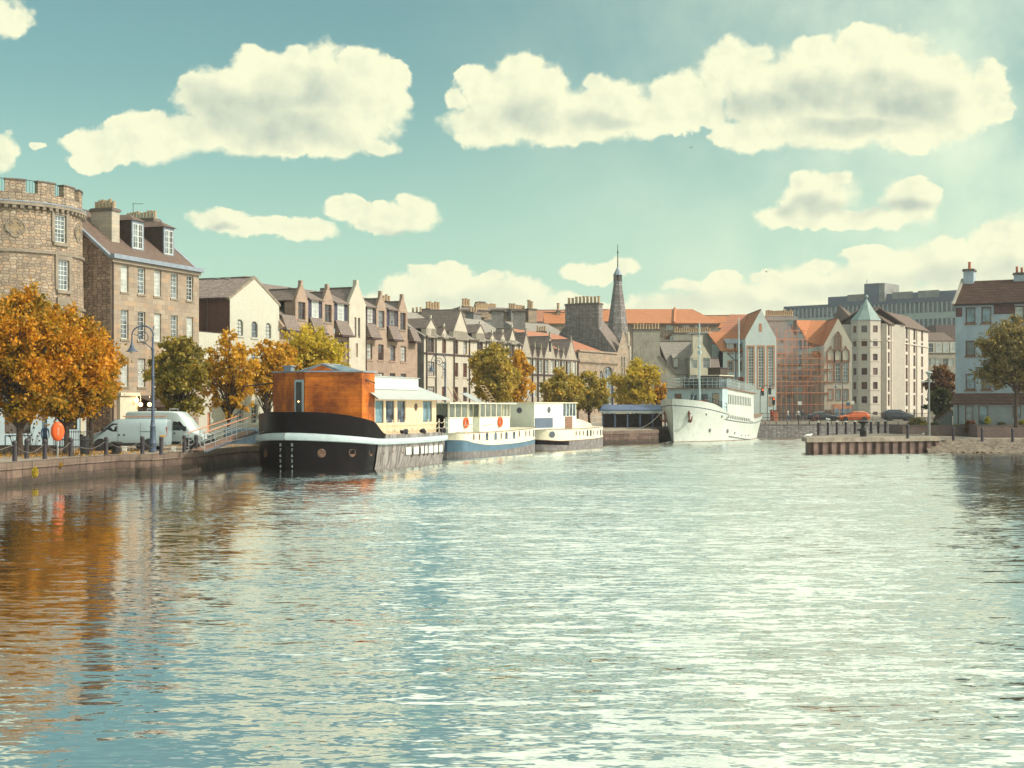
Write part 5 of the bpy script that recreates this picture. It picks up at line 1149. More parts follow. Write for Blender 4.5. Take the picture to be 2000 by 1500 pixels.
    # older stone block seen right of it
    f = FR(1800, 1868, 300); t, ze, Z, mid = generic(f, 'tenement', 'old brown stone tenement with mansard roof glimpsed left of the grey house', 'tenement', 692, 12, 'ashlar_grey', 'rubble_dark', cols=(1812,1822,1833,1847,1858), rows=((700,714),(727,741),(755,769)), hw=.6, win=dict(cols=2, rows=2))
    mb = MB(); W = f.W; z3 = mid(664); mb.idx([(0,0,ze),(W,0,ze),(W,1.2,z3),(0,1.2,z3),(0,10,ze),(0,9,z3)], [(0,1,2,3),(0,3,5,4)]); mb.face([(0,1.2,z3),(W,1.2,z3),(W,9,mid(645)),(0,9,mid(645))]); mb.build('roof', 'slate_brown', t)
    for p in (1818, 1833, 1847, 1861):
        x = f.x(p); d = link('dormer', None, t, (0,0,0)); mb = MB(); mb.box(x-.8,-.1,ze+.2,x+.8,1.5,ze+2.6); mb.build('surround', 'harl_white', d); window(d, x-.55, ze+.4, x+.55, ze+2.4, 2, 2, inset=-.16)
    f = FR(1828, 1868, 320); t, ze, Z, mid = generic(f, 'building', 'dark brown brick building rising behind the old stone tenement', 'building', 634, 10, 'block_wall', 'block_wall')
    # concrete office slab far behind
    f = FR(1534, 1870, 430, 395); W = f.W; t = f.thing('office_block', 'long grey concrete office block with a rooftop tower far behind the apartments', 'office block')
    zA = f.z(1534, 599); mb = MB(); bands = []
    for k in range(7):
        z1 = zA-.9-k*4.6; bands.append((z1-2.6, z1))
    mb.face([(0,0,-.5),(W,0,-.5),(W,0,zA),(0,0,zA)]); mb.face([(0,0,-.5),(0,14,-.5),(0,14,zA),(0,0,zA)]); mb.face([(0,0,zA),(W,0,zA),(W,14,zA),(0,14,zA)])
    mb.box(-.3,-.5,zA-.75,W+.3,14,zA); mb.build('wall', 'concrete_blue', t)
    m2 = MB(); m3 = MB(); m4 = MB(); nb = int(W/1.35)
    for (a, b) in bands[:5]:
        m2.box(.4,-.12,a,W-.4,-.05,b)
        m4.box(0,-.35,a-2.0,W,-.06,a-.25)
        m3 = MB()
        for i in range(nb): x = .4+(W-.8)*i/nb; m3.box(x, -.4, a-.2, x+.45, -.121, b+.1)
        m3.build('fin', 'fin_grey', t)  # upright facade fins standing in front of the window band
    m2.build('window_band', 'glass_dark', t);  m4.build('spandrel', 'pale_panel', t)
    mb = MB(); xa = f.x(1614); mb.box(xa, 1., zA+.01, W+10, 12, f.z(1614, 580)); mb.box(xa+9, 2., f.z(1614, 580), W+10, 12, f.z(1650,578)); mb.build('plant_room', 'concrete_blue', t)
    mb = MB(); 
    for a, b in ((1652,1690),(1740,1780),(1790,1832)): mb = MB(); mb.box(f.x(a), .9, zA+.6, f.x(b), .98, zA+2.6); mb.build('louvre', 'concrete', t)
    mb = MB(); mb.box(f.x(1689.5), -.5, zA+.02, f.x(1718), 9, f.z(1700, 554)); mb.build('rooftop_tower', 'concrete_blue', t)
    mb = MB(); mb.box(f.x(1718)+.01, -.4, zA+.02, f.x(1729), 9, f.z(1700, 554.4)); mb.build('lift_shaft', 'concrete', t)
    mb = MB(); x = f.x(1687); mb.tube([(x,2,zA),(x,2,f.z(1687,545))], .12, 4); mb.build('mast', 'steel', t)
    # red roofed barracks behind
    f = FR(1180, 1402, 330); t = f.thing('building', 'long stone building with a big hipped orange tiled roof behind the harled houses', 'building'); mid = lambda py: H+(HY-py)*330/F-f.zb
    W = f.W; mb = MB(); wall(mb, [(0,0),(W,0),(W,mid(631)),(0,mid(631))], [(f.x(p)-.8, mid(644), f.x(p)+.8, mid(635)) for p in (1308, 1340, 1362)], FRONT, .3); mb.build('wall', 'rubble', t)
    for p in (1308,1340,1362): window(t, f.x(p)-.8, mid(644), f.x(p)+.8, mid(635), 2, 2)
    mb = MB(); ze, zt = mid(631.5), mid(599); xm = f.x(1315)
    slab(mb, (-1,-1,ze), (xm,-1,ze), (f.x(1318,8),8,zt), (-1,8,zt), .3); slab(mb, (xm,-1,ze), (W+.5,-1,ze), (f.x(1352,8),8,zt+.0), (f.x(1318,8),8,zt), .3); slab(mb, (W+.5,-1,ze), (W+2,12,ze), (f.x(1352,8),8,zt), (f.x(1352,8)-.1,7.9,zt), .3)
    mb.tube([(xm,-1,ze+.2),(f.x(1318,8),8,zt+.2)], .35, 4); mb.build('roof', 'pantile_orange', t)
    f = FR(1376, 1425, 350); generic(f, 'house', 'distant orange roofed house between the hipped roof and the white gable', 'house', 640, 8, 'rubble', 'rubble', roof='x', zr=615, rm='pantile_orange')
    f = FR(1402, 1440, 360); generic(f, 'house', 'distant brown stone tenement top behind the orange roofs', 'house', 615, 8, 'rubble_dark', 'rubble_dark')
glassm('glass_dull', (.04,.035,.04), .3, .5, .3)
far_mats = [masonry('flat_stone', (.50,.44,.375), (.56,.49,.415), (.40,.33,.28), .9, .45, .002, .15, mort=.006, bmp=.1), masonry('render_patched', (.34,.31,.29), (.30,.28,.27), (.30,.28,.26), .9, .45, .05, .6, c3=(.36,.23,.17), bmp=.3), plain('fin_grey', (.34,.37,.41), .7, .1)]
far_side()
def behind_row():
    # rooftops that show above the left-hand row
    D = 232
    f = FR(905, 1045, D, D+6, 1.3); t = f.thing('tenement', 'old stone tenement behind the row with long lines of chimney pots', 'tenement'); W = f.W; mid = lambda py: H+(HY-py)*(D+3)/F-1.3
    mb = MB(); hl = [(f.x(p)-.6, mid(636), f.x(p)+.6, mid(626)) for p in (944, 958, 1000)]; wall(mb, [(0,0),(W,0),(W,mid(606)),(0,mid(606))], hl, FRONT, .3); mb.face([(0,0,0),(0,8,0),(0,8,mid(606)),(0,0,mid(606))]); mb.build('wall', 'rubble', t)
    for h in hl: window(t, *h, 2, 3)
    mb = MB(); slab(mb, (-.5,-.4,mid(607)), (W,-.4,mid(607)), (W,4,mid(597)), (1.5,4,mid(597)), .2); slab(mb, (1.5,4,mid(597)),(W,4,mid(597)),(W,9,mid(607)),(-.5,9,mid(607)),.2); mb.build('roof', 'slate', t)
    chimney(t, f.x(918), 2.5, f.x(934), 3.8, mid(620), mid(598), 3, 'rubble', 1.9); chimney(t, f.x(925), -1.2, f.x(948), -.1, mid(622), mid(607), 8, 'rubble', 1.5)
    chimney(t, f.x(992), -1.2, f.x(1008), 1.2, mid(640), mid(603), 3, 'harl_grey', 1.6); chimney(t, f.x(1008), .2, f.x(1028), 1.2, mid(620), mid(606), 7, 'rubble', 1.5)
    chimney(t, f.x(1028), -.8, f.x(1044), 1., mid(655), mid(601), 2, 'ashlar', 2.2)
    chimney(t, f.x(950), 3.8, f.x(990), 4.6, mid(604), mid(600), 14, 'rubble', 1.4)
    mb = MB(); x = f.x(966); mb.prism([(x-1.0, mid(599)), (x+1.0, mid(599)), (x+.6, mid(585.5)), (x-.6, mid(585.5))], 4.7, 6.2, FRONT); mb.build('vent', 'stone_dark', t)
    for pa, pb, pt, Dd, lab in ((960, 983, 609, 186, 'plain brown harled chimney stack rising over the pale tenement roof, left one'), (1002, 1026, 609.5, 186, 'plain brown harled chimney gable over the stone hall, right of its twin')):
        f = FR(pa, pb, Dd+8, z=1.3); t, ze, Z, mid = generic(f, 'chimney_gable', lab, 'chimney', pt, 2.2, 'harl_grey', 'harl'); chimney(t, -.1, -.1, f.W+.1, 2.3, ze+.01, ze+.35, 0, 'stone_dark', name='coping')
    f = FR(1026, 1110, 206, 212, z=1.3); t, ze, Z, mid = generic(f, 'house', 'grey slate roof seen between the brown stacks and the church gable', 'house', 655, 9, 'harl', 'harl_grey', roof='x', zr=629, rm='slate_light')
    f = FR(1048, 1068, 203, z=1.3); t, ze, Z, mid = generic(f, 'house', 'small back building with satellite dish and clustered pots above the stone hall', 'house', 650, 4, 'harl_grey', 'harl'); chimney(t, 0, .1, f.W*.95, 1.2, ze, mid(646), 4, 'harl_grey', 1.1)
    f = FR(1040, 1108, 290, z=1.3); t, ze, Z, mid = generic(f, 'house', 'distant building with flat looking orange roof right of the old tenement', 'house', 628, 10, 'rubble', 'rubble', roof='x', zr=603.5, rm='pantile_red')
    f = FR(1062, 1110, 270, z=1.3); t, ze, Z, mid = generic(f, 'house', 'small orange roofed house with one chimney left of the church stack', 'house', 632, 8, 'rubble', 'rubble', roof='x', zr=609, rm='pantile_orange'); chimney(t, f.x(1088), 3, f.x(1095), 4, ze, mid(604), 1, 'rubble', 2.)
    f = FR(1165, 1190, 300, z=1.3); generic(f, 'house', 'sliver of orange roof between the church stack and the steeple', 'house', 628, 10, 'rubble', 'rubble', roof='x', zr=603, rm='pantile_orange')
behind_row()
def grey_house():
    D = 141; z0 = 2.2; _p = Vector((Xp(1866, D), D)); _q = _p+Vector((cos(radians(28)), -sin(radians(28))))*15; f = Frame(_p, _q, z0); t = f.thing('apartment_house', 'blue-grey rendered house with dark tiled roof at the far right edge', 'house'); W = f.W; mid = lambda py: f.z(1905, py)
    ze = mid(592.5); cols = (1895.5, 1926.5, 1990, 2021, 2060); rows = ((600,631),(665,695),(730,761))
    hl = [(f.x(c)-.47, mid(b), f.x(c)+.47, mid(a)) for c in cols for a, b in rows]
    mb = MB(); wall(mb, [(0,-.2),(W,-.2),(W,ze),(0,ze)], hl, FRONT, .18); wall(mb, [(0,-.2),(9,-.2),(9,ze),(4.5,mid(541)),(0,ze)], [], LEFTW); mb.build('wall', 'harl_slate', t)
    for h in hl: window(t, *h, 1, 1, 'red_frame', 'brown_trim', fw=.1, inset=.08, panes=['glass_grey','glass_blue','curtain','glass_dark'])
    mb = MB(); mb.box(f.x(1867), -.03, mid(618), f.x(1879.5), -.003, mid(600)); mb.build('timber_panel', 'timber_panel', t); mb = MB(); mb.box(f.x(1941), -.03, mid(615), f.x(1981), -.003, mid(597)); mb.build('timber_panel', 'timber_panel', t)
    zr = mid(541); mb = MB(); slab(mb, (-.0,-.45,ze-.1), (W,-.45,ze-.1), (W,4.5,zr), (.0,4.5,zr), .14); slab(mb, (0,4.5,zr),(W,4.5,zr),(W,9,ze),(0,9,ze),.14)
    kk = (zr-ze+.1)/4.95
    for i in range(26):   # lapped tile courses
        y = -.45+4.95*i/26; z = ze-.1+kk*(y+.45); mb.box(.02, y, z+.004, W-.02, y+.19, z+.03+kk*.05)
    mb.build('roof', 'tile_dark', t)
    mb = MB(); slab(mb, (-.25,-.5,ze), (.02,-.5,ze), (.02,4.5,zr+.3), (-.25,4.5,zr+.3), .3); mb.build('skew', 'harl', t)
    chimney(t, .05, 3.9, 1.05, 5.1, zr-1.2, mid(517), 1, 'harl_slate', 1.1, red=True); chimney(t, f.x(1983,5), 4, f.x(2030,5), 5.1, zr-.5, mid(528.5), 5, 'harl_slate', .9, red=True)
    mb = MB(); mb.box(0,-.55,ze-.2,W,-.44,ze-.08); mb.build('gutter', 'iron_black', t)
    # projecting ground floor
    a = link('ground_floor', None, t, (0,0,0)); x0 = f.x(1861.5,-1.4); hz = mid(787); g = [(f.x(1888,-1.4)-.15, -.1, f.x(1897,-1.4)+.2, mid(792)), (f.x(1914,-1.4)-.15, -.1, f.x(1927,-1.4)+.15, mid(792)), (f.x(1977,-1.4), mid(816), f.x(1994,-1.4), mid(791))]
    mb = MB(); mp = lambda a_, d, b: (a_, d-1.4, b); wall(mb, [(x0,-.2),(W,-.2),(W,hz),(x0,hz)], g, mp, .15); wall(mb, [(0,-.2),(1.4,-.2),(1.4,hz),(0,hz)], [], lambda a_, d, b: (x0, -1.4+a_, b)); mb.build('wall', 'harl_blue_dark', a)
    for h in g: window(a, *h, 1, 1, 'brown_trim', None, fw=.09, inset=-1.3, panes=['glass_blue','glass_grey'])
    mb = MB(); slab(mb, (x0-.2,-1.75,hz-.05), (W,-1.75,hz-.05), (W,-.02,hz+.95), (x0-.2,-.02,hz+.95), .12)
    for i in range(9): y = -1.75+1.73*i/9; z = hz-.05+y*0+1.0*(i/9); mb.box(x0-.2, y, z+.01, W, y+.17, z+.05)
    mb.build('lean_to_roof', 'tile_dark', a)
    mb = MB(); mb.tube([(f.x(1871.5,-1.45),-1.46,0),(f.x(1871.5,-1.45),-1.46,hz)], .05, 5); mb.build('drainpipe', 'timber_dark', a)
    # outside stair with railing to the left
    s = thing('stair', 'outside stair with slatted railing climbing to the grey house', 'stair', (Xp(1823,142.5), 142.5, 1.7)); n = 8; mb = MB(); w = Xp(1860,142.5)-Xp(1823,142.5)
    for i in range(n): mb.box(w*i/n, 0, -.3, w*(i+1)/n-.004, 1.2, .5+1.5*i/n)
    mb.build('steps', 'concrete', s); mb = MB()
    mb.tube([(0,-.03,1.1),(w,-.03,2.7)], .04, 5); mb.tube([(0,-.03,.55),(w,-.03,2.1)], .03, 5)
    for i in range(14): x = w*i/13; mb.tube([(x,-.03,.4+1.5*i/13),(x,-.03,1.1+1.6*i/13)], .025, 4)
    mb.build('railing', 'red_frame', s)
plain('timber_panel', (.15,.08,.075), .8, .25, 2); plain('harl_blue_dark', (.30,.33,.34), .9, .1, 1., bmp=.3)
grey_house()
# ---------------------------------------------------------------- boats. local +x runs aft from the stem, +y to the left as seen from ahead
def interp(tab, s):
    for (a, *va), (b, *vb) in zip(tab[:-1], tab[1:]):
        if s <= b: k = (s-a)/(b-a) if b > a else 0; k = max(0, k); return [p+(q-p)*k for p, q in zip(va, vb)]
    return list(tab[-1][1:])
def smoothtab(tab, n=5):
    """Catmull-Rom resampling of a station table"""
    out = []
    for i in range(len(tab)-1):
        p0, p1, p2, p3 = tab[max(i-1, 0)], tab[i], tab[i+1], tab[min(i+2, len(tab)-1)]
        for j in range(n):
            t = j/n; out.append([.5*((2*b)+(-a+c)*t+(2*a-5*b+4*c-d)*t*t+(-a+3*b-3*c+d)*t**3) for a, b, c, d in zip(p0, p1, p2, p3)])
    out.append(list(tab[-1])); return out
def strake(mb, st, zi, fi, both=True, mi=0, out=0.):
    """surface between two heights. st rows: (x, ...); zi/fi = functions row -> [(halfwidth, z, xshift)...] from low to high"""
    for sg in ((1, -1) if both else (-1,)):
        rows = [[(x+xs, sg*(hw+out), z) for hw, z, xs in zi(r)] for r in st for x in [r[0]]]
        m = len(rows[0]); v = [p for r in rows for p in r]
        mb.idx(v, [(i*m+j, (i+1)*m+j, (i+1)*m+j+1, i*m+j+1) for i in range(len(rows)-1) for j in range(m-1)], mi)
AX1 = atan2(.946, .324)
def barge_one():
    t = thing('barge', 'big black houseboat barge with varnished wooden deckhouse and pale rubbing band', 'barge', (-13.9, 87.5, 0), AX1)
    # x, half width, z of band bottom, z of band top, z of bulwark top
    tab = [(0,.02,1.95,2.42,3.70),(.35,1.0,1.93,2.40,3.70),(1.0,1.95,1.88,2.34,3.66),(2.0,2.95,1.80,2.24,3.52),(3.0,3.5,1.72,2.15,3.34),(3.7,3.78,1.66,2.09,3.2),(4.6,3.86,1.60,2.02,3.02),(5.6,3.88,1.56,1.98,2.45),
           (6.2,3.9,1.55,1.97,2.26),(8.5,3.9,1.53,1.95,2.22),(12,3.9,1.53,1.95,2.24),(15,3.85,1.55,1.97,2.3),(17.3,3.6,1.57,2.0,2.42),(18.3,3.1,1.58,2.02,2.5),(18.9,2.2,1.6,2.03,2.55),(19.2,.8,1.6,2.03,2.55),(19.25,0.02,1.6,2.03,2.55)]
    st = smoothtab(tab, 4); bow = [r for r in st if r[0] <= 5.0]; aft = [r for r in st if r[0] >= 4.9]
    low = lambda r: [(r[1]*.90, -.5, .10 if r[0] < 2 else 0), (r[1]*.965, .5, .04 if r[0] < 2 else 0), (r[1], r[2], 0)]
    mb = MB(); strake(mb, bow, low, None); mb.build('bow_plating', 'black_hull', t, smooth=True)
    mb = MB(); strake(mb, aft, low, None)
    mb.build('side_plating', 'hull_sunlit', t, smooth=True)
    mb = MB(); strake(mb, st, lambda r: [(r[1]+o*min(1, r[0]/.7), z, -o*(1-min(1, r[0]/.7))) for o, z in ((0, r[2]), (.2, r[2]+.04), (.27, (r[2]+r[3])/2), (.2, r[3]-.04), (0, r[3]))], None); mb.build('rubbing_band', 'band_paint', t, smooth=True)
    mb = MB(); flare = lambda r: [(r[1], r[3], 0), (r[1]+.03, (r[3]+r[4])/2, -.03), (r[1]+.05, r[4], -.06 if r[0] < 1 else 0), (r[1]-.05, r[4]+.01, .04 if r[0] < 1 else 0), (r[1]-.1, r[3]+.1, .1 if r[0] < 1 else 0)]
    strake(mb, [r for r in st if r[0] <= 6.3], flare, None); mb.build('bulwark', 'black_hull', t, smooth=True)
    mb = MB(); strake(mb, [r for r in st if r[0] >= 6.2 and r[0] <= 17.3], lambda r: [(r[1]-.0, r[3], 0), (r[1], 2.22, 0)], None); mb.build('deck_edge', 'hull_sunlit', t)
    st2 = [r for r in st if r[0] >= 17.]
    mb = MB(); strake(mb, st2, lambda r: [(r[1], r[3], 0), (r[1]+.05, r[3]+.55+min(1, (r[0]-17)/1.)*.85, 0), (r[1]-.05, r[3]+.55+min(1, (r[0]-17)/1.)*.85, 0), (r[1]-.08, r[3], 0)], None); mb.build('stern_bulwark', 'black_hull', t, smooth=True)
    mb = MB()
    for a, b in zip(st[:-1], st[1:]): mb.face([(a[0],-a[1],2.1),(b[0],-b[1],2.1),(b[0],b[1],2.1),(a[0],a[1],2.1)])
    mb.build('deck', 'deck_grey', t)
    mb = MB(); mb.tube([(-.0,0,-.4),(-.02,0,1.95),(-.06,0,3.7)], .04, 5); mb.build('stem_bar', 'black_hull', t)
    # waterline fleck
    # draught numbers either side of the stem
    for sg, xx in ((1, .62), (-1, .62)):
        r = interp(tab, xx); hw = r[0]*.97; ang = atan2(interp(tab, .9)[0]-interp(tab, .4)[0], .5)
        e = lettering(t, '8\n7\n6\n5\n4\n3', .28, 'draught_paint', (xx*.22-.12, sg*.40, 1.58), (pi/2, 0, -pi/2), sp=1.18, name='draught_marks')
    # hawse and portholes, set a little proud of the plating
    def on_hull(x, z, sg=-1):
        a, b = interp(st, x-.1), interp(st, x+.1); r = interp(st, x); dy = (b[0]-a[0])/.2; f = 1 if z > 1.4 else .965+.035*(z-.5)/1.2
        n = Vector((-dy, 1, 0)).normalized(); return Vector((x, sg*(r[0]*f), z)), Vector((n.x, sg*n.y, 0))
    for x, z, sg in ((1.0,1.15,-1),(2.6,1.15,-1),(4.25,1.15,-1),(1.1,1.1,1),(3.1,1.15,1),(6.1,1.1,-1),(9.2,1.1,-1),(7.6,1.2,-1)):
        p, n = on_hull(x, z, sg); rz = atan2(n.y, n.x); r_ = .22 if x < 6 else .16
        m = MB(); m.lathe([(r_*1.25, 0), (r_*1.25, .03), (r_, .05), (r_, .02), (.01, .02)], 14); o = m.build('porthole', 'porthole', t, p-n*.03, 0, smooth=True); o.rotation_euler = (pi/2, 0, rz+pi/2)
    for i, x in enumerate((10.1, 11.4, 12.5, 13.2, 14.1, 15.15, 16.3)):
        w = .9 if i not in (2, 3) else .5; p, n = on_hull(x, 1.05); m = MB(); m.box(-w/2-.06,-.05,-.3,w/2+.06,.02,.3); o = m.build('hull_window', 'hull_sunlit', t, p); o.rotation_euler = (0,0,atan2(n.y, n.x)+pi/2)
        m = MB(); m.box(-w/2+.02,-.06,-.24,w/2-.02,-.052,.24); m.build('pane', 'boat_blind', o)
        m = MB(); m.box(w/2+.08,-.07,-.42,w/2+.14,.0,.36); m.build('fender_strip', 'iron_black', o)
    # varnished wooden deckhouse with V front
    P = [(3.2,.35),(4.35,-3.1),(6.3,-3.1),(6.3,3.3),(4.45,3.3)]; z0, z1 = 2.1, 6.22
    mb = MB(); mb.prism(P, z0, z1, lambda a, d, b: (a, b, d)); mb.build('deckhouse', 'wood_cladding', t)
    mb = MB(); mb.prism([(3.08,.35),(4.3,-3.2),(6.4,-3.2),(6.4,3.4),(4.4,3.4)], z1+.002, z1+.1, lambda a, d, b: (a, b, d)); mb.build('roof_edge', 'lead', t)
    q = Vector((4.35-3.2, -3.45, 0)).normalized(); base = Vector((3.2, .35, 0)); e = link('door', None, t, base+q*.12); e.rotation_euler = (0,0,atan2(q.y, q.x)); w = .86
    # door leaf lies left of the fold
    q2 = Vector((4.45-3.2, 2.95, 0)).normalized(); e.location = base+q2*.98+Vector((-.02,0,0)); e.rotation_euler = (0,0,atan2(-q2.y, -q2.x)); m = MB()
    for b in ((0,-.05,3.2,.14,.02,5.75),(w-.14,-.05,3.2,w,.02,5.75),(.14,-.05,5.6,w-.14,.02,5.75),(.14,-.05,3.2,w-.14,.02,3.3)): m.box(*b)
    m.build('frame', 'lamp_blue', e); m = MB(); m.box(.14,-.03,3.3,w-.14,-.01,5.6); m.build('pane', 'glass_dull', e)
    m = MB(); m.ball((w*.5,-.07,4.35), .055, 6); m.build('lamp', 'bulb_small', e, smooth=True)
    mb = MB(); mb.box(2.98, .28, 3.6, 3.2, .36, 6.2); mb.data = None
    # skylight and vents on the roof
    e = link('roof_light', None, t, (6.4, .1, z1+.1)); m = MB(); v = [(-1.6,-1.6,0),(1.6,-1.6,0),(1.6,1.5,0),(-1.6,1.5,0),(-1.2,0,.48),(1.4,0,.48)]
    m.idx(v, [(0,1,5,4),(2,3,4,5),(3,0,4),(1,2,5)]); m.build('glazing', 'glass_grey', e); m = MB(); m.tube([v[0],v[4],v[3]], .05, 4); m.tube([v[4],v[5]], .05, 4); m.tube([v[0],v[1]], .05, 4); m.tube([v[5],v[1]], .05, 4); m.build('frame', 'lead', e)
    m = MB(); m.box(-1.66,-1.2,.0,-1.5,1.1,.05); m.face([(-1.64,-1.1,.0),(-1.64,1.0,.0),(-1.3,0,.40)]); m.build('gable', 'wood_cladding', e)
    m = MB(); m.box(4.6,2.1,z1+.1,5.1,2.6,z1+.42); m.box(4.5,2.0,z1+.42,5.2,2.7,z1+.48); m.build('vent', 'lead', t)
    m = MB(); m.box(6.31,-2.7,5.2,14.6,1.4,6.0); m.build('upper_saloon', 'boat_white', t)
    m = MB()
    for k in range(9): x = 6.6+k*.95; m.tube([(x,-2.72,6.0),(x+.3,-1.4,6.12),(x,-.1,6.0)], .04, 4)
    m.box(6.31,-2.8,6.0,14.7,1.5,6.05); m.build('saloon_roof', 'roof_metal', t)
    m = MB(); m.tube([(4.8,-3.14,5.75),(5.9,-3.3,5.55)], .04, 5); m.build('spar', 'iron_black', t)
    m = MB(); m.tube([(4.9,3.3,5.6),(4.2,5.4,5.35)], .05, 5); m.build('boom', 'bark', t)
    # long pale saloon
    e = link('saloon', None, t); X0, X1 = 6.301, 17.1; zt = 4.62; wins = [(6.5,7.85),(8.2,9.6),(10.1,11.5),(14.6,16.3)]
    hl = [(a, 2.95, b, 4.42) for a, b in wins]; mp = lambda a, d, b: (a, -3.05+d, b); m = MB()
    wall(m, [(X0,2.1),(X1,2.1),(X1,zt),(X0,zt)], hl, mp, .12); m.box(X0,3.0,2.1,X1,3.05,zt); wall(m, [(-3.05,2.1),(3.05,2.1),(3.05,zt),(-3.05,zt)], [], lambda a, d, b: (X1, a, b)); m.build('wall', 'ply_pale', e)
    for h in hl: window(e, *h, 1, 1, 'iron_grey', None, fw=.04, inset=-2.97, panes=['boat_glass','boat_glass2'])
    m = MB(); m.lathe([(.26,0),(.26,.04),(.2,.05),(.01,.03)], 14); o = m.build('porthole', 'porthole', e, (13.3,-3.05,4.0)); o.rotation_euler = (pi/2,0,0)
    m = MB(); zr = 5.72; 
    m.idx([(X0-1.0,-3.75,zt-.02),(X1+.9,-3.75,zt-.02),(X1-1.6,-1.6,zr),(X0-.0,-1.6,zr),(X0,1.6,zr),(X1-1.6,1.6,zr),(X1+.9,3.75,zt),(X0,3.75,zt)], [(0,1,2,3),(3,2,5,4),(4,5,6,7),(1,6,5,2)]); m.box(X0-.9,-3.76,zt-.12,X1+.9,-3.6,zt-.022); m.box(X1+.7,-3.6,zt-.12,X1+.9,3.7,zt-.022); m.build('roof', 'roof_metal', e)
    m = MB(); m.box(X0,-3.12,4.45,X1+.05,-3.052,zt); m.box(X0,-3.1,2.75,X1+.05,-3.052,2.88); m.build('trim', 'ply_pale', e)
    # rail with chains
    for sg in (-1, 1):
        m = MB(); xs = [6.6+i*1.02 for i in range(12)]
        for x in xs: m.tube([(x, sg*3.8, 2.2), (x, sg*3.8, 3.1)], .025, 5); m.ball((x, sg*3.8, 3.12), .045, 4)
        for z in (3.02, 2.62):
            for a, b in zip(xs[:-1], xs[1:]): m.tube([(a+(b-a)*k/6, sg*3.8, z-.16*sin(pi*k/6)) for k in range(7)], .017, 4)
        m.build('chain_rail', 'boat_cream' if sg < 0 else 'steel', t)
    for x, l, lb in ((9.2,.8,'black fender lying on the big barge deck, nearest the wooden deckhouse'),(12.6,.35,'small black fender, middle one on the big barge deck'),(16.2,.7,'black fender on the big barge deck nearest the stern')):
        m = MB(); m.tube([(x,-3.75,2.35),(x+l,-3.75,2.38)], [.14,.17], 8); m.ball((x+l/2,-3.9,2.3), .16, 6); o_ = m.build('fender', 'rubber', None, t.location.copy(), t.rotation_euler.z); tag(o_, lb, 'fender', 'fenders on the side deck of the big barge')
plain('deck_grey', (.30,.30,.28), .8, .2, 2); plain('draught_paint', (.48,.5,.5), .6, .1); plain('porthole', (.14,.07,.04), .4, .4, 3); plain('lamp_blue', (.34,.42,.46), .5, .1); plain('boat_blind', (.62,.70,.60), .4, .1); plain('rubber', (.03,.025,.03), .7, .2)
glassm('boat_glass', (.07,.09,.12), var=.8); glassm('boat_glass2', (.16,.26,.30), var=.4)
barge_one()

def gen_hull(t, tab, bands, deckz, deckm='deck_grey', n=4, flare=0.):
    """tab rows: x, half width, then z levels from low to high; bands: (name, i, j, material)"""
    st = smoothtab(tab, n)
    for nm, i, j, m in bands:
        mb = MB(); nl = len(tab[0])-2
        f = lambda lev, r: 1-flare*(1-lev/(nl-1))
        strake(mb, st, lambda r: [(r[1]*f(k, r), r[2+k], 0) for k in range(i, j+1)], None); mb.build(nm, m, t, smooth=True)
    mb = MB()
    for a, b in zip(st[:-1], st[1:]): mb.face([(a[0],-a[1]*.99,a[1+deckz]),(b[0],-b[1]*.99,b[1+deckz]),(b[0],b[1]*.99,b[1+deckz]),(a[0],a[1]*.99,a[1+deckz])])
    mb.build('deck', deckm, t); return st
def side_ports(t, st, xs, z, w, h, kind, m, nm='porthole', lev=1.0):
    for x in xs:
        r = interp(st, x); a, b = interp(st, x-.1), interp(st, x+.1); dy = (b[0]-a[0])/.2; n = Vector((-dy, -1, 0)).normalized(); p = Vector((x, -r[0]*lev-.0, z if not callable(z) else z(x)))
        mb = MB()
        if kind == 'o': mb.lathe([(w*1.2,0),(w*1.2,.04),(w,.05),(w*.95,.03),(.01,.03)], 12, sy=1.0, sx=1.0)
        elif kind == 'v': mb.lathe([(w*1.1,0),(w*1.1,.04),(.01,.04)], 12, sy=h/w)
        else:
            k = 8; pl = [(-w/2,-h/2),(w/2,-h/2)]+[(w/2*cos(pi*i/k), h/2-w/2+w/2*sin(pi*i/k)) for i in range(k+1)]; mb.prism(pl, -.05, .0, lambda a, d, b: (a, b, -d))
        o = mb.build(nm, m, t, p-n*.02); o.rotation_euler = (pi/2, 0, atan2(n.y, n.x)+pi/2)
def lifebuoy(parent, loc, rz, r=.36):
    mb = MB(); n = 20; v = []
    for i in range(n):
        a = 2*pi*i/n
        for j in range(6): b = 2*pi*j/6; v.append(((r+.09*cos(b))*cos(a), .09*sin(b), (r+.09*cos(b))*sin(a)))
    mb.idx(v, [(i*6+j, ((i+1) % n)*6+j, ((i+1) % n)*6+(j+1) % 6, i*6+(j+1) % 6) for i in range(n) for j in range(6)])
    return mb.build('lifebuoy', 'lifebuoy', parent, loc, rz, smooth=True)
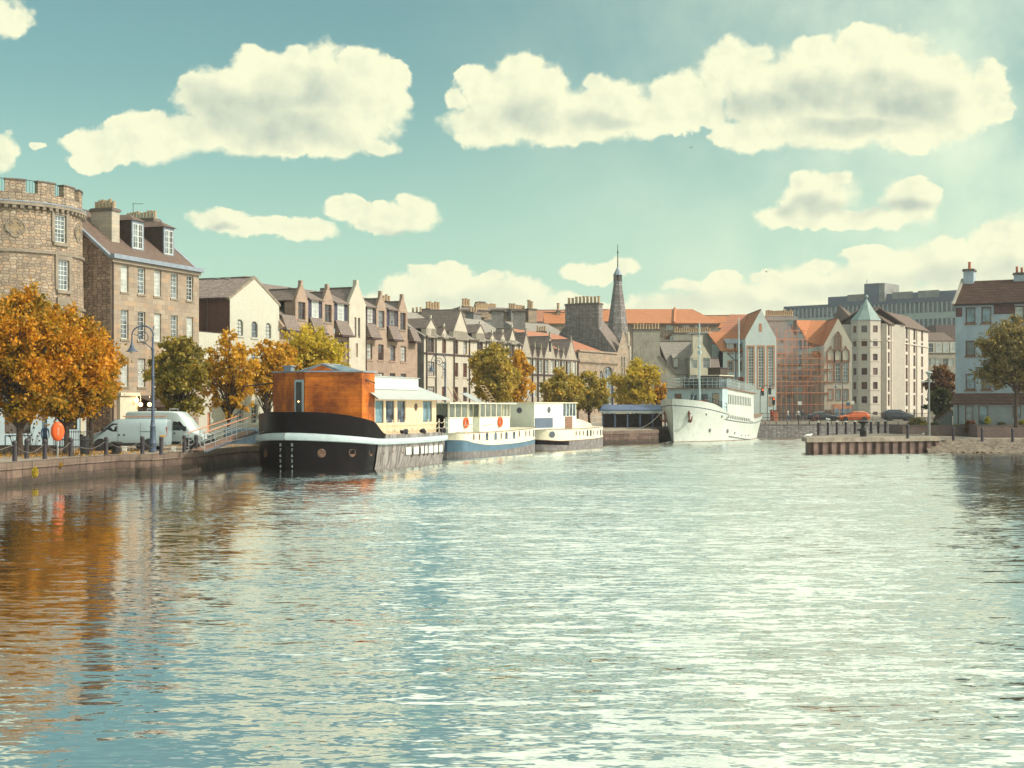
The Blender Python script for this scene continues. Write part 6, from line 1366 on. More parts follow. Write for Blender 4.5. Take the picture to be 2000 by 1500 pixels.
def barge_two():
    o = (-5.9, 111.7); t = thing('barge', 'cream and mid-blue houseboat barge with glazed cream wheelhouse, second in the row', 'barge', (o[0], o[1], 0), atan2(16.7, 6.3))
    tab = [(0,.9,-.5,.50,1.45,2.0),(.3,1.7,-.5,.50,1.43,1.98),(.8,2.2,-.5,.5,1.38,1.96),(1.8,2.35,-.5,.5,1.2,1.96),(5,2.4,-.5,.45,.95,1.97),(9,2.4,-.5,.45,.92,2.0),(13,2.4,-.5,.6,1.0,2.07),(16,2.3,-.5,.75,1.15,2.14),(17.3,1.9,-.5,.82,1.22,2.18),(17.9,1.0,-.5,.84,1.24,2.2),(18,.02,-.5,.84,1.24,2.2)]
    st = gen_hull(t, tab, [('lower_hull',0,1,'hull_grey'),('blue_strake',1,2,'blue_hull'),('topsides',2,3,'boat_cream')], 4, 'boat_cream')
    mb = MB(); mb.box(-.02,-.9,-.5,.0,.9,.5); mb.build('transom_foot', 'hull_grey', t); mb = MB(); mb.box(-.02,-.9,.502,.0,.9,1.45); mb.build('transom', 'blue_dark', t); mb = MB(); mb.box(-.02,-.9,1.452,.0,.9,2.0); mb.build('transom_top', 'boat_white', t)
    for nm, k, dm in (('rubbing_strip', 2, .035), ('gunwale', 3, .03)):
        mb = MB(); strake(mb, st, lambda r: [(r[1]+.0, r[2+k]-dm, 0), (r[1]+.05, r[2+k], 0), (r[1]+.0, r[2+k]+dm, 0)], None); mb.build(nm, 'boat_cream' if k == 2 else 'brown_trim', t)
    zc = lambda x: 1.62 if x < 12 else 1.7
    side_ports(t, st, (4.6,6.5,9.0,10.8,16.0,17.0), zc, .5, .62, 'a', 'boat_glass', 'hull_window'); side_ports(t, st, (1.9,3.0,7.8,12.1,13.8,14.8), zc, .12, .26, 'v', 'porthole')
    # wheelhouse: glazed frames over panels
    e = link('wheelhouse', None, t); z0, z1, zt = 1.98, 3.15, 4.25
    def glazed(x0, x1, y0, y1, nx, sk=0.):
        m = MB(); m.box(x0, y0, z0, x1, y1, z1); m.build('panel', 'boat_white', e)
        m = MB(); m.box(x0+.04, y0+.04, z1, x1-.04, y1-.04, zt); m.build('glazing', 'clear_pane', e)
        m = MB()
        for i in range(nx+1): x = x0+(x1-x0)*i/nx; m.box(x-.05, y0-.02, z1, x+.05, y0+.06, zt)
        for y in np.linspace(y0, y1, 4): m.box(x0-.02, y-.05, z1, x0+.06, y+.05, zt)
        m.box(x0-.03, y0-.04, z1-.04, x1+.03, y1, z1+.05); m.build('window_frames', 'boat_cream', e)
    glazed(-1.2, 2.7, -1.5, 1.9, 3); glazed(2.71, 4.6, -1.2, 1.9, 2); glazed(4.61, 9.6, -1.75, 1.75, 4); glazed(9.61, 12.6, -1.35, 1.6, 4)
    m = MB(); m.box(-1.7,-1.85,zt+.0,12.9,2.1,zt+.1); m.build('roof', 'boat_cream', e)
    m = MB(); 
    for x in (-.4, .6): m.tube([(x+1.2,-1.3,zt+.1),(x-.5,-1.3,zt+1.3)], .04, 4)
    m.build('spar', 'plank', t)
    e2 = thing('roof_clutter', 'tilted aluminium ladder and panel lying on the cream wheelhouse roof', 'ladder', (0,0,0)); e2.location = (t.location.x, t.location.y, 0); e2.rotation_euler = t.rotation_euler
    m = MB(); slab(m, (6.0,-.9,zt+.15), (7.4,-.9,zt+.2), (7.7,.6,zt+.95), (6.3,.6,zt+.9), .04); m.build('panel', 'steel', e2)
    m = MB()
    for x in (8.6, 9.6): m.tube([(x+.9,-.9,zt+.12),(x-.5,-.4,zt+1.55)], .045, 4)
    for k in range(7): f = k/6; m.tube([(9.5-1.4*f,-.9+.5*f,zt+.12+1.43*f),(10.5-1.4*f,-.9+.5*f,zt+.12+1.43*f)], .03, 4)
    m.build('ladder', 'plank', e2)
    for x, y, lb in ((2.1,-1.62,'orange lifebuoy ring on the left part of the cream wheelhouse'),(9.0,-1.87,'orange lifebuoy ring on the right part of the cream wheelhouse')):
        c, s_ = cos(t.rotation_euler.z), sin(t.rotation_euler.z); o_ = lifebuoy(None, (t.location.x+c*x-s_*y, t.location.y+s_*x+c*y, 2.75), t.rotation_euler.z); tag(o_, lb, 'lifebuoy', 'lifebuoys on the cream wheelhouse')
    m = MB(); m.tube([(3.4,-1.3,2.6),(5.4,-1.8,2.5),(7.2,-1.8,2.55)], .03, 4); rail_line(m, (-.5,-2.2,1.98), (3.4,-2.2,1.98), .6, 5, .015, 1); m.build('rail', 'steel', t)
plain('blue_dark', (.05,.085,.15), .45, .15)
def clear_pane():
    m, N, b = newmat('clear_pane'); b.inputs['Base Color'].default_value = (.35,.38,.33,1); b.inputs['Roughness'].default_value = .03
    nt = N.nt; tr = N.n('ShaderNodeBsdfTransparent', i={0: (.75,.78,.72,1)}); mx = N.n('ShaderNodeMixShader', i={0: .42, 1: tr.outputs[0], 2: b.outputs[0]}); out = [n for n in nt.nodes if n.type == 'OUTPUT_MATERIAL'][0]; nt.links.new(mx.outputs[0], out.inputs[0])
clear_pane()
barge_two()
def barge_three():
    t = thing('barge', 'white houseboat barge with a tall plain deckhouse, third in the row, nearest the blue canopy', 'barge', (1.7, 131.6, 0), atan2(12.7, 6.6))
    tab = [(0,.05,-.5,.55,.98,1.98),(.25,.9,-.5,.54,.96,1.98),(.9,1.7,-.5,.5,.9,1.97),(2.0,2.15,-.5,.46,.84,1.95),(3.5,2.3,-.5,.42,.84,1.94),(6,2.35,-.5,.42,.86,1.94),(9,2.3,-.5,.45,.9,1.98),(11.6,2.1,-.5,.5,1.0,2.05),(13,1.5,-.5,.5,1.05,2.1),(13.6,.6,-.5,.5,1.08,2.12),(13.7,.02,-.5,.5,1.08,2.12)]
    st = gen_hull(t, tab, [('lower_hull',0,1,'hull_grey'),('topsides',2,3,'boat_cream')], 4, 'boat_cream')
    bow = [r for r in st if r[0] <= 3.6]; aft = [r for r in st if r[0] >= 3.5]; f = lambda r: [(r[1], r[3], 0), (r[1], r[4], 0)]
    mb = MB(); strake(mb, bow, f, None); mb.build('bow_band', 'black_hull', t, smooth=True); mb = MB(); strake(mb, aft, f, None); mb.build('side_band', 'hull_grey', t, smooth=True)
    mb = MB(); strake(mb, st, lambda r: [(r[1], r[4]-.03, 0), (r[1]+.04, r[4], 0), (r[1], r[4]+.03, 0)], None); strake(mb, st, lambda r: [(r[1], r[5]-.05, 0), (r[1]+.04, r[5]-.02, 0), (r[1], r[5]+.02, 0)], None); mb.build('rubbing_strip', 'brown_trim', t)
    side_ports(t, st, (5.0,5.8,6.6,9.2,10.2,13.0), 1.5, .1, .22, 'v', 'porthole'); side_ports(t, st, (7.6,8.4,11.1,12.0), 1.5, .36, .6, 'a', 'boat_glass', 'hull_window'); side_ports(t, st, (1.0,), 1.45, .26, .26, 'o', 'iron_grey')
    e = link('deckhouse', None, t); m = MB(); m.box(-2.2,-1.5,1.96,3.8,1.9,4.35); m.build('wall', 'boat_white', e)
    m = MB(); m.box(-2.35,-1.62,4.352,7.0,2.0,4.44); m.build('roof', 'boat_cream', e)
    m = MB(); m.box(3.81,-1.5,1.96,6.8,1.7,3.15); m.build('lower_wall', 'boat_white', e)
    m = MB(); m.box(3.81,-1.44,3.15,6.74,1.6,4.35); m.build('glazing', 'boat_glass', e)
    m = MB()
    for i in range(5): x = 3.86+i*.72; m.box(x-.05,-1.5,3.15,x+.05,-1.38,4.35)
    m.build('window_frames', 'boat_white', e)
    m = MB(); m.box(4.3,-1.54,2.0,5.9,-1.502,3.1); m.build('door', 'brown_trim', e)
    m = MB(); m.box(-2.1,-1.54,2.1,1.6,-1.505,3.0); m.build('screen', 'blue_grey', e)
    for x, y, z, r in ((.8,-1.51,3.75,.24),(-2.21,0,3.7,.22)):
        m = MB(); m.lathe([(r*1.2,0),(r*1.2,.05),(r,.06),(.01,.03)], 14); o = m.build('porthole', 'iron_grey', e, (x, y, z)); o.rotation_euler = (pi/2, 0, 0 if y else -pi/2)
    m = MB(); m.idx([(7.2,-1.3,1.96),(11.3,-1.3,1.96),(11.3,1.3,1.96),(7.2,1.3,1.96),(7.4,-1.2,2.5),(10.8,-1.2,2.4),(10.8,1.2,2.4),(7.4,1.2,2.5),(7.4,0,2.95),(10.8,0,2.8)], [(0,1,5,4),(1,2,6,5),(2,3,7,6),(3,0,4,7),(4,5,9,8),(7,6,9,8),(4,8,7),(5,6,9)]); m.build('cabin_top', 'boat_cream', t)
    m = MB(); rail_line(m, (9.,-2.2,1.98), (13.2,-1.4,2.05), 1.0, 5, .02, 2); m.build('rail', 'steel', t)
plain('blue_grey', (.10,.13,.18), .5, .15)
barge_three()

def ship():
    t = thing('ship', 'tall white former passenger ship moored bow-on with anchors and glazed bridge deck', 'ship', (18.3, 161, 0), atan2(21, 13)); 
    # x, half width at the rail, half width at the water, z rail, stem rake shift
    tab = [(0,.03,.02,4.2,-.45),(.6,1.15,.35,4.12,-.4),(1.8,2.25,1.05,3.97,-.3),(3.5,2.85,1.8,3.75,-.15),(6,3.1,2.45,3.42,0),(9,3.15,2.75,3.05,0),(12,3.15,2.85,2.8,0),(15,3.05,2.6,2.62,0),(18,2.65,2.0,2.62,0),(20.5,2.1,1.3,2.75,.1),(22.5,1.5,.7,2.95,.4),(24,.8,.25,3.15,.8),(24.6,.03,.02,3.25,1.0)]
    st = smoothtab(tab, 4)
    def lev(r, a, b, k=4):
        out = []
        for i in range(k+1):
            f = a+(b-a)*i/k; z = -.3+(r[3]+.3)*f; out.append((r[2]+(r[1]-r[2])*f**1.3, z, r[4]*f**1.2))
        return out
    wl = lambda r: .42/(r[3]+.3)
    mb = MB(); strake(mb, st, lambda r: lev(r, 0, wl(r), 1), None); mb.build('boot_top', 'rust_band', t, smooth=True)
    mb = MB(); strake(mb, st, lambda r: lev(r, wl(r), 1, 5), None); mb.build('hull', 'ship_white', t, smooth=True)
    # bulwark forward, black line below it
    fw = [r for r in st if r[0] <= 8.6]
    top = lambda r: max(.05, .75*min(1, (9.4-r[0])/5))
    mb = MB(); strake(mb, fw, lambda r: [(r[1]+.005, r[3], r[4]), (r[1]+.10, r[3]+top(r), r[4]*1.12), (r[1]+.02, r[3]+top(r), r[4]*1.1), (r[1]-.06, r[3], r[4])], None); mb.build('bulwark', 'ship_white', t, smooth=True)
    mb = MB(); strake(mb, fw, lambda r: [(r[1]+.0, r[3]-.05, r[4]), (r[1]+.04, r[3], r[4]*1.0), (r[1], r[3]+.05, r[4])], None); mb.build('sheer_line', 'navy', t)
    mb = MB(); strake(mb, [r for r in st if 7 < r[0] < 24.2], lambda r: [(r[2]+(r[1]-r[2])*.8, -.3+(r[3]+.3)*.80, r[4]*.8), (r[2]+(r[1]-r[2])*.8+.06, -.3+(r[3]+.3)*.81, r[4]*.8), (r[2]+(r[1]-r[2])*.82, -.3+(r[3]+.3)*.83, r[4]*.8)], None)
    mb.build('rubbing_strake', 'iron_grey', t)
    mb = MB(); strake(mb, [r for r in st if 8.5 < r[0] < 17], lambda r: [(r[2]+(r[1]-r[2])*.35+.01, -.3+(r[3]+.3)*(.42-.02*r[0]), 0), (r[2]+(r[1]-r[2])*.35+.05, -.3+(r[3]+.3)*(.43-.02*r[0]), 0), (r[2]+(r[1]-r[2])*.36, -.3+(r[3]+.3)*(.45-.02*r[0]), 0)], None); mb.build('lower_strake', 'iron_grey', t)
    mb = MB()
    for a, b in zip(st[:-1], st[1:]): mb.face([(a[0]+a[4],-a[1],a[3]-.05),(b[0]+b[4],-b[1],b[3]-.05),(b[0]+b[4],b[1],b[3]-.05),(a[0]+a[4],a[1],a[3]-.05)])
    mb.build('deck', 'deck_wood', t)
    # anchors
    for sg, x in ((-1, 1.15), (1, 1.0)):
        r = interp(st, x); p = Vector((x-.35, sg*(r[0]*.80+.10), 2.9)); a = link('anchor', None, t, p); a.rotation_euler = (0,0,-sg*.95); a.scale = (1.25,1.25,1.25); m = MB()
        m.tube([(0,0,.55),(0,sg*.08,-.35)], .09, 6); m.tube([(-.45,sg*.1,.05),(-.25,sg*.12,-.35),(0,sg*.12,-.45),(.25,sg*.12,-.35),(.45,sg*.1,.05)], [.05,.1,.12,.1,.05], 6); m.tube([(-.2,sg*.05,.3),(.2,sg*.05,.3)], .06, 5); m.build('flukes', 'rust', a)
    def on(x, f): r = interp(st, x); return (r[1]+(r[0]-r[1])*f**1.3, -.3+(r[2]+.3)*f)
    for x, f, rr in ((4.6,.42,.17),(8.6,.44,.19),(10.6,.38,.1),(3.2,.86,.13),(6.6,.88,.11),(8.0,.88,.09),(12.8,.3,.06),(14.2,.3,.06),(15.6,.3,.06)):
        hw, z = on(x, f); m = MB(); m.lathe([(rr*1.35,0),(rr*1.35,.05),(rr,.06),(.01,.04)], 12); o = m.build('porthole', 'porthole_grey', t, (x, -hw+.0, z)); o.rotation_euler = (pi/2, 0, 0)
    for i in range(14):
        x = 8.4+i*.6; hw, z = on(x, .95); m = MB(); m.box(-.07,-.05,-.2,.07,.05,.16); m.build('scupper', 'porthole_grey', t, (x, -hw-.01, z))
    # side of the accommodation rising from the hull
    e = link('superstructure', None, t, (-3.0,0,0)); X0, X1 = 10.9, 19.2; zt = 6.3
    hl = [(11.45+i*.5, 4.35-.02*i, 11.45+i*.5+.26, 5.5-.03*i) for i in range(14)]
    zt = 6.3; m = MB(); wall(m, [(X0,2.4),(X1,2.3),(X1,5.6),(X0,6.2)], hl, lambda a, d, b: (a, -3.05+d, b), .12)
    m.face([(X0,-3.12,2.9),(X0,3.12,2.9),(X0,3.12,6.1),(X0,-3.12,6.2)]); m.face([(X1,-3.05,2.6),(X1+.8,-1.5,2.6),(X1+.8,-1.5,5.5),(X1,-3.05,5.6)]); m.face([(X1+.8,-1.5,2.6),(X1+.8,3.0,2.6),(X1+.8,3.0,5.5),(X1+.8,-1.5,5.5)]); m.build('side_wall', 'ship_white', e)
    for h in hl: window(e, *h, 1, 1, 'porthole_grey', None, fw=.03, inset=-2.98, panes=['glass_grey','glass_blue'])
    m = MB(); m.idx([(X0-.2,-3.25,6.3),(X1+.4,-3.25,5.7),(X1+1.,3.,5.7),(X0-.2,3.3,6.3),(X0-.2,-3.25,6.18),(X1+.4,-3.25,5.58),(X1+1.,3.,5.58),(X0-.2,3.3,6.18)], [(0,1,2,3),(4,7,6,5),(0,4,5,1),(3,2,6,7),(0,3,7,4),(1,5,6,2)]); m.build('deck_edge', 'brown_trim', e)
    # deckhouse front facing the bow, with doors and windows
    f0 = link('deckhouse', None, t, (-2.8,0,0)); m = MB(); hd = [(-2.7,3.1,-1.8,5.6),(-1.25,3.6,-.45,5.5),(.15,3.6,.95,5.5),(2.1,3.6,3.0,5.6)]; wall(m, [(-3.1,3.0),(4.0,3.0),(4.0,6.15),(-3.1,6.15)], hd, lambda a, d, b: (9.4+d, a, b), .15); m.face([(9.4,-3.1,3.),(10.95,-3.1,3.),(10.95,-3.1,6.15),(9.4,-3.1,6.15)]); m.face([(9.4,4.0,3.),(12.,4.0,3.),(12.,4.,6.15),(9.4,4.,6.15)]); m.build('front_wall', 'ship_blue', f0)
    for i, h in enumerate(hd):
        m = MB(); m.box(9.5, h[0]+.05, h[1]+.05, 9.52, h[2]-.05, h[3]-.05); m.build('pane' if 0 < i < 3 else 'door', ['door_cream','glass_blue','glass_blue','brown_trim'][i], f0)
    m = MB(); m.box(9.1,-3.2,6.152,12,4.1,6.24); m.build('deck_edge', 'brown_trim', f0)
    # ladder, upper deck rails, wheelhouse, funnel, masts
    m = MB()
    for y in (1.2, 1.8): m.tube([(6.6,y,3.6),(9.3,y,6.6)], .04, 4)
    for k in range(9): m.box(6.6+.3*k, 1.2, 3.6+.33*k, 6.9+.3*k, 1.8, 3.64+.33*k)
    m.build('ladder', 'ship_blue', t, (-2.6,-1.,-.5))
    m = MB(); rail_line(m, (9.2,-3.1,6.24), (9.2,4.0,6.24), 1.15, 12, .03, 3); rail_line(m, (9.2,4.,6.24), (13,4.,6.24), 1.15, 5, .03, 3); m.build('front_rail', 'pale_panel', t, (-2.8,0,0))
    m = MB(); rail_line(m, (X0,-3.15,6.3), (X1,-3.15,5.7), 1.05, 20, .025, 3); m.build('side_rail', 'pale_panel', t, (-3,0,0))
    m = MB(); m.face([(X0,-3.1,6.3),(X1,-3.1,5.7),(X1,-3.1,6.65),(X0,-3.1,7.25)]); m.build('rail_screen', 'mesh_screen', t, (-3,0,0))
    w = link('wheelhouse', None, t, (-2.8,0,0)); m = MB(); m.box(9.7,-2.5,6.25,13.5,2.0,7.3); m.build('glazing', 'ship_glass', w)
    m = MB(); m.box(9.6,-2.6,7.3,13.7,-.1,7.65); m.build('roof', 'timber_dark', w); m = MB(); m.box(9.5,-2.7,7.65,13.8,0.0,7.74); m.build('roof_edge', 'boat_cream', w)
    m = MB()
    for y in (-2.5,-1.6,-.7,.2,1.1,2.0): m.box(9.66,y-.05,6.25,9.72,y+.05,7.3)
    m.build('window_frames', 'iron_grey', w)
    m = MB(); m.box(12.0,-1.7,7.75,14.2,-.1,8.6); m.box(11.9,-1.8,8.6,14.3,0,8.68); m.build('funnel', 'timber_dark', t, (-2.8,0,0), bevel=.12)
    m = MB(); m.tube([(8.2,1.3,3.6),(8.2,1.3,13.8)], [.14,.07], 6); m.ball((8.15,1.3,11.0),.2,5); m.tube([(8.2,-.2,12.6),(8.2,2.8,12.6)], .04, 4); m.box(8.05,1.1,10.2,8.35,1.5,10.5); m.build('mast', 'ship_blue', t, (-2.7,-2.0,0))
    m = MB(); m.tube([(20.5,-.4,5.6),(20.5,-.4,15.0)], [.14,.07], 6); m.build('aft_mast', 'ship_blue', t, (-2.6,0,0))
    m = MB(); m.tube([(20.,-1.6,5.6),(20.,-1.6,7.0)], .2, 7); m.tube([(19.9,-1.6,7.35),(20.1,-1.6,7.35)], .38, 12); m.build('cowl_vent', 'rust', t, (-4.2,0,0))
    m = MB(); m.tube([(5.5,-.7,12.5),(.2,0,4.6)], .02, 3); m.tube([(5.5,-.7,13.6),(17.9,-.4,14.6)], .015, 3); m.build('stay', 'iron_grey', t)
    # bow deck gear
    m = MB(); rail_line(m, (2.6,-2.6,4.35), (7.8,-3.15,3.5), .9, 8, .03, 2); m.build('bow_rail', 'iron_black', t)
    m = MB(); m.box(5.6,-1.6,3.5,6.8,-.5,4.7); m.ball((6.6,-1.9,4.5), .3, 6); m.build('windlass', 'rust', t, (-2.2,0,.1), bevel=.08)
    m = MB(); slab(m, (3.8,-1.2,4.7), (9.,-2.6,4.3), (9.,-2.3,4.35), (3.8,-.9,4.75), .1); m.build('plank', 'brown_trim', t, (-1.8,0,0))
    # tender on the stern
plain('rust_band', (.34,.27,.22), .8, .35, 2); plain('porthole_grey', (.14,.13,.13), .5, .3, 3); plain('ship_blue', (.42,.53,.54), .5, .08, 1); plain('door_cream', (.55,.44,.32), .6, .2)
glassm('ship_glass', (.09,.13,.15), var=.8)
def mesh_screen():
    m, N, b = newmat('mesh_screen'); b.inputs['Base Color'].default_value = (.38,.45,.44,1)
    tr = N.n('ShaderNodeBsdfTransparent'); mx = N.n('ShaderNodeMixShader', i={0: .45, 1: tr.outputs[0], 2: b.outputs[0]}); out = [n for n in N.nt.nodes if n.type == 'OUTPUT_MATERIAL'][0]; N.nt.links.new(mx.outputs[0], out.inputs[0])
mesh_screen()
ship()
# ---------------------------------------------------------------- trees
def leaf_mesh(name, P, size, mat, rng, parent, drop=.35):
    n = len(P); P = np.asarray(P)
    a = rng.normal(size=(n,3)); a /= np.linalg.norm(a, axis=1)[:, None]; b = rng.normal(size=(n,3)); b -= (a*b).sum(1)[:, None]*a; b /= np.linalg.norm(b, axis=1)[:, None]
    s = size*rng.uniform(.6, 1.35, n)[:, None]; a *= s; b *= s*.62
    V = np.empty((n,4,3)); V[:,0] = P-a; V[:,1] = P-b; V[:,2] = P+a; V[:,3] = P+b
    c = np.cross(a, b); c /= np.linalg.norm(c, axis=1)[:, None]; V[:,0] += c*s*.3; V[:,2] += c*s*.3
    me = bpy.data.meshes.new(name); me.vertices.add(n*4); me.vertices.foreach_set('co', V.ravel()); me.loops.add(n*4); me.loops.foreach_set('vertex_index', np.arange(n*4, dtype=np.int32))
    me.polygons.add(n); me.polygons.foreach_set('loop_start', np.arange(0, n*4, 4, dtype=np.int32)); 
    try: me.polygons.foreach_set('loop_total', np.full(n, 4, dtype=np.int32))
    except Exception: pass
    me.materials.append(MATS[mat]); me.update(); me.validate(); return link(name, me, parent)
def tree(px, D, py_top, py_bot, pw, z0, label, leaf, seed, n=9000, size=.13, group='trees along the quay', kind='tree', shape=1.0, gaps=.25, lean=0., trunk_r=.17, lobes=26, py_base=None):
    """px centre, py of crown top and bottom, pw crown width in photo steps at distance D"""
    rng = np.random.default_rng(seed); X = Xp(px, D); t = thing(kind, label, 'tree', (X, D, z0), 0, group)
    zt, zb = Zp(py_top, D)-z0, Zp(py_bot, D)-z0; W = pw*D/F/2; zc = (zt+zb)/2; hz = (zt-zb)/2
    # scaffold limbs out to lobe centres
    L = []
    for i in range(lobes):
        for _ in range(30):
            v = rng.normal(size=3); v /= np.linalg.norm(v); r = rng.uniform(.40, .92); c = v*r
            if c[2] < -.8: continue
            f = 1-.35*max(0, c[2])**2*shape-.12*max(0, -c[2]); p = np.array([c[0]*W*f, c[1]*W*.85*f, zc+c[2]*hz])
            if all(np.linalg.norm((p-q)/[1, 1, .8]) > W*.26 for q, _ in L): break
        L.append((p, rng.uniform(.17, .36)*W))
    L.append((np.array([0,0,zt-hz*.22]), W*.28)); L.append((np.array([0,0,zc]), W*.45))
    mb = MB(); rnd = random.Random(seed); th = max(zb*.9, .9); top = Vector((lean+.1*W*(rnd.random()-.5), 0, zc+hz*.45))
    tr = [(0,0,-.1),(0,0,.25),(lean*.1+rnd.uniform(-.08,.08),0,th*.5),(lean*.2,0,th),(lean*.5,rnd.uniform(-.1,.1),zc-.1*hz),tuple(top)]
    mb.tube(tr, [trunk_r*1.35, trunk_r*1.05, trunk_r*.9, trunk_r*.8, trunk_r*.5, trunk_r*.18], 8)
    for q, r in L[:-1]:
        q = Vector(q); f = rnd.uniform(.0, .6)*max(.05, min(1, (q.z-th)/(zt-th)+.15)); s = Vector((lean*.3,0,th*.92)).lerp(top, f*.85)
        m = s.lerp(q, .5)+Vector((rnd.uniform(-.1,.1)*W, rnd.uniform(-.1,.1)*W, .06*W)); mb.tube([s, m, q], [trunk_r*.42, trunk_r*.24, trunk_r*.08], 5, cap=False)
        for _ in range(4):
            d = Vector((rnd.gauss(0,1), rnd.gauss(0,1), rnd.gauss(.2,1))).normalized()*r*.9; mb.tube([m.lerp(q, rnd.uniform(.4,1)), q+d], [trunk_r*.1, trunk_r*.03], 3, cap=False)
    mb.build('trunk', 'bark', t)
    P = []; w = np.array([r**2 for _, r in L]); w /= w.sum(); cnt = rng.multinomial(n, w)
    for (c, r), k in zip(L, cnt):
        # twig clusters inside each lobe
        m = max(5, k//22); v = rng.normal(size=(m,3)); v /= np.linalg.norm(v, axis=1)[:, None]; tw = c+v*(r*rng.uniform(.2, 1.35, m)**.7)[:, None]*[1, 1, .82]
        keep = rng.random(m) > gaps; tw = tw[keep] if keep.any() else tw
        idx = rng.integers(0, len(tw), k); P.append(tw[idx]+rng.normal(size=(k,3))*r*rng.choice([.12,.2,.34], (k,1), p=[.5,.35,.15]))
    P = np.concatenate(P); P = P[P[:,2] > zb-.4]
    leaf_mesh('crown', P, size, leaf, rng, t); return t
def bush(px, D, py_top, py_bot, pw, z0, label, leaf, seed, n=1500, size=.09, group=None, cat='shrub'):
    rng = np.random.default_rng(seed); t = thing('shrub', label, cat, (Xp(px, D), D, z0), 0, group); W = pw*D/F/2; zt = max(.3, Zp(py_top, D)-z0)
    P = []; mb = MB(); rnd = random.Random(seed)
    for i in range(9):
        c = np.array([rng.uniform(-.6,.6)*W, rng.uniform(-.5,.5)*W, zt*rng.uniform(.3,.75)]); r = rng.uniform(.3,.5)*min(W, zt); k = n//9
        v = rng.normal(size=(k,3)); v /= np.linalg.norm(v, axis=1)[:, None]; P.append(c+v*(r*rng.uniform(.4,1.15,k))[:, None]); mb.tube([(0,0,0), tuple(c)], [.03,.01], 4)
    P = np.concatenate(P); P[:,2] = np.clip(P[:,2], .03, None); mb.build('stems', 'bark', t); leaf_mesh('foliage', P, size, leaf, rng, t); return t
def trees():
    T = tree
    T(38, 81, 565, 838, 215, ZS, 'large dense orange-green tree, first from the left edge, in front of the round tower', 'leaf_orange', 11, 28000, .12, lobes=52, gaps=.2, trunk_r=.22)
    T(-45, 84, 590, 840, 150, ZS, 'orange tree cut by the left edge beside the round tower', 'leaf_orange', 21, 9000, .13, gaps=.12)
    T(130, 84, 592, 835, 190, ZS, 'large bright orange tree standing left of the parked vans', 'leaf_orange', 12, 27000, .12, lobes=50, gaps=.25, trunk_r=.2)
    T(178, 89, 650, 822, 112, ZS, 'bright orange tree overhanging the low grey van', 'leaf_orange', 13, 11000, .12, lobes=22, gaps=.2)
    T(352, 101, 652, 822, 118, ZS, 'dark olive green tree behind the high-roofed van', 'leaf_green', 14, 14000, .14, gaps=.28, lobes=40)
    T(447, 103, 640, 822, 125, ZS, 'sparse yellow-orange tree beside the gangway', 'leaf_yellow', 15, 8500, .12, gaps=.5, lobes=40, shape=1.5)
    T(520, 114, 655, 810, 95, ZS, 'loose orange-yellow tree behind the left end of the wooden deckhouse', 'leaf_yellow', 16, 6500, .14, gaps=.4)
    T(607, 122, 640, 800, 165, ZS, 'broad golden green tree behind the wooden deckhouse', 'leaf_lime', 17, 17000, .16, gaps=.22, lobes=34)
    T(560, 119, 668, 800, 90, ZS, 'small ochre tree in front of the tan tenement left of the broad golden one', 'leaf_yellow', 18, 6000, .15, gaps=.3)
    T(690, 132, 735, 800, 60, ZS, 'low yellow tree top peeping over the barge roof', 'leaf_lime', 28, 3000, .15)
    T(967, 152, 668, 800, 105, ZS+.1, 'olive and orange tree in front of the pale tenement', 'leaf_olive', 19, 17000, .17, gaps=.15, lobes=32)
    T(1015, 158, 678, 800, 70, ZS+.1, 'narrow rust tinged tree right of the olive one', 'leaf_yellow', 20, 7000, .17, gaps=.2)
    T(1095, 165, 722, 812, 88, ZS+.15, 'dark olive tree in front of the grey stone hall', 'leaf_olive', 22, 9000, .18, gaps=.18)
    T(1150, 170, 722, 812, 80, ZS+.15, 'brownish olive tree before the cream arched hall', 'leaf_olive', 23, 8000, .18, gaps=.22)
    T(1243, 178, 700, 800, 92, 1.5, 'rounded golden tree by the blue canopy', 'leaf_lime', 24, 14000, .18, gaps=.08, lobes=30)
    T(1282, 181, 735, 800, 46, 1.5, 'small orange tree at the right edge of the rounded golden one', 'leaf_yellow', 25, 3500, .18, gaps=.2)
    T(1985, 131, 620, 765, 150, 2.2, 'large brown-green tree in front of the grey house', 'leaf_brown', 26, 19000, .15, group='trees on the right bank', gaps=.12, lobes=36, trunk_r=.2)
    T(1838, 165, 713, 800, 62, 2.0, 'rust brown tree behind the modern lamp post', 'leaf_rust', 27, 8000, .17, group='trees on the right bank', gaps=.1)
    T(1835, 152, 760, 822, 62, 2.1, 'dark green tree beside the outside stair', 'leaf_shrub', 29, 6500, .14, group='trees on the right bank', gaps=.1)
    g = 'shrubs behind the garden walls'
    B = bush
    B(1795, 141, 818, 840, 46, 1.45, 'grey-green shrub at the left end of the block wall', 'leaf_brown', 41, 2600, .09, g); B(1803, 140, 826, 842, 20, 1.7, 'yellow shrub at the left end of the block wall', 'leaf_gold', 42, 900, .08, g)
    B(1826, 140, 826, 850, 30, 1.5, 'clipped green shrub before the stair', 'leaf_shrub', 43, 1800, .09, g); B(1866, 139.5, 828, 845, 14, 1.7, 'small yellow shrub below the grey house wall', 'leaf_gold', 44, 700, .08, g)
    B(1897, 137, 815, 848, 32, 1.3, 'reddish spreading shrub in the gap of the walls', 'leaf_rust', 45, 2400, .09, g); B(1926, 136.5, 812, 832, 18, 2.2, 'little rounded golden bush on the block wall', 'leaf_gold', 46, 1200, .08, g)
    B(1957, 136, 826, 836, 20, 2.2, 'low green plant behind the block wall', 'leaf_shrub', 47, 700, .08, g); B(1998, 136, 820, 834, 20, 2.2, 'yellow green shrub at the right edge', 'leaf_gold', 48, 900, .08, g)
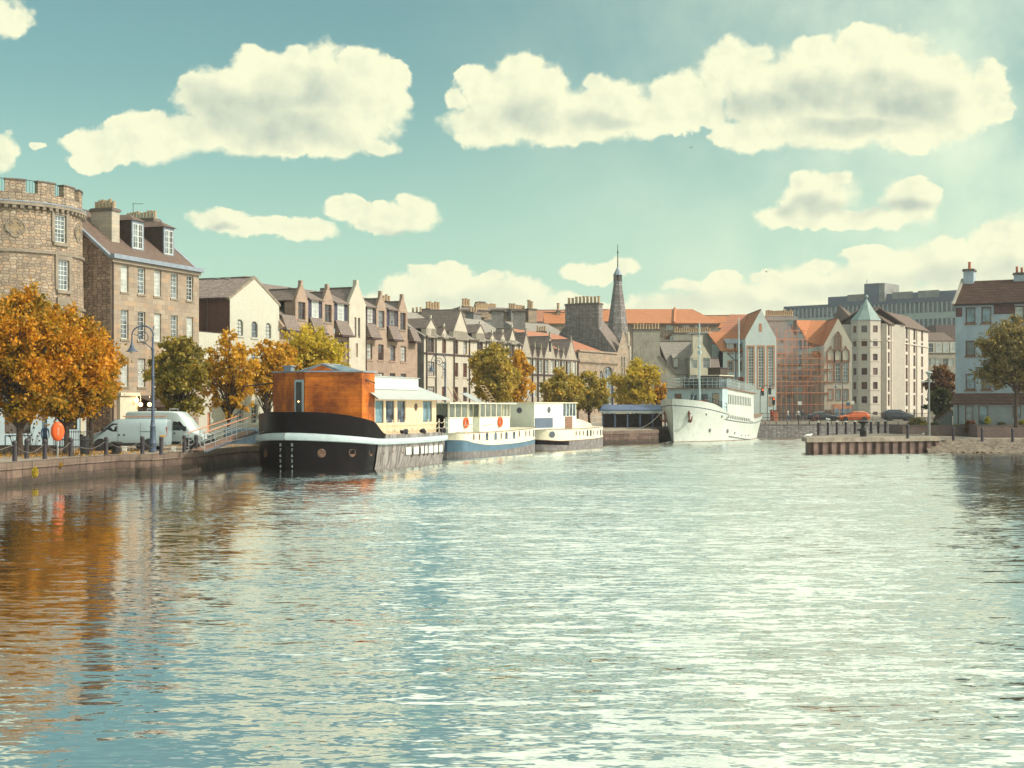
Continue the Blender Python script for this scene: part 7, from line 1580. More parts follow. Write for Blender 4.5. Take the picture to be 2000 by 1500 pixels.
    # growth on the quay wall
    b = bush(63, 73.2, 905, 945, 34, .25, 'wild green plant growing out of the quay wall', 'leaf_lime', 49, 1500, .05, None, 'plant'); b.scale = (1, .5, 1.1)
    b = bush(118, 75.8, 898, 930, 12, .7, 'small rusty plant on the quay wall joint', 'leaf_yellow', 50, 260, .05, None, 'plant'); b.scale = (1, .5, .9)
trees()

def fallen_leaves():
    rng = np.random.default_rng(77); n = 2600; k = rng.integers(0, 5, n); cx = np.array([Xp(38,81), Xp(130,84), Xp(178,89), Xp(352,101), Xp(447,103)]); cy = np.array([81., 84., 89., 101., 103.])
    P = np.stack([cx[k]+rng.normal(size=n)*2.6, cy[k]+rng.normal(size=n)*2.2, np.full(n, 1.275)], 1)
    ok = np.ones(n, bool)
    for i, (x, y, _) in enumerate(P):
        j = max(a for a in range(len(Q)-1) if Q[a][1] <= y); f = (y-Q[j][1])/(Q[j+1][1]-Q[j][1]); ok[i] = x < Q[j][0]+(Q[j+1][0]-Q[j][0])*f-.2
    o = leaf_mesh('fallen_leaves', P[ok]*[1,1,1], .06, 'leaf_orange', rng, None); tag(o, 'fallen orange leaves scattered on the setts under the trees', kind='stuff')
fallen_leaves()
# ---------------------------------------------------------------- vehicles, lamps, bollards, people and small things
def gd(py, z): return F*(H-z)/(py-HY)      # depth at which ground of height z shows at row py
def loft(mb, rows, mi=0):
    """rows: (x, [(y, z), ...]) half sections from bottom to top, mirrored"""
    rings = []
    for x, sec in rows: rings.append([(x, y, z) for y, z in sec]+[(x, -y, z) for y, z in reversed(sec)])
    m = len(rings[0]); v = [p for r in rings for p in r]; fs = [(i*m+j, i*m+(j+1) % m, (i+1)*m+(j+1) % m, (i+1)*m+j) for i in range(len(rings)-1) for j in range(m)]
    fs += [tuple(range(m-1, -1, -1)), tuple(range((len(rings)-1)*m, len(rings)*m))]; mb.idx(v, fs, mi)
def wheel(t, x, y, r=.34, w=.22):
    sg = 1 if y > 0 else -1; wv = link('wheel', None, t, (x, y, r)); wv.rotation_euler = (-pi/2*sg, 0, 0)
    m = MB(); m.lathe([(r*.6,-w*.5),(r*.95,-w*.5),(r,-w*.35),(r,w*.35),(r*.95,w*.5),(r*.62,w*.5)], 20); m.build('tyre', 'tyre', wv, smooth=True)
    m = MB(); m.lathe([(r*.62,w*.40),(r*.58,w*.48),(r*.56,w*.3),(.01,w*.3)], 20)
    for k in range(6): a = 2*pi*k/6; m.tube([(r*.1*cos(a), r*.1*sin(a), w*.42), (r*.56*cos(a), r*.56*sin(a), w*.40)], r*.075, 4)
    m.lathe([(r*.2,w*.36),(r*.16,w*.5),(.01,w*.52)], 10); m.build('rim', 'alloy', wv)
def vehicle(name, label, cat, px, py, z, rz, tab, paint, wheels, glass, extras=(), D=None, hwx=0, group=None, wr=.34):
    """tab rows: x, z bottom, z waist, z top, half width low, waist, top; glass: side panes [(x,z)...]"""
    D = D or gd(py, z); t = thing(name, label, cat, (Xp(px, D), D, z), rz, group)
    mb = MB(); loft(mb, [(x, [(hb-.06, zb), (hb, zb+.12), (hw, (zb+zw)/2), (hw, zw), ((hw+ht)/2+.02, zw+(zt-zw)*.55), (ht, zt-.07), (ht-.12, zt)]) for x, zb, zw, zt, hb, hw, ht in tab])
    mb.build('body', paint, t, smooth=True)
    def hwat(x, zz):
        r = interp([list(q) for q in tab], x); zb, zw, zt, hb, hw, ht = r
        if zz <= zw: return hw
        f = (zz-zw)/max(.01, zt-zw); return hw+((hw+ht)/2+.02-hw)*f/.55 if f < .55 else (hw+ht)/2+.02+(ht-(hw+ht)/2-.02)*(f-.55)/.45
    for poly in glass:
        for sg in (1, -1):
            m = MB(); n = len(poly); m.face([(x, sg*(hwat(x, zz)+.012), zz) for x, zz in poly]); m.build('side_window', 'car_glass', t)
    for x in wheels:
        for sg in (1, -1):
            wheel(t, x, sg*(tab[len(tab)//2][4]-.10), wr)
            m = MB(); m.lathe([(.01,0),(wr*1.22,0),(wr*1.22,-.02)], 20); o = m.build('wheel_arch', 'black_plastic', t, (x, sg*(tab[len(tab)//2][5]+.006), wr+.03)); o.rotation_euler = (-pi/2*sg,0,0)
    return t, hwat
glassm('car_glass', (.02,.022,.028), var=.5)
def vans():
    tab = [(0,.42,.62,.70,.72,.78,.70),(.06,.34,.74,.90,.86,.9,.78),(.5,.32,.98,1.08,.95,.97,.80),(.95,.3,1.14,1.24,.97,.98,.82),(1.35,.3,1.18,1.62,.97,.98,.78),(1.75,.3,1.2,1.93,.97,.98,.76),(2.1,.3,1.2,1.99,.97,.98,.76),(3.5,.3,1.2,2.0,.97,.98,.77),(4.9,.3,1.2,1.97,.97,.98,.77),(5.02,.36,1.2,1.9,.94,.95,.74)]
    gl = [[(.98,1.2),(1.95,1.22),(1.95,1.72),(1.62,1.72)]]
    # local x = 0 at the nose, running to the tail; nose on the left of the picture
    t, hw = vehicle('van', 'low-roofed pale grey van facing left, parked in front of the taller van', 'van', 173, 880, 1.25, radians(4), tab, 'van_paint', (.95,3.95), gl, group='vans parked on the quay')
    m = MB(); m.idx([(.98,-.72,1.27),(.98,.72,1.27),(1.72,.62,1.93),(1.72,-.62,1.93)], [(0,1,2,3)]); m.build('windscreen', 'car_glass', t, (-.03,0,.03))
    m = MB(); m.box(-.05,-.86,.36,.14,.86,.62); m.box(.05,-.95,.3,.5,.95,.44); m.box(1.4,-.995,.34,3.5,-.975,.5); m.build('bumper', 'black_plastic', t, bevel=.03)
    m = MB(); m.prism([(.08,.8),(.5,.98),(.45,.8),(.12,.68)], -.95, -.9, FRONT); m.build('headlight', 'headlamp', t); m = MB(); m.prism([(.08,.8),(.5,.98),(.45,.8),(.12,.68)], .9, .95, FRONT); m.build('headlight', 'headlamp', t)
    m = MB(); m.box(1.05,-1.2,1.18,1.2,-.99,1.45); m.build('wing_mirror', 'black_plastic', t, bevel=.03)
    m = MB()
    for x in (2.05,2.36): m.box(x,-1.0,.95,x+.09,-.98,1.06)
    m.build('door_handle', 'black_plastic', t)
    m = MB(); m.box(2.0,-.985,.45,2.015,-.981,1.85); m.box(3.4,-.985,.45,3.415,-.981,1.85); m.box(3.4,-.99,1.2,4.4,-.981,1.225); m.build('door_seam', 'black_plastic', t)
    m = MB()
    for y in (-.6, .6): m.tube([(2.4,y,2.1),(4.8,y,2.1)], .03, 5)
    for x in (2.5,3.3,4.1,4.75): m.tube([(x,-.65,2.0),(x,-.65,2.1),(x,.65,2.1),(x,.65,2.0)], .02, 4)
    m.build('roof_rack', 'steel', t); m = MB(); m.tube([(2.2,-.3,2.16),(4.9,-.3,2.16)], .035, 5); m.build('ladder', 'orange_trim', t)
    m = MB(); m.box(5.0,-.95,.9,5.04,-.8,1.5); m.build('tail_light', 'red_lamp_off', t); m = MB(); m.box(4.6,-.992,.86,4.95,-.981,.98); m.build('reflector_strip', 'yellow_plate', t)
    tab2 = [(x*1.13, zb, zw+.02, (zt if i < 3 else zt+.1 if i == 3 else zt+.2+min(.28, (i-3)*.14)), hb, hwv, ht) for i, (x, zb, zw, zt, hb, hwv, ht) in enumerate(tab)]
    gl2 = [[(1.12,1.22),(2.2,1.24),(2.2,1.82),(1.72,1.82)]]
    D = 95.0; t2, hw = vehicle('van', 'high-roofed white van facing right towards the gangway', 'van', 411, 878, 1.25, radians(180-14), tab2, 'van_white', (1.07,4.45), gl2, D=92.5, group='vans parked on the quay')
    m = MB(); m.idx([(1.12,-.74,1.28),(1.12,.74,1.28),(1.9,.62,2.2),(1.9,-.62,2.2)], [(0,1,2,3)]); m.build('windscreen', 'car_glass', t2, (-.05,0,.03))
    m = MB(); m.box(-.05,-.86,.36,.16,.86,.66); m.box(.05,-.95,.3,.55,.95,.46); m.box(1.6,.975,.34,4.0,.995,.52); m.build('bumper', 'black_plastic', t2, bevel=.03)
    for sg in (-1, 1):
        m = MB(); m.prism([(.08,.82),(.55,1.0),(.5,.82),(.12,.68)], sg*.9, sg*.95, FRONT); m.build('headlight', 'headlamp', t2)
    m = MB(); m.box(-.03,-.4,.7,.05,.4,.95); m.build('grille', 'black_plastic', t2)
    m = MB(); m.box(1.2,.99,1.2,1.36,1.2,1.5); m.build('wing_mirror', 'black_plastic', t2, bevel=.03); m = MB(); m.box(2.0,.98,1.0,2.1,1.0,1.1); m.build('door_handle', 'black_plastic', t2)
    m = MB()
    for x in (2.6,4.2): m.tube([(x,-.6,2.45),(x,-.6,2.62),(x,.6,2.62),(x,.6,2.45)], .025, 4)
    m.build('roof_rack', 'steel', t2)
plain('van_white', (.50,.56,.55), .3, .04, 1, coat=.4); plain('headlamp', (.5,.52,.5), .15, .1, coat=.5); plain('red_lamp_off', (.4,.04,.02), .3, .1)
vans()
def cars():
    sal = [(0,.3,.5,.58,.62,.7,.62),(.1,.22,.6,.72,.78,.82,.66),(.6,.2,.74,.86,.86,.87,.7),(1.15,.2,.82,.94,.87,.88,.7),(1.7,.2,.86,1.28,.87,.88,.64),(2.1,.2,.88,1.42,.87,.88,.62),(2.9,.2,.9,1.43,.87,.88,.62),(3.5,.2,.92,1.25,.87,.88,.64),(4.0,.22,.9,1.02,.85,.86,.66),(4.35,.28,.85,.95,.8,.82,.64),(4.45,.35,.7,.8,.7,.74,.6)]
    est = sal[:7]+[(3.6,.2,.92,1.40,.87,.88,.62),(4.1,.22,.92,1.22,.85,.86,.62),(4.3,.28,.88,1.0,.8,.82,.62),(4.36,.35,.7,.8,.7,.74,.6)]
    suv = [(x, zb+.08, zw+.14, zt+.28, a, b, c) for x, zb, zw, zt, a, b, c in est]
    gl = [[(1.45,.9),(3.55,.95),(3.3,1.26),(2.25,1.36),(1.85,1.3)]]; gls = [[(1.45,1.05),(4.0,1.1),(3.7,1.5),(2.25,1.6),(1.85,1.5)]]
    glh = [[(1.45,.9),(3.9,.96),(3.65,1.3),(2.25,1.36),(1.85,1.3)]]
    for px, tb, pt, g, lab, rz, D in ((1636, sal, 'car_dark', gl, 'dark saloon car on the bridge left of the orange one', pi, 205), (1637.5, est, 'car_orange', glh, 'bright orange hatchback car on the bridge', 0, 202.5), (1783, suv, 'car_dark', gls, 'black tall car at the right end of the bridge', pi, 204)):
        t, _ = vehicle('car', lab, 'car', px, 0, 1.955, rz+radians(2), tb, pt, (.8,3.5), g, D=D, group='cars crossing the bridge', wr=.31)
        m = MB(); m.idx([(1.2,-.62,.97),(1.2,.62,.97),(1.98,.52,1.4),(1.98,-.52,1.4)], [(0,1,2,3)]); m.build('windscreen', 'car_glass', t, (-.02,0,.03 if tb is not suv else .3))
        for sg in (-1, 1):
            m = MB(); m.box(.03,sg*.62-.12,.56,.12,sg*.62+.12,.68); m.build('headlight', 'headlamp', t); m = MB(); m.box(tb[-1][0]-.12,sg*.66-.08,.68,tb[-1][0]-.01,sg*.66+.08,.82); m.build('tail_light', 'red_lamp_off', t)
cars()
def lamp_post(px, D, z, s, label, back=False):
    t = thing('street_lamp', label, 'street lamp', (Xp(px, D), D, z), 0, 'swan-neck street lamps'); t.scale = (s, s, s)
    m = MB(); m.lathe([(.27,0),(.27,.12),(.22,.16),(.21,.5),(.23,.55),(.19,.62),(.165,1.5),(.2,1.56),(.15,1.62),(.12,1.9),(.10,2.05),(.095,4.6),(.12,4.65),(.085,4.72),(.08,6.2),(.11,6.25),(.11,6.32),(.07,6.38),(.06,7.05)], 14); m.build('post', 'lamp_paint', t, smooth=True)
    m = MB(); R = .66; c = (-.62, 0, 7.05); pts = [(c[0]+R*cos(a), 0, c[2]+R*.92*sin(a)+.05) for a in np.linspace(-.05, pi*.97, 18)]; m.tube(pts+[(pts[-1][0], 0, 6.72)], [.055]*10+[.045]*9, 6)
    sp = [(-.60+(.05+.33*f)*cos(-1.0+f*9.0), 0, 6.98+(.05+.33*f)*sin(-1.0+f*9.0)) for f in np.linspace(0, 1, 40)]; m.tube(sp, [.03]*40, 5); m.tube([sp[-1], (-.95,0,7.12), (-1.15,0,7.2)], .025, 4)
    m.tube([(-.02,0,6.3),(-.2,0,6.42),(-.42,0,6.62),(-.6,0,6.6)], .03, 5); m.tube([(0,0,7.45),(.06,0,7.62)], .03, 5); m.ball((.06,0,7.64), .05, 5); m.build('arm', 'lamp_paint', t)
    x = pts[-1][0]; m = MB(); m.lathe([(.03,6.76),(.07,6.7),(.08,6.56),(.12,6.5),(.16,6.35),(.30,6.2),(.40,6.14),(.38,6.13),(.15,6.22)], 16, (x,0,0)); m.build('lamp_shade', 'lamp_paint', t, smooth=True)
    m = MB(); m.lathe([(.22,6.2),(.2,6.08),(.01,6.02)], 12, (x,0,0)); m.build('lens', 'white_paint', t); return t
plain('lamp_paint', (.075,.10,.15), .45, .15, 3)
lamp_post(298.5, 86.8, 1.25, 1.0, 'tall blue swan-neck street lamp beside the parked vans')
lamp_post(869.5, 135, 1.3, 1.0, 'blue swan-neck street lamp in front of the pale tenement'); lamp_post(1197, 186, 1.5, 1.0, 'blue swan-neck street lamp behind the canopy'); lamp_post(1646, 206, 1.95, .79, 'small blue swan-neck street lamp beside the ornate white gable')
def modern_lamp():
    D = 137.; t = thing('street_lamp', 'plain grey modern lamp post beside the block wall', 'street lamp', (Xp(1814.5, D), D, 1.2)); m = MB(); zt = Zp(737, D)-1.2
    m.lathe([(.15,0),(.14,2.4),(.10,2.45),(.085,zt)], 10); m.build('post', 'concrete', t); m = MB(); m.lathe([(.08,0),(.22,.35),(.36,.42),(.30,.52),(.05,.6)], 12, (0,0,zt)); m.build('lantern', 'pale_panel', t); m = MB(); m.tube([(-.75,0,zt-.42),(.3,0,zt-.38)], .07, 6); m.build('bracket', 'pale_panel', t)
modern_lamp()
def bollards():
    z = 1.235; base = None; prev = []
    edge = [(28.7,901),(87.5,896.5),(138,891.5),(207.5,889),(278,887),(315,888),(360,884),(383,883)]
    labs = ['iron bollard on the left quay edge, nearest to the camera','iron bollard on the quay edge left of the orange lifebuoy case','iron bollard on the quay edge right of the orange lifebuoy case','iron bollard in front of the low van','iron bollard just left of the tall lamp','iron bollard just right of the tall lamp','iron bollard in front of the high van wheel','iron bollard at the foot of the gangway']
    m = MB(); m.lathe([(.135,0),(.125,.04),(.115,.9),(.13,.93),(.13,.98),(.10,1.03),(.03,1.06),(.005,1.06)], 12); o = m.build('post', 'bollard_paint', None, smooth=True); me = o.data; bpy.data.objects.remove(o)
    m = MB(); m.lathe([(.121,.82),(.14,.84),(.14,.88),(.119,.9)], 10); o = m.build('ring', 'iron_black', None); mr = o.data; bpy.data.objects.remove(o)
    pts = []
    for (px, py), lb in zip(edge, labs):
        D = gd(py, z); t = thing('bollard', lb, 'bollard', (Xp(px, D), D, z), 0, 'bollards along the left quay'); link('post', me, t); link('ring', mr, t); pts.append(t)
    for (px, py), lb in (((52,895.5),'iron bollard in the back row left of the dark stone wall end'),((159,881),'iron bollard in the back row under the bright orange tree')):
        D = gd(py, z); t = thing('bollard', lb, 'bollard', (Xp(px, D), D, z), 0, 'bollards along the left quay'); link('post', me, t); link('ring', mr, t)
    def chain(a, b, drop=.5):
        d = b.location-a.location; m = MB(); n = 12; m.tube([(d.x*k/n, d.y*k/n, .85+d.z*k/n-drop*4*(k/n)*(1-k/n)) for k in range(n+1)], .014, 4); m.build('chain', 'rope', a)
    for a, b in zip(pts[:-1], pts[1:]): chain(a, b, .45 if (b.location-a.location).length < 6 else .6)
    chain(pts[0], link('tmp', None, None, (-27.6, 62, z))); bpy.data.objects.remove(bpy.data.objects['tmp'])
    # right bank, and the row with chains along the jetty
    for px, py, lb in ((1773,856,'black bollard at the corner of the jetty'),(1862,860,'black bollard where the jetty meets the stony bank'),(1918.5,862,'black bollard in front of the corner of the right-hand retaining wall'),(1978,863,'black bollard on the right bank nearest the picture edge')):
        z2 = 1.36 if px < 1800 else 1.0; D = gd(py, z2); t = thing('bollard', lb, 'bollard', (Xp(px, D), D, z2-.03), 0, 'bollards on the right bank'); o = link('post', me, t); o.scale = (1.05, 1.05, 1.15); o = link('ring', mr, t); o.scale = (1.05, 1.05, 1.1)
    pts = []
    for i, px in enumerate((1598.5, 1617, 1634.5, 1652, 1670, 1701, 1715.5, 1729)):
        D = 133+i*1.6; t = thing('bollard', ['first','second','third','fourth','fifth','sixth','seventh','eighth'][i]+' chained black post from the left along the jetty', 'bollard', (Xp(px, D), D, 1.36), 0, 'chained posts along the jetty'); o = link('post', me, t); o.scale = (1, 1, 1.15); pts.append(t)
        m = MB(); m.lathe([(.16,0),(.16,.05),(.01,.09)], 8, (0,0,1.2)); m.build('cap', 'pale_block', t)
    for a, b in zip(pts[:-1], pts[1:]): chain(a, b, .3)
plain('bollard_paint', (.05,.038,.045), .6, .25, 3)
bollards()
def quay_things():
    z = 1.235
    D = gd(886, z); t = thing('mooring_bollard', 'squat black iron mooring bollard on the quay before the low van', 'mooring bollard', (Xp(227, D), D, z)); m = MB(); m.lathe([(.42,0),(.42,.04),(.27,.07),(.25,.45),(.3,.55),(.38,.6),(.38,.68),(.2,.72),(.01,.72)], 14); m.build('post', 'iron_black', t, smooth=True)
    D = 121.; t = thing('mooring_bollard', 'big rusty double-flanged mooring bollard on the jetty', 'mooring bollard', (Xp(1686, 127.), 127., 1.36)); m = MB(); m.lathe([(.3,0),(.3,.5),(.62,.52),(.55,.66),(.18,.8),(.16,1.1),(.44,1.2),(.5,1.35),(.3,1.45),(.01,1.45)], 12); m.build('post', 'iron_black', t, smooth=True)
    for px, py, lb in ((243,882.5,'pale concrete block lying before the low van'),(339,882,'pale concrete block lying before the high van')):
        D = gd(py, z); t = thing('concrete_block', lb, 'block', (Xp(px, D), D, z), .2, 'pale blocks on the quay'); m = MB(); m.box(-.14,-.14,0,.14,.14,.34); m.build('block', 'pale_block', t, bevel=.02)
    # lifebuoy case on its pole
    D = gd(893, z); t = thing('lifebuoy_case', 'bright orange lifebuoy housing on a thin pole at the quay edge', 'lifebuoy', (Xp(112.5, D), D, z), radians(28)); m = MB(); m.tube([(0,0,0),(0,0,1.75)], .035, 6); m.build('pole', 'steel', t)
    m = MB(); n = 28; ra, rb = .30, .50; prof = []
    pr = [(.36,-.12),(.40,-.15),(.40,.06),(.36,.12),(.26,.16),(.10,.17),(.005,.17)]
    m.lathe(pr, n); m.face([(.38*cos(2*pi*k/n), .38*sin(2*pi*k/n), -.10) for k in range(n)]); o = m.build('housing', 'lifebuoy', t, (0,-.02,1.42), smooth=True); o.rotation_euler = (pi/2,0,0); o.scale = (.88,1.32,1.)
    m = MB(); m.box(-.05,-.205,1.2,.05,-.19,1.64); m.build('slot', 'orange_trim', t, bevel=.006)
    # low dark wall by the railings
    t = thing('stone_wall', 'low dark rubble wall behind the bollards at the far left', 'wall', (Xp(-60,84), 84., 1.24)); m = MB(); w = Xp(108,84)-Xp(-60,84); m.box(0,0,0,w,.4,.42); m.build('masonry', 'rubble_dark', t); m = MB(); m.box(-.02,-.04,.42,w+.04,.44,.5); m.build('coping', 'stone_dark', t)
    t = thing('iron_railing', 'black spear-topped iron railing round the foot of the orange trees', 'railing', (Xp(104,80.5), 80.5, 1.24)); m = MB(); w = Xp(157,80.5)-Xp(104,80.5); rail_line(m, (0,0,0), (w,0,0), 1.35, 12, .018, 3)
    for k in range(13): m.lathe([(.035,0),(.0,.14)], 5, (w*k/12,0,1.35))
    m.build('rails', 'iron_black', t); m = MB(); rail_line(m, (0,0,0), (0,2.2,0), 1.35, 8, .018, 3); rail_line(m, (w,0,0), (w,2.2,0), 1.35, 8, .018, 3); m.build('side_rails', 'iron_black', t)
    rng = random.Random(4)
    for px, h, lb in ((27,1.7,'dry brown seed-headed plant behind the first bollards'),(55,1.9,'tallest dry seed-headed plant, left of the orange lifebuoy case'),(66,1.3,'short dry seed-headed plant next to the iron railing')):
        t = thing('dry_plant', lb, 'plant', (Xp(px,81.5), 81.5, 1.24), 0, 'dead flower stalks by the railing'); m = MB()
        for k in range(7):
            a = rng.uniform(-.4,.4); hh = h*rng.uniform(.6,1.); m.tube([(0,0,0),(a*.4,rng.uniform(-.1,.1),hh*.6),(a,rng.uniform(-.2,.2),hh)], .012, 4); m.ball((a,0,hh), .06, 5)
        m.build('stalks', 'dry_stalk', t)
    # gangway up to the black barge
    a = Vector((Xp(384, 86.6), 86.6, 1.28)); b = Vector((Xp(487, 92.6), 92.6, 2.35)); d = b-a; L = Vector((d.x, d.y)).length; rz = atan2(d.y, d.x); t = thing('gangway', 'sloping metal gangway with wooden deck from the quay to the black barge', 'gangway', a, rz); h = d.z
    m = MB(); slab(m, (0,-.5,.1), (L,-.5,.1+h), (L,.5,.1+h), (0,.5,.1), .04); m.build('deck', 'brown_trim', t)
    for sg in (-1, 1):
        m = MB(); y = sg*.55; m.tube([(0,y,.0),(L,y,h)], .08, 6); m.build('beam', 'iron_grey', t)
        m = MB(); m.tube([(-.1,y,1.15),(L,y,h+1.15)], .035, 5); m.build('handrail', 'orange_trim', t); m = MB()
        for zz in (.4,.65,.9): m.tube([(0,y,zz),(L,y,h+zz)], .018, 4)
        for k in range(6): f = k/5; m.tube([(L*f,y,h*f),(L*f,y,h*f+1.15)], .03, 5)
        m.tube([(0,y,1.15),(-.5,y,1.0),(-.6,y,.6),(-.4,y,.3),(0,y,.25)], .03, 5); m.build('balustrade', 'steel', t)
    t = thing('storage_box', 'blue tarpaulin covered boxes behind the gangway', 'storage box', (Xp(440,99), 99., 1.27), .3); m = MB(); m.box(0,0,0,2.6,1.2,1.25); m.build('cover', 'tarp_blue', t, bevel=.12); m = MB(); m.box(-.05,-.05,0,2.65,1.25,.15); m.build('pallet', 'plank', t)
    # blue canopy at the far quay
    D = 166.; t = thing('canopy', 'long dark blue canopy on posts left of the white ship', 'canopy', (Xp(1172,D+2), D+2, 1.5), 0); w = Xp(1306,D)-Xp(1172,D); zt = Zp(791,D)-1.5; m = MB(); m.idx([(0,0,zt-.55),(w,0,zt-.55),(w,1.5,zt+.05),(.4,1.5,zt+.05),(0,3.4,zt-.55),(w,3.4,zt-.55),(0,0,zt-.7),(w,0,zt-.7),(w,3.4,zt-.7),(0,3.4,zt-.7)], [(0,1,2,3),(3,2,5,4),(0,3,4),(0,6,7,1),(6,9,8,7),(4,5,8,9),(0,4,9,6)]); m.build('roof', 'blue_roof', t)
    m = MB(); m.box(-.05,-.06,zt-.95,w,-.01,zt-.72); m.build('fascia', 'pale_panel', t)
    for k in range(6):
        m = MB(); x = .3+(w-.6)*k/5; m.box(x-.08,.1,0,x+.08,.26,zt-.72); m.build('post', 'blue_roof', t)
    m = MB(); m.box(.4,2.6,0,w-.4,2.7,1.7); m.build('back_panel', 'timber_dark', t)
plain('dry_stalk', (.09,.06,.04), .9, .3, 4); plain('tarp_blue', (.07,.12,.16), .6, .25, 2)
quay_things()
def person(px, D, z, label, rz=0., top='cloth_dark', legs='cloth_dark', h=1.72, stride=.28, hair='hair', pack=None):
    t = thing('person', label, 'person', (Xp(px, D), D, z), rz); s = h/1.75
    V = [(0,0,.95),(0,0,1.15),(0,.01,1.38),(0,0,1.5),(0,-.02,1.62),(0,-.02,1.72), (.1,0,.9),(.11,-stride*.35,.5),(.11,-stride,.08),(.11,-stride-.14,.04), (-.1,0,.9),(-.11,stride*.15,.5),(-.11,stride*.8,.1),(-.11,stride*.8-.14,.05),
         (.19,0,1.4),(.25,.06,1.12),(.24,.0,.88),(.23,-.03,.8), (-.19,0,1.4),(-.25,-.02,1.12),(-.24,-.12,.9),(-.23,-.16,.83)]
    R = [.14,.13,.145,.055,.095,.085,.09,.065,.045,.04,.09,.065,.045,.04,.06,.045,.035,.035,.06,.045,.035,.035]
    E = [(0,1),(1,2),(2,3),(3,4),(4,5),(0,6),(6,7),(7,8),(8,9),(0,10),(10,11),(11,12),(12,13),(2,14),(14,15),(15,16),(16,17),(2,18),(18,19),(19,20),(20,21)]
    me = bpy.data.meshes.new('body'); me.from_pydata([tuple(c*s for c in v) for v in V], E, []); o = bpy.data.objects.new('body', me); col.objects.link(o); o.modifiers.new('s', 'SKIN')
    for i, r in enumerate(R): me.skin_vertices[0].data[i].radius = (r*s, r*s*.85)
    me.skin_vertices[0].data[0].use_root = True; o.modifiers.new('u', 'SUBSURF').levels = 1
    m2 = bpy.data.meshes.new_from_object(o.evaluated_get(bpy.context.evaluated_depsgraph_get())); bpy.data.objects.remove(o)
    for n in ('skin', top, legs): m2.materials.append(MATS[n])
    for p in m2.polygons:
        c = p.center/s; p.use_smooth = True; p.material_index = 2 if c.z < .93 and abs(c.x) < .2 else 0 if c.z > 1.5 or (c.z < .86 and abs(c.x) > .19) else 1
    link('body', m2, t); m = MB(); m.ball((0,.01*s,1.70*s), .105*s, 7, sz=.85); m.build('hair', hair, t, smooth=True)
    if pack: m = MB(); m.box(-.14,.12,1.1*s,.14,.28,1.48*s); m.build('backpack', pack, t, bevel=.04)
    return t
person(1567, 197, 1.96, 'person in dark clothes walking on the bridge left of the dark car', .3, 'cloth_dark', 'cloth_blue'); person(1559, 197.6, 1.96, 'person in pale top walking just left of the dark dressed one', -.2, 'cloth_white', 'cloth_dark'); person(1539, 197, 1.96, 'person in white top standing behind the bridge railing', 1.2, 'cloth_white', 'cloth_blue')
person(88, 88.5, 1.25, 'person in a blue jacket between the two big orange trees', .5, 'cloth_blue', 'cloth_dark', hair='cloth_white'); person(1508, 199, 1.96, 'person in red near the stern of the ship', 2., 'red_cloth', 'cloth_dark')
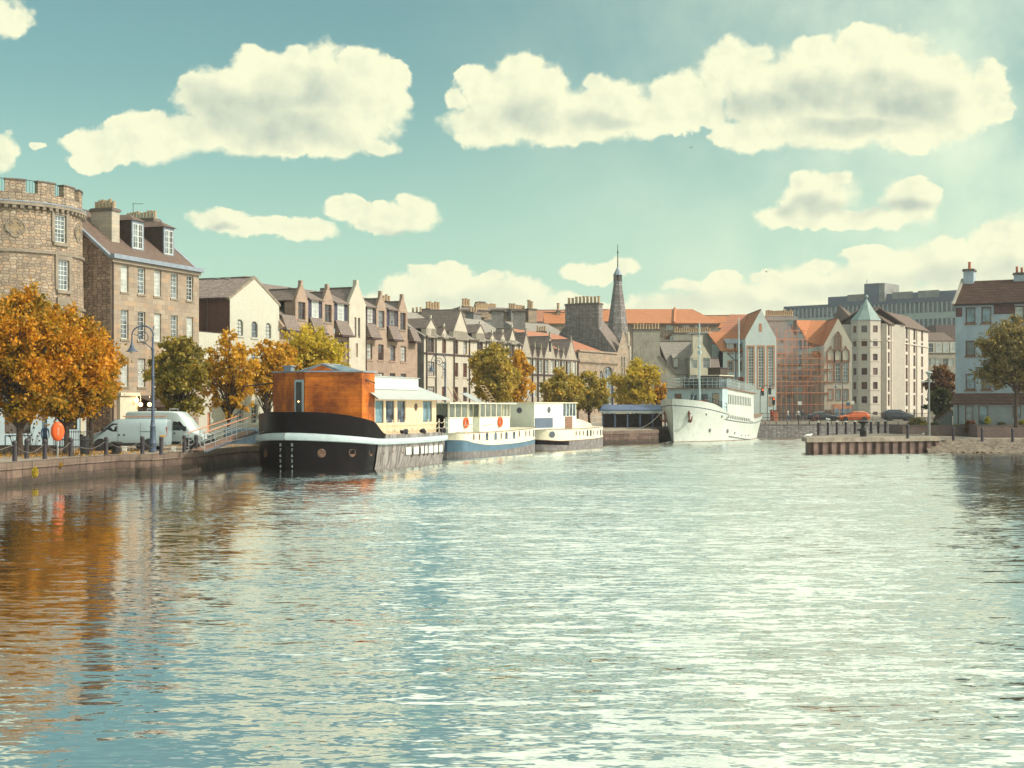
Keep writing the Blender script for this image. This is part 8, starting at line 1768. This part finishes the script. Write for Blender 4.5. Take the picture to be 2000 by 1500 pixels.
def bridge_things():
    z = 2.02; t = thing('bridge_railing', 'long thin dark railing along the bridge parapet', 'railing', (31.5, 191.25, z)); m = MB(); L = 25.; rail_line(m, (0,0,0), (L,0,0), 1.15, 25, .03, 2)
    m.build('frame', 'iron_black', t); m = MB(); n = 150
    for k in range(n): x = L*k/n; m.box(x-.012,-.012,.1,x+.012,.012,1.1)
    m.build('bars', 'iron_black', t)
    # scaffolding
    D = 229.; t = thing('scaffolding', 'orange pole scaffolding wrapped round the grey gable and cream bay', 'scaffolding', (Xp(1514,D), D, 1.95)); zz = lambda py: Zp(py, D)-1.95; xx = lambda p: Xp(p, D)-Xp(1514, D)
    m = MB(); P = [(1517,650),(1526,700),(1536,640),(1548,640),(1558,640),(1570,650),(1577,665),(1586,690),(1597,690),(1606,690),(1617,692),(1625,705)]
    for p, tp in P:
        for y in (0, 1.3): m.tube([(xx(p),y,0),(xx(p),y,zz(tp)+random.uniform(-.4,1.2))], .035, 5)
    m.build('standards', 'scaffold_orange', t); m = MB()
    for py, a, b in ((645,1546,1574),(662,1517,1575),(678,1517,1585),(690,1517,1590),(700,1517,1622),(712,1530,1626),(722,1514,1626),(734,1517,1612),(746,1514,1622),(754,1517,1590),(768,1514,1622),(790,1514,1626)):
        for y in (0, 1.3): m.tube([(xx(a)-.4,y,zz(py)),(xx(b)+.4,y,zz(py)+random.uniform(-.15,.15))], .03, 4)
    for (p, q, r, s_) in ((1517,790,1548,746),(1570,768,1586,722),(1597,746,1617,700),(1536,700,1558,662)): m.tube([(xx(p),0,zz(q)),(xx(r),0,zz(s_))], .03, 4)
    m.build('ledgers', 'scaffold_orange', t)
    for py, a, b in ((722,1567,1626),(746,1517,1622),(768,1517,1622),(700,1556,1600)):
        m = MB(); m.box(xx(a), .05, zz(py)+.06, xx(b), 1.25, zz(py)+.14); m.build('platform', 'plank', t)
    # traffic signals
    for px, tp, D2, lb, ln in ((1489.5,752,200,'traffic light with a curved bracket by the ship stern','red_lamp'),(1503.5,750,203,'second curved-bracket traffic light, right of the first','iron_black'),(1511,778,199,'traffic light showing red at the ship stern end','red_lamp')):
        t = thing('traffic_light', lb, 'traffic light', (Xp(px,D2), D2, 1.955), 0, 'traffic lights at the bridge'); h = Zp(tp, D2)-1.955; m = MB()
        if tp < 770: m.tube([(-.35,0,0),(-.35,0,h*.55),(-.3,0,h*.8),(.1,0,h*.97),(.7,0,h)], .05, 6)
        else: m.tube([(0,0,0),(0,0,h)], .05, 6)
        m.build('pole', 'iron_black', t); m = MB(); hz = h-1.5 if tp < 770 else h-.9; m.box(-.2,-.15,hz,.2,.05,hz+1.0); m.build('head', 'iron_black', t, bevel=.03)
        m = MB(); m.ball((0,-.17,hz+.78), .11, 6, sy=.4); m.build('signal', ln, t); m = MB(); m.ball((0,-.17,hz+.25), .11, 6, sy=.4); m.build('unlit_signal', 'car_glass', t)
    for px, D2, tp, lb, mm in ((1562,200,784,'square white street sign on a post by the walkers','pale_block'),(1665,203,783,'square sign on a post behind the orange car','pale_block'),(1656.5,203,786,'small blue sign left of the square sign','tarp_blue')):
        t = thing('road_sign', lb, 'sign', (Xp(px,D2), D2, 1.955), 0, 'signs on the bridge'); h = Zp(tp, D2)-1.955; m = MB(); m.tube([(0,.03,0),(0,.03,h)], .04, 5); m.build('post', 'iron_grey', t); m = MB(); m.box(-.28,-.02,h-.5,.28,.0,h); m.build('plate', mm, t)
    t = thing('market_kiosk', 'small orange panelled kiosk by the red traffic light', 'kiosk', (Xp(1506,201), 201, 1.955)); m = MB(); m.box(0,0,0,1.0,.8,1.5); m.build('panel', 'scaffold_orange', t, bevel=.03); m = MB(); m.box(-.1,-.1,1.5,1.1,.9,1.6); m.build('top', 'navy', t)
    t = thing('bicycle', 'bicycle leaning on the bridge railing before the dark car', 'bicycle', (Xp(1592,192.2), 192.2, 1.96)); 
    for x in (-.5, .5):
        m = MB(); m.tube([(x+.33*cos(a),0,.34+.33*sin(a)) for a in np.linspace(0, 2*pi, 17)], .025, 4, cap=False); m.build('wheel', 'tyre', t)
    m = MB(); m.tube([(-.5,0,.34),(-.15,0,.34),(.35,0,.8),(-.25,0,.78),(-.15,0,.34)], .025, 4); m.tube([(.5,0,.34),(.33,0,.95),(.15,0,1.0)], .025, 4); m.tube([(-.25,0,.78),(-.28,0,.9)], .025, 4); m.build('frame', 'car_orange', t); m = MB(); m.ball((-.28,0,.92), .1, 5, sz=.4); m.build('saddle', 'tyre', t)
bridge_things()
def gull(px, py, D, label, flying=True, z=None, mat='feather_grey', s=1.0, rz=0.):
    t = thing('gull' if flying or mat != 'feather_grey' else 'pigeon', label, 'bird', (Xp(px, D), D, Zp(py, D) if z is None else z), rz); t.scale = (s, s, s)
    m = MB(); m.tube([(-.28,0,.1),(-.15,0,.12),(.02,0,.13),(.14,0,.15),(.2,0,.2),(.26,0,.2)], [.02,.07,.085,.06,.045,.01], 8); m.build('body', mat, t, smooth=True)
    if flying:
        for sg in (-1, 1): m = MB(); m.idx([(.08,sg*.05,.17),(-.08,sg*.05,.15),(.1,sg*.35,.30),(-.05,sg*.35,.28),(-.05,sg*.68,.18),(-.09,sg*.66,.18),(.08,sg*.05,.19),(.1,sg*.35,.32)], [(0,2,3,1),(2,4,5,3),(6,7,2,0)]); m.build('wing', mat, t)
    else:
        m = MB(); m.tube([(0,.03,.1),(0,.03,0)], .01, 3); m.tube([(0,-.03,.1),(0,-.03,0)], .01, 3); m.build('legs', 'orange_trim', t)
gull(1497, 533, 150, 'gull flying above the office block', mat='feather_grey', rz=pi/2-.2); gull(1350, 290, 180, 'tiny gull flying high under the big cloud', mat='feather_grey', rz=1.2)
gull(1579.5, 851, 122.6, 'white gull standing on the left tip of the jetty', False, 1.37, 'feather_white', 1.5, .3); gull(1617, 827, 134.6, 'white gull perched on a chained jetty post', False, 2.66, 'feather_white', 1.3, 2.); gull(1803, 853, 130, 'grey pigeon walking on the jetty near the corner bollard', False, 1.37, 'feather_grey', 1.2, 1.)
gull(424, 548, 121, 'pigeon on the ridge of the warehouse roof, left one', False, None, 'feather_grey', 1.1); gull(444, 547.5, 120, 'pigeon on the ridge of the warehouse roof, right one', False, None, 'feather_grey', 1.1)

def small_details():
    def boatpt(name_loc, rz, p): c, s_ = cos(rz), sin(rz); return Vector((name_loc[0]+c*p[0]-s_*p[1], name_loc[1]+s_*p[0]+c*p[1], p[2]))
    for nm, a, b, sag in (('mooring rope from the barge bow to the iron bollard by the gangway', boatpt((-13.9,87.5), AX1, (.9,2.0,2.5)), Vector((Xp(383,87.5), 87.5, 1.75)), .25),
                          ('mooring rope running from the white ship bow down to the quay', Vector((17.4,161.3,4.0)), Vector((13.6,155.8,1.6)), .5),
                          ('mooring rope hanging between the second barge and the quay', boatpt((-5.9,111.7), atan2(16.7,6.3), (.4,2.1,2.0)), Vector((-10.6,112.6,1.5)), .3)):
        m = MB(); d = b-a; m.tube([(d.x*k/10, d.y*k/10, d.z*k/10-sag*4*(k/10)*(1-k/10)) for k in range(11)], .025, 5); o = m.build('mooring_rope', 'rope', None, a); tag(o, nm, 'rope')
    # television aerial over the sandstone house
    f = Frame(FP['A0'], FP['A1'], ZS); t = thing('aerial', 'thin television aerial on the chimney of the sandstone house', 'aerial', (Xp(260,113), 113, Zp(420,113))); m = MB(); m.tube([(0,0,0),(0,0,.95)], .025, 4); m.tube([(-.05,0,.9),(.8,0,.9)], .018, 4)
    for k in range(5): m.tube([(.1+.16*k,-.2,.9),(.1+.16*k,.2,.9)], .01, 3)
    m.build('rods', 'iron_grey', t)
    m = MB(); v = [(0,0,0),(.9,0,0),(.9,.9,.72),(0,.9,.72)]; 
    t = thing('litter_bin', 'small dark bin beside the black iron railing', 'bin', (Xp(166,82.5), 82.5, 1.24)); m = MB(); m.lathe([(.24,0),(.26,.8),(.3,.84),(.28,1.0),(.1,1.08),(.01,1.08)], 12); m.build('body', 'black_plastic', t, smooth=True)
small_details()
# ---------------------------------------------------------------- air
def haze():
    m = bpy.data.materials.new('haze'); m.use_nodes = True; nt = m.node_tree; nt.nodes.clear(); N = NT(nt)
    pv = N.n('ShaderNodeVolumePrincipled', i={'Color': (.95,.92,.95,1), 'Density': .00024, 'Anisotropy': .2}); o = N.n('ShaderNodeOutputMaterial'); nt.links.new(pv.outputs[0], o.inputs['Volume'])
    MATS['haze'] = m; mb = MB(); mb.box(-430, -25, -3, 430, 720, 52); t = mb.build('haze', 'haze'); tag(t, kind='stuff'); m.cycles.homogeneous_volume = True
haze()
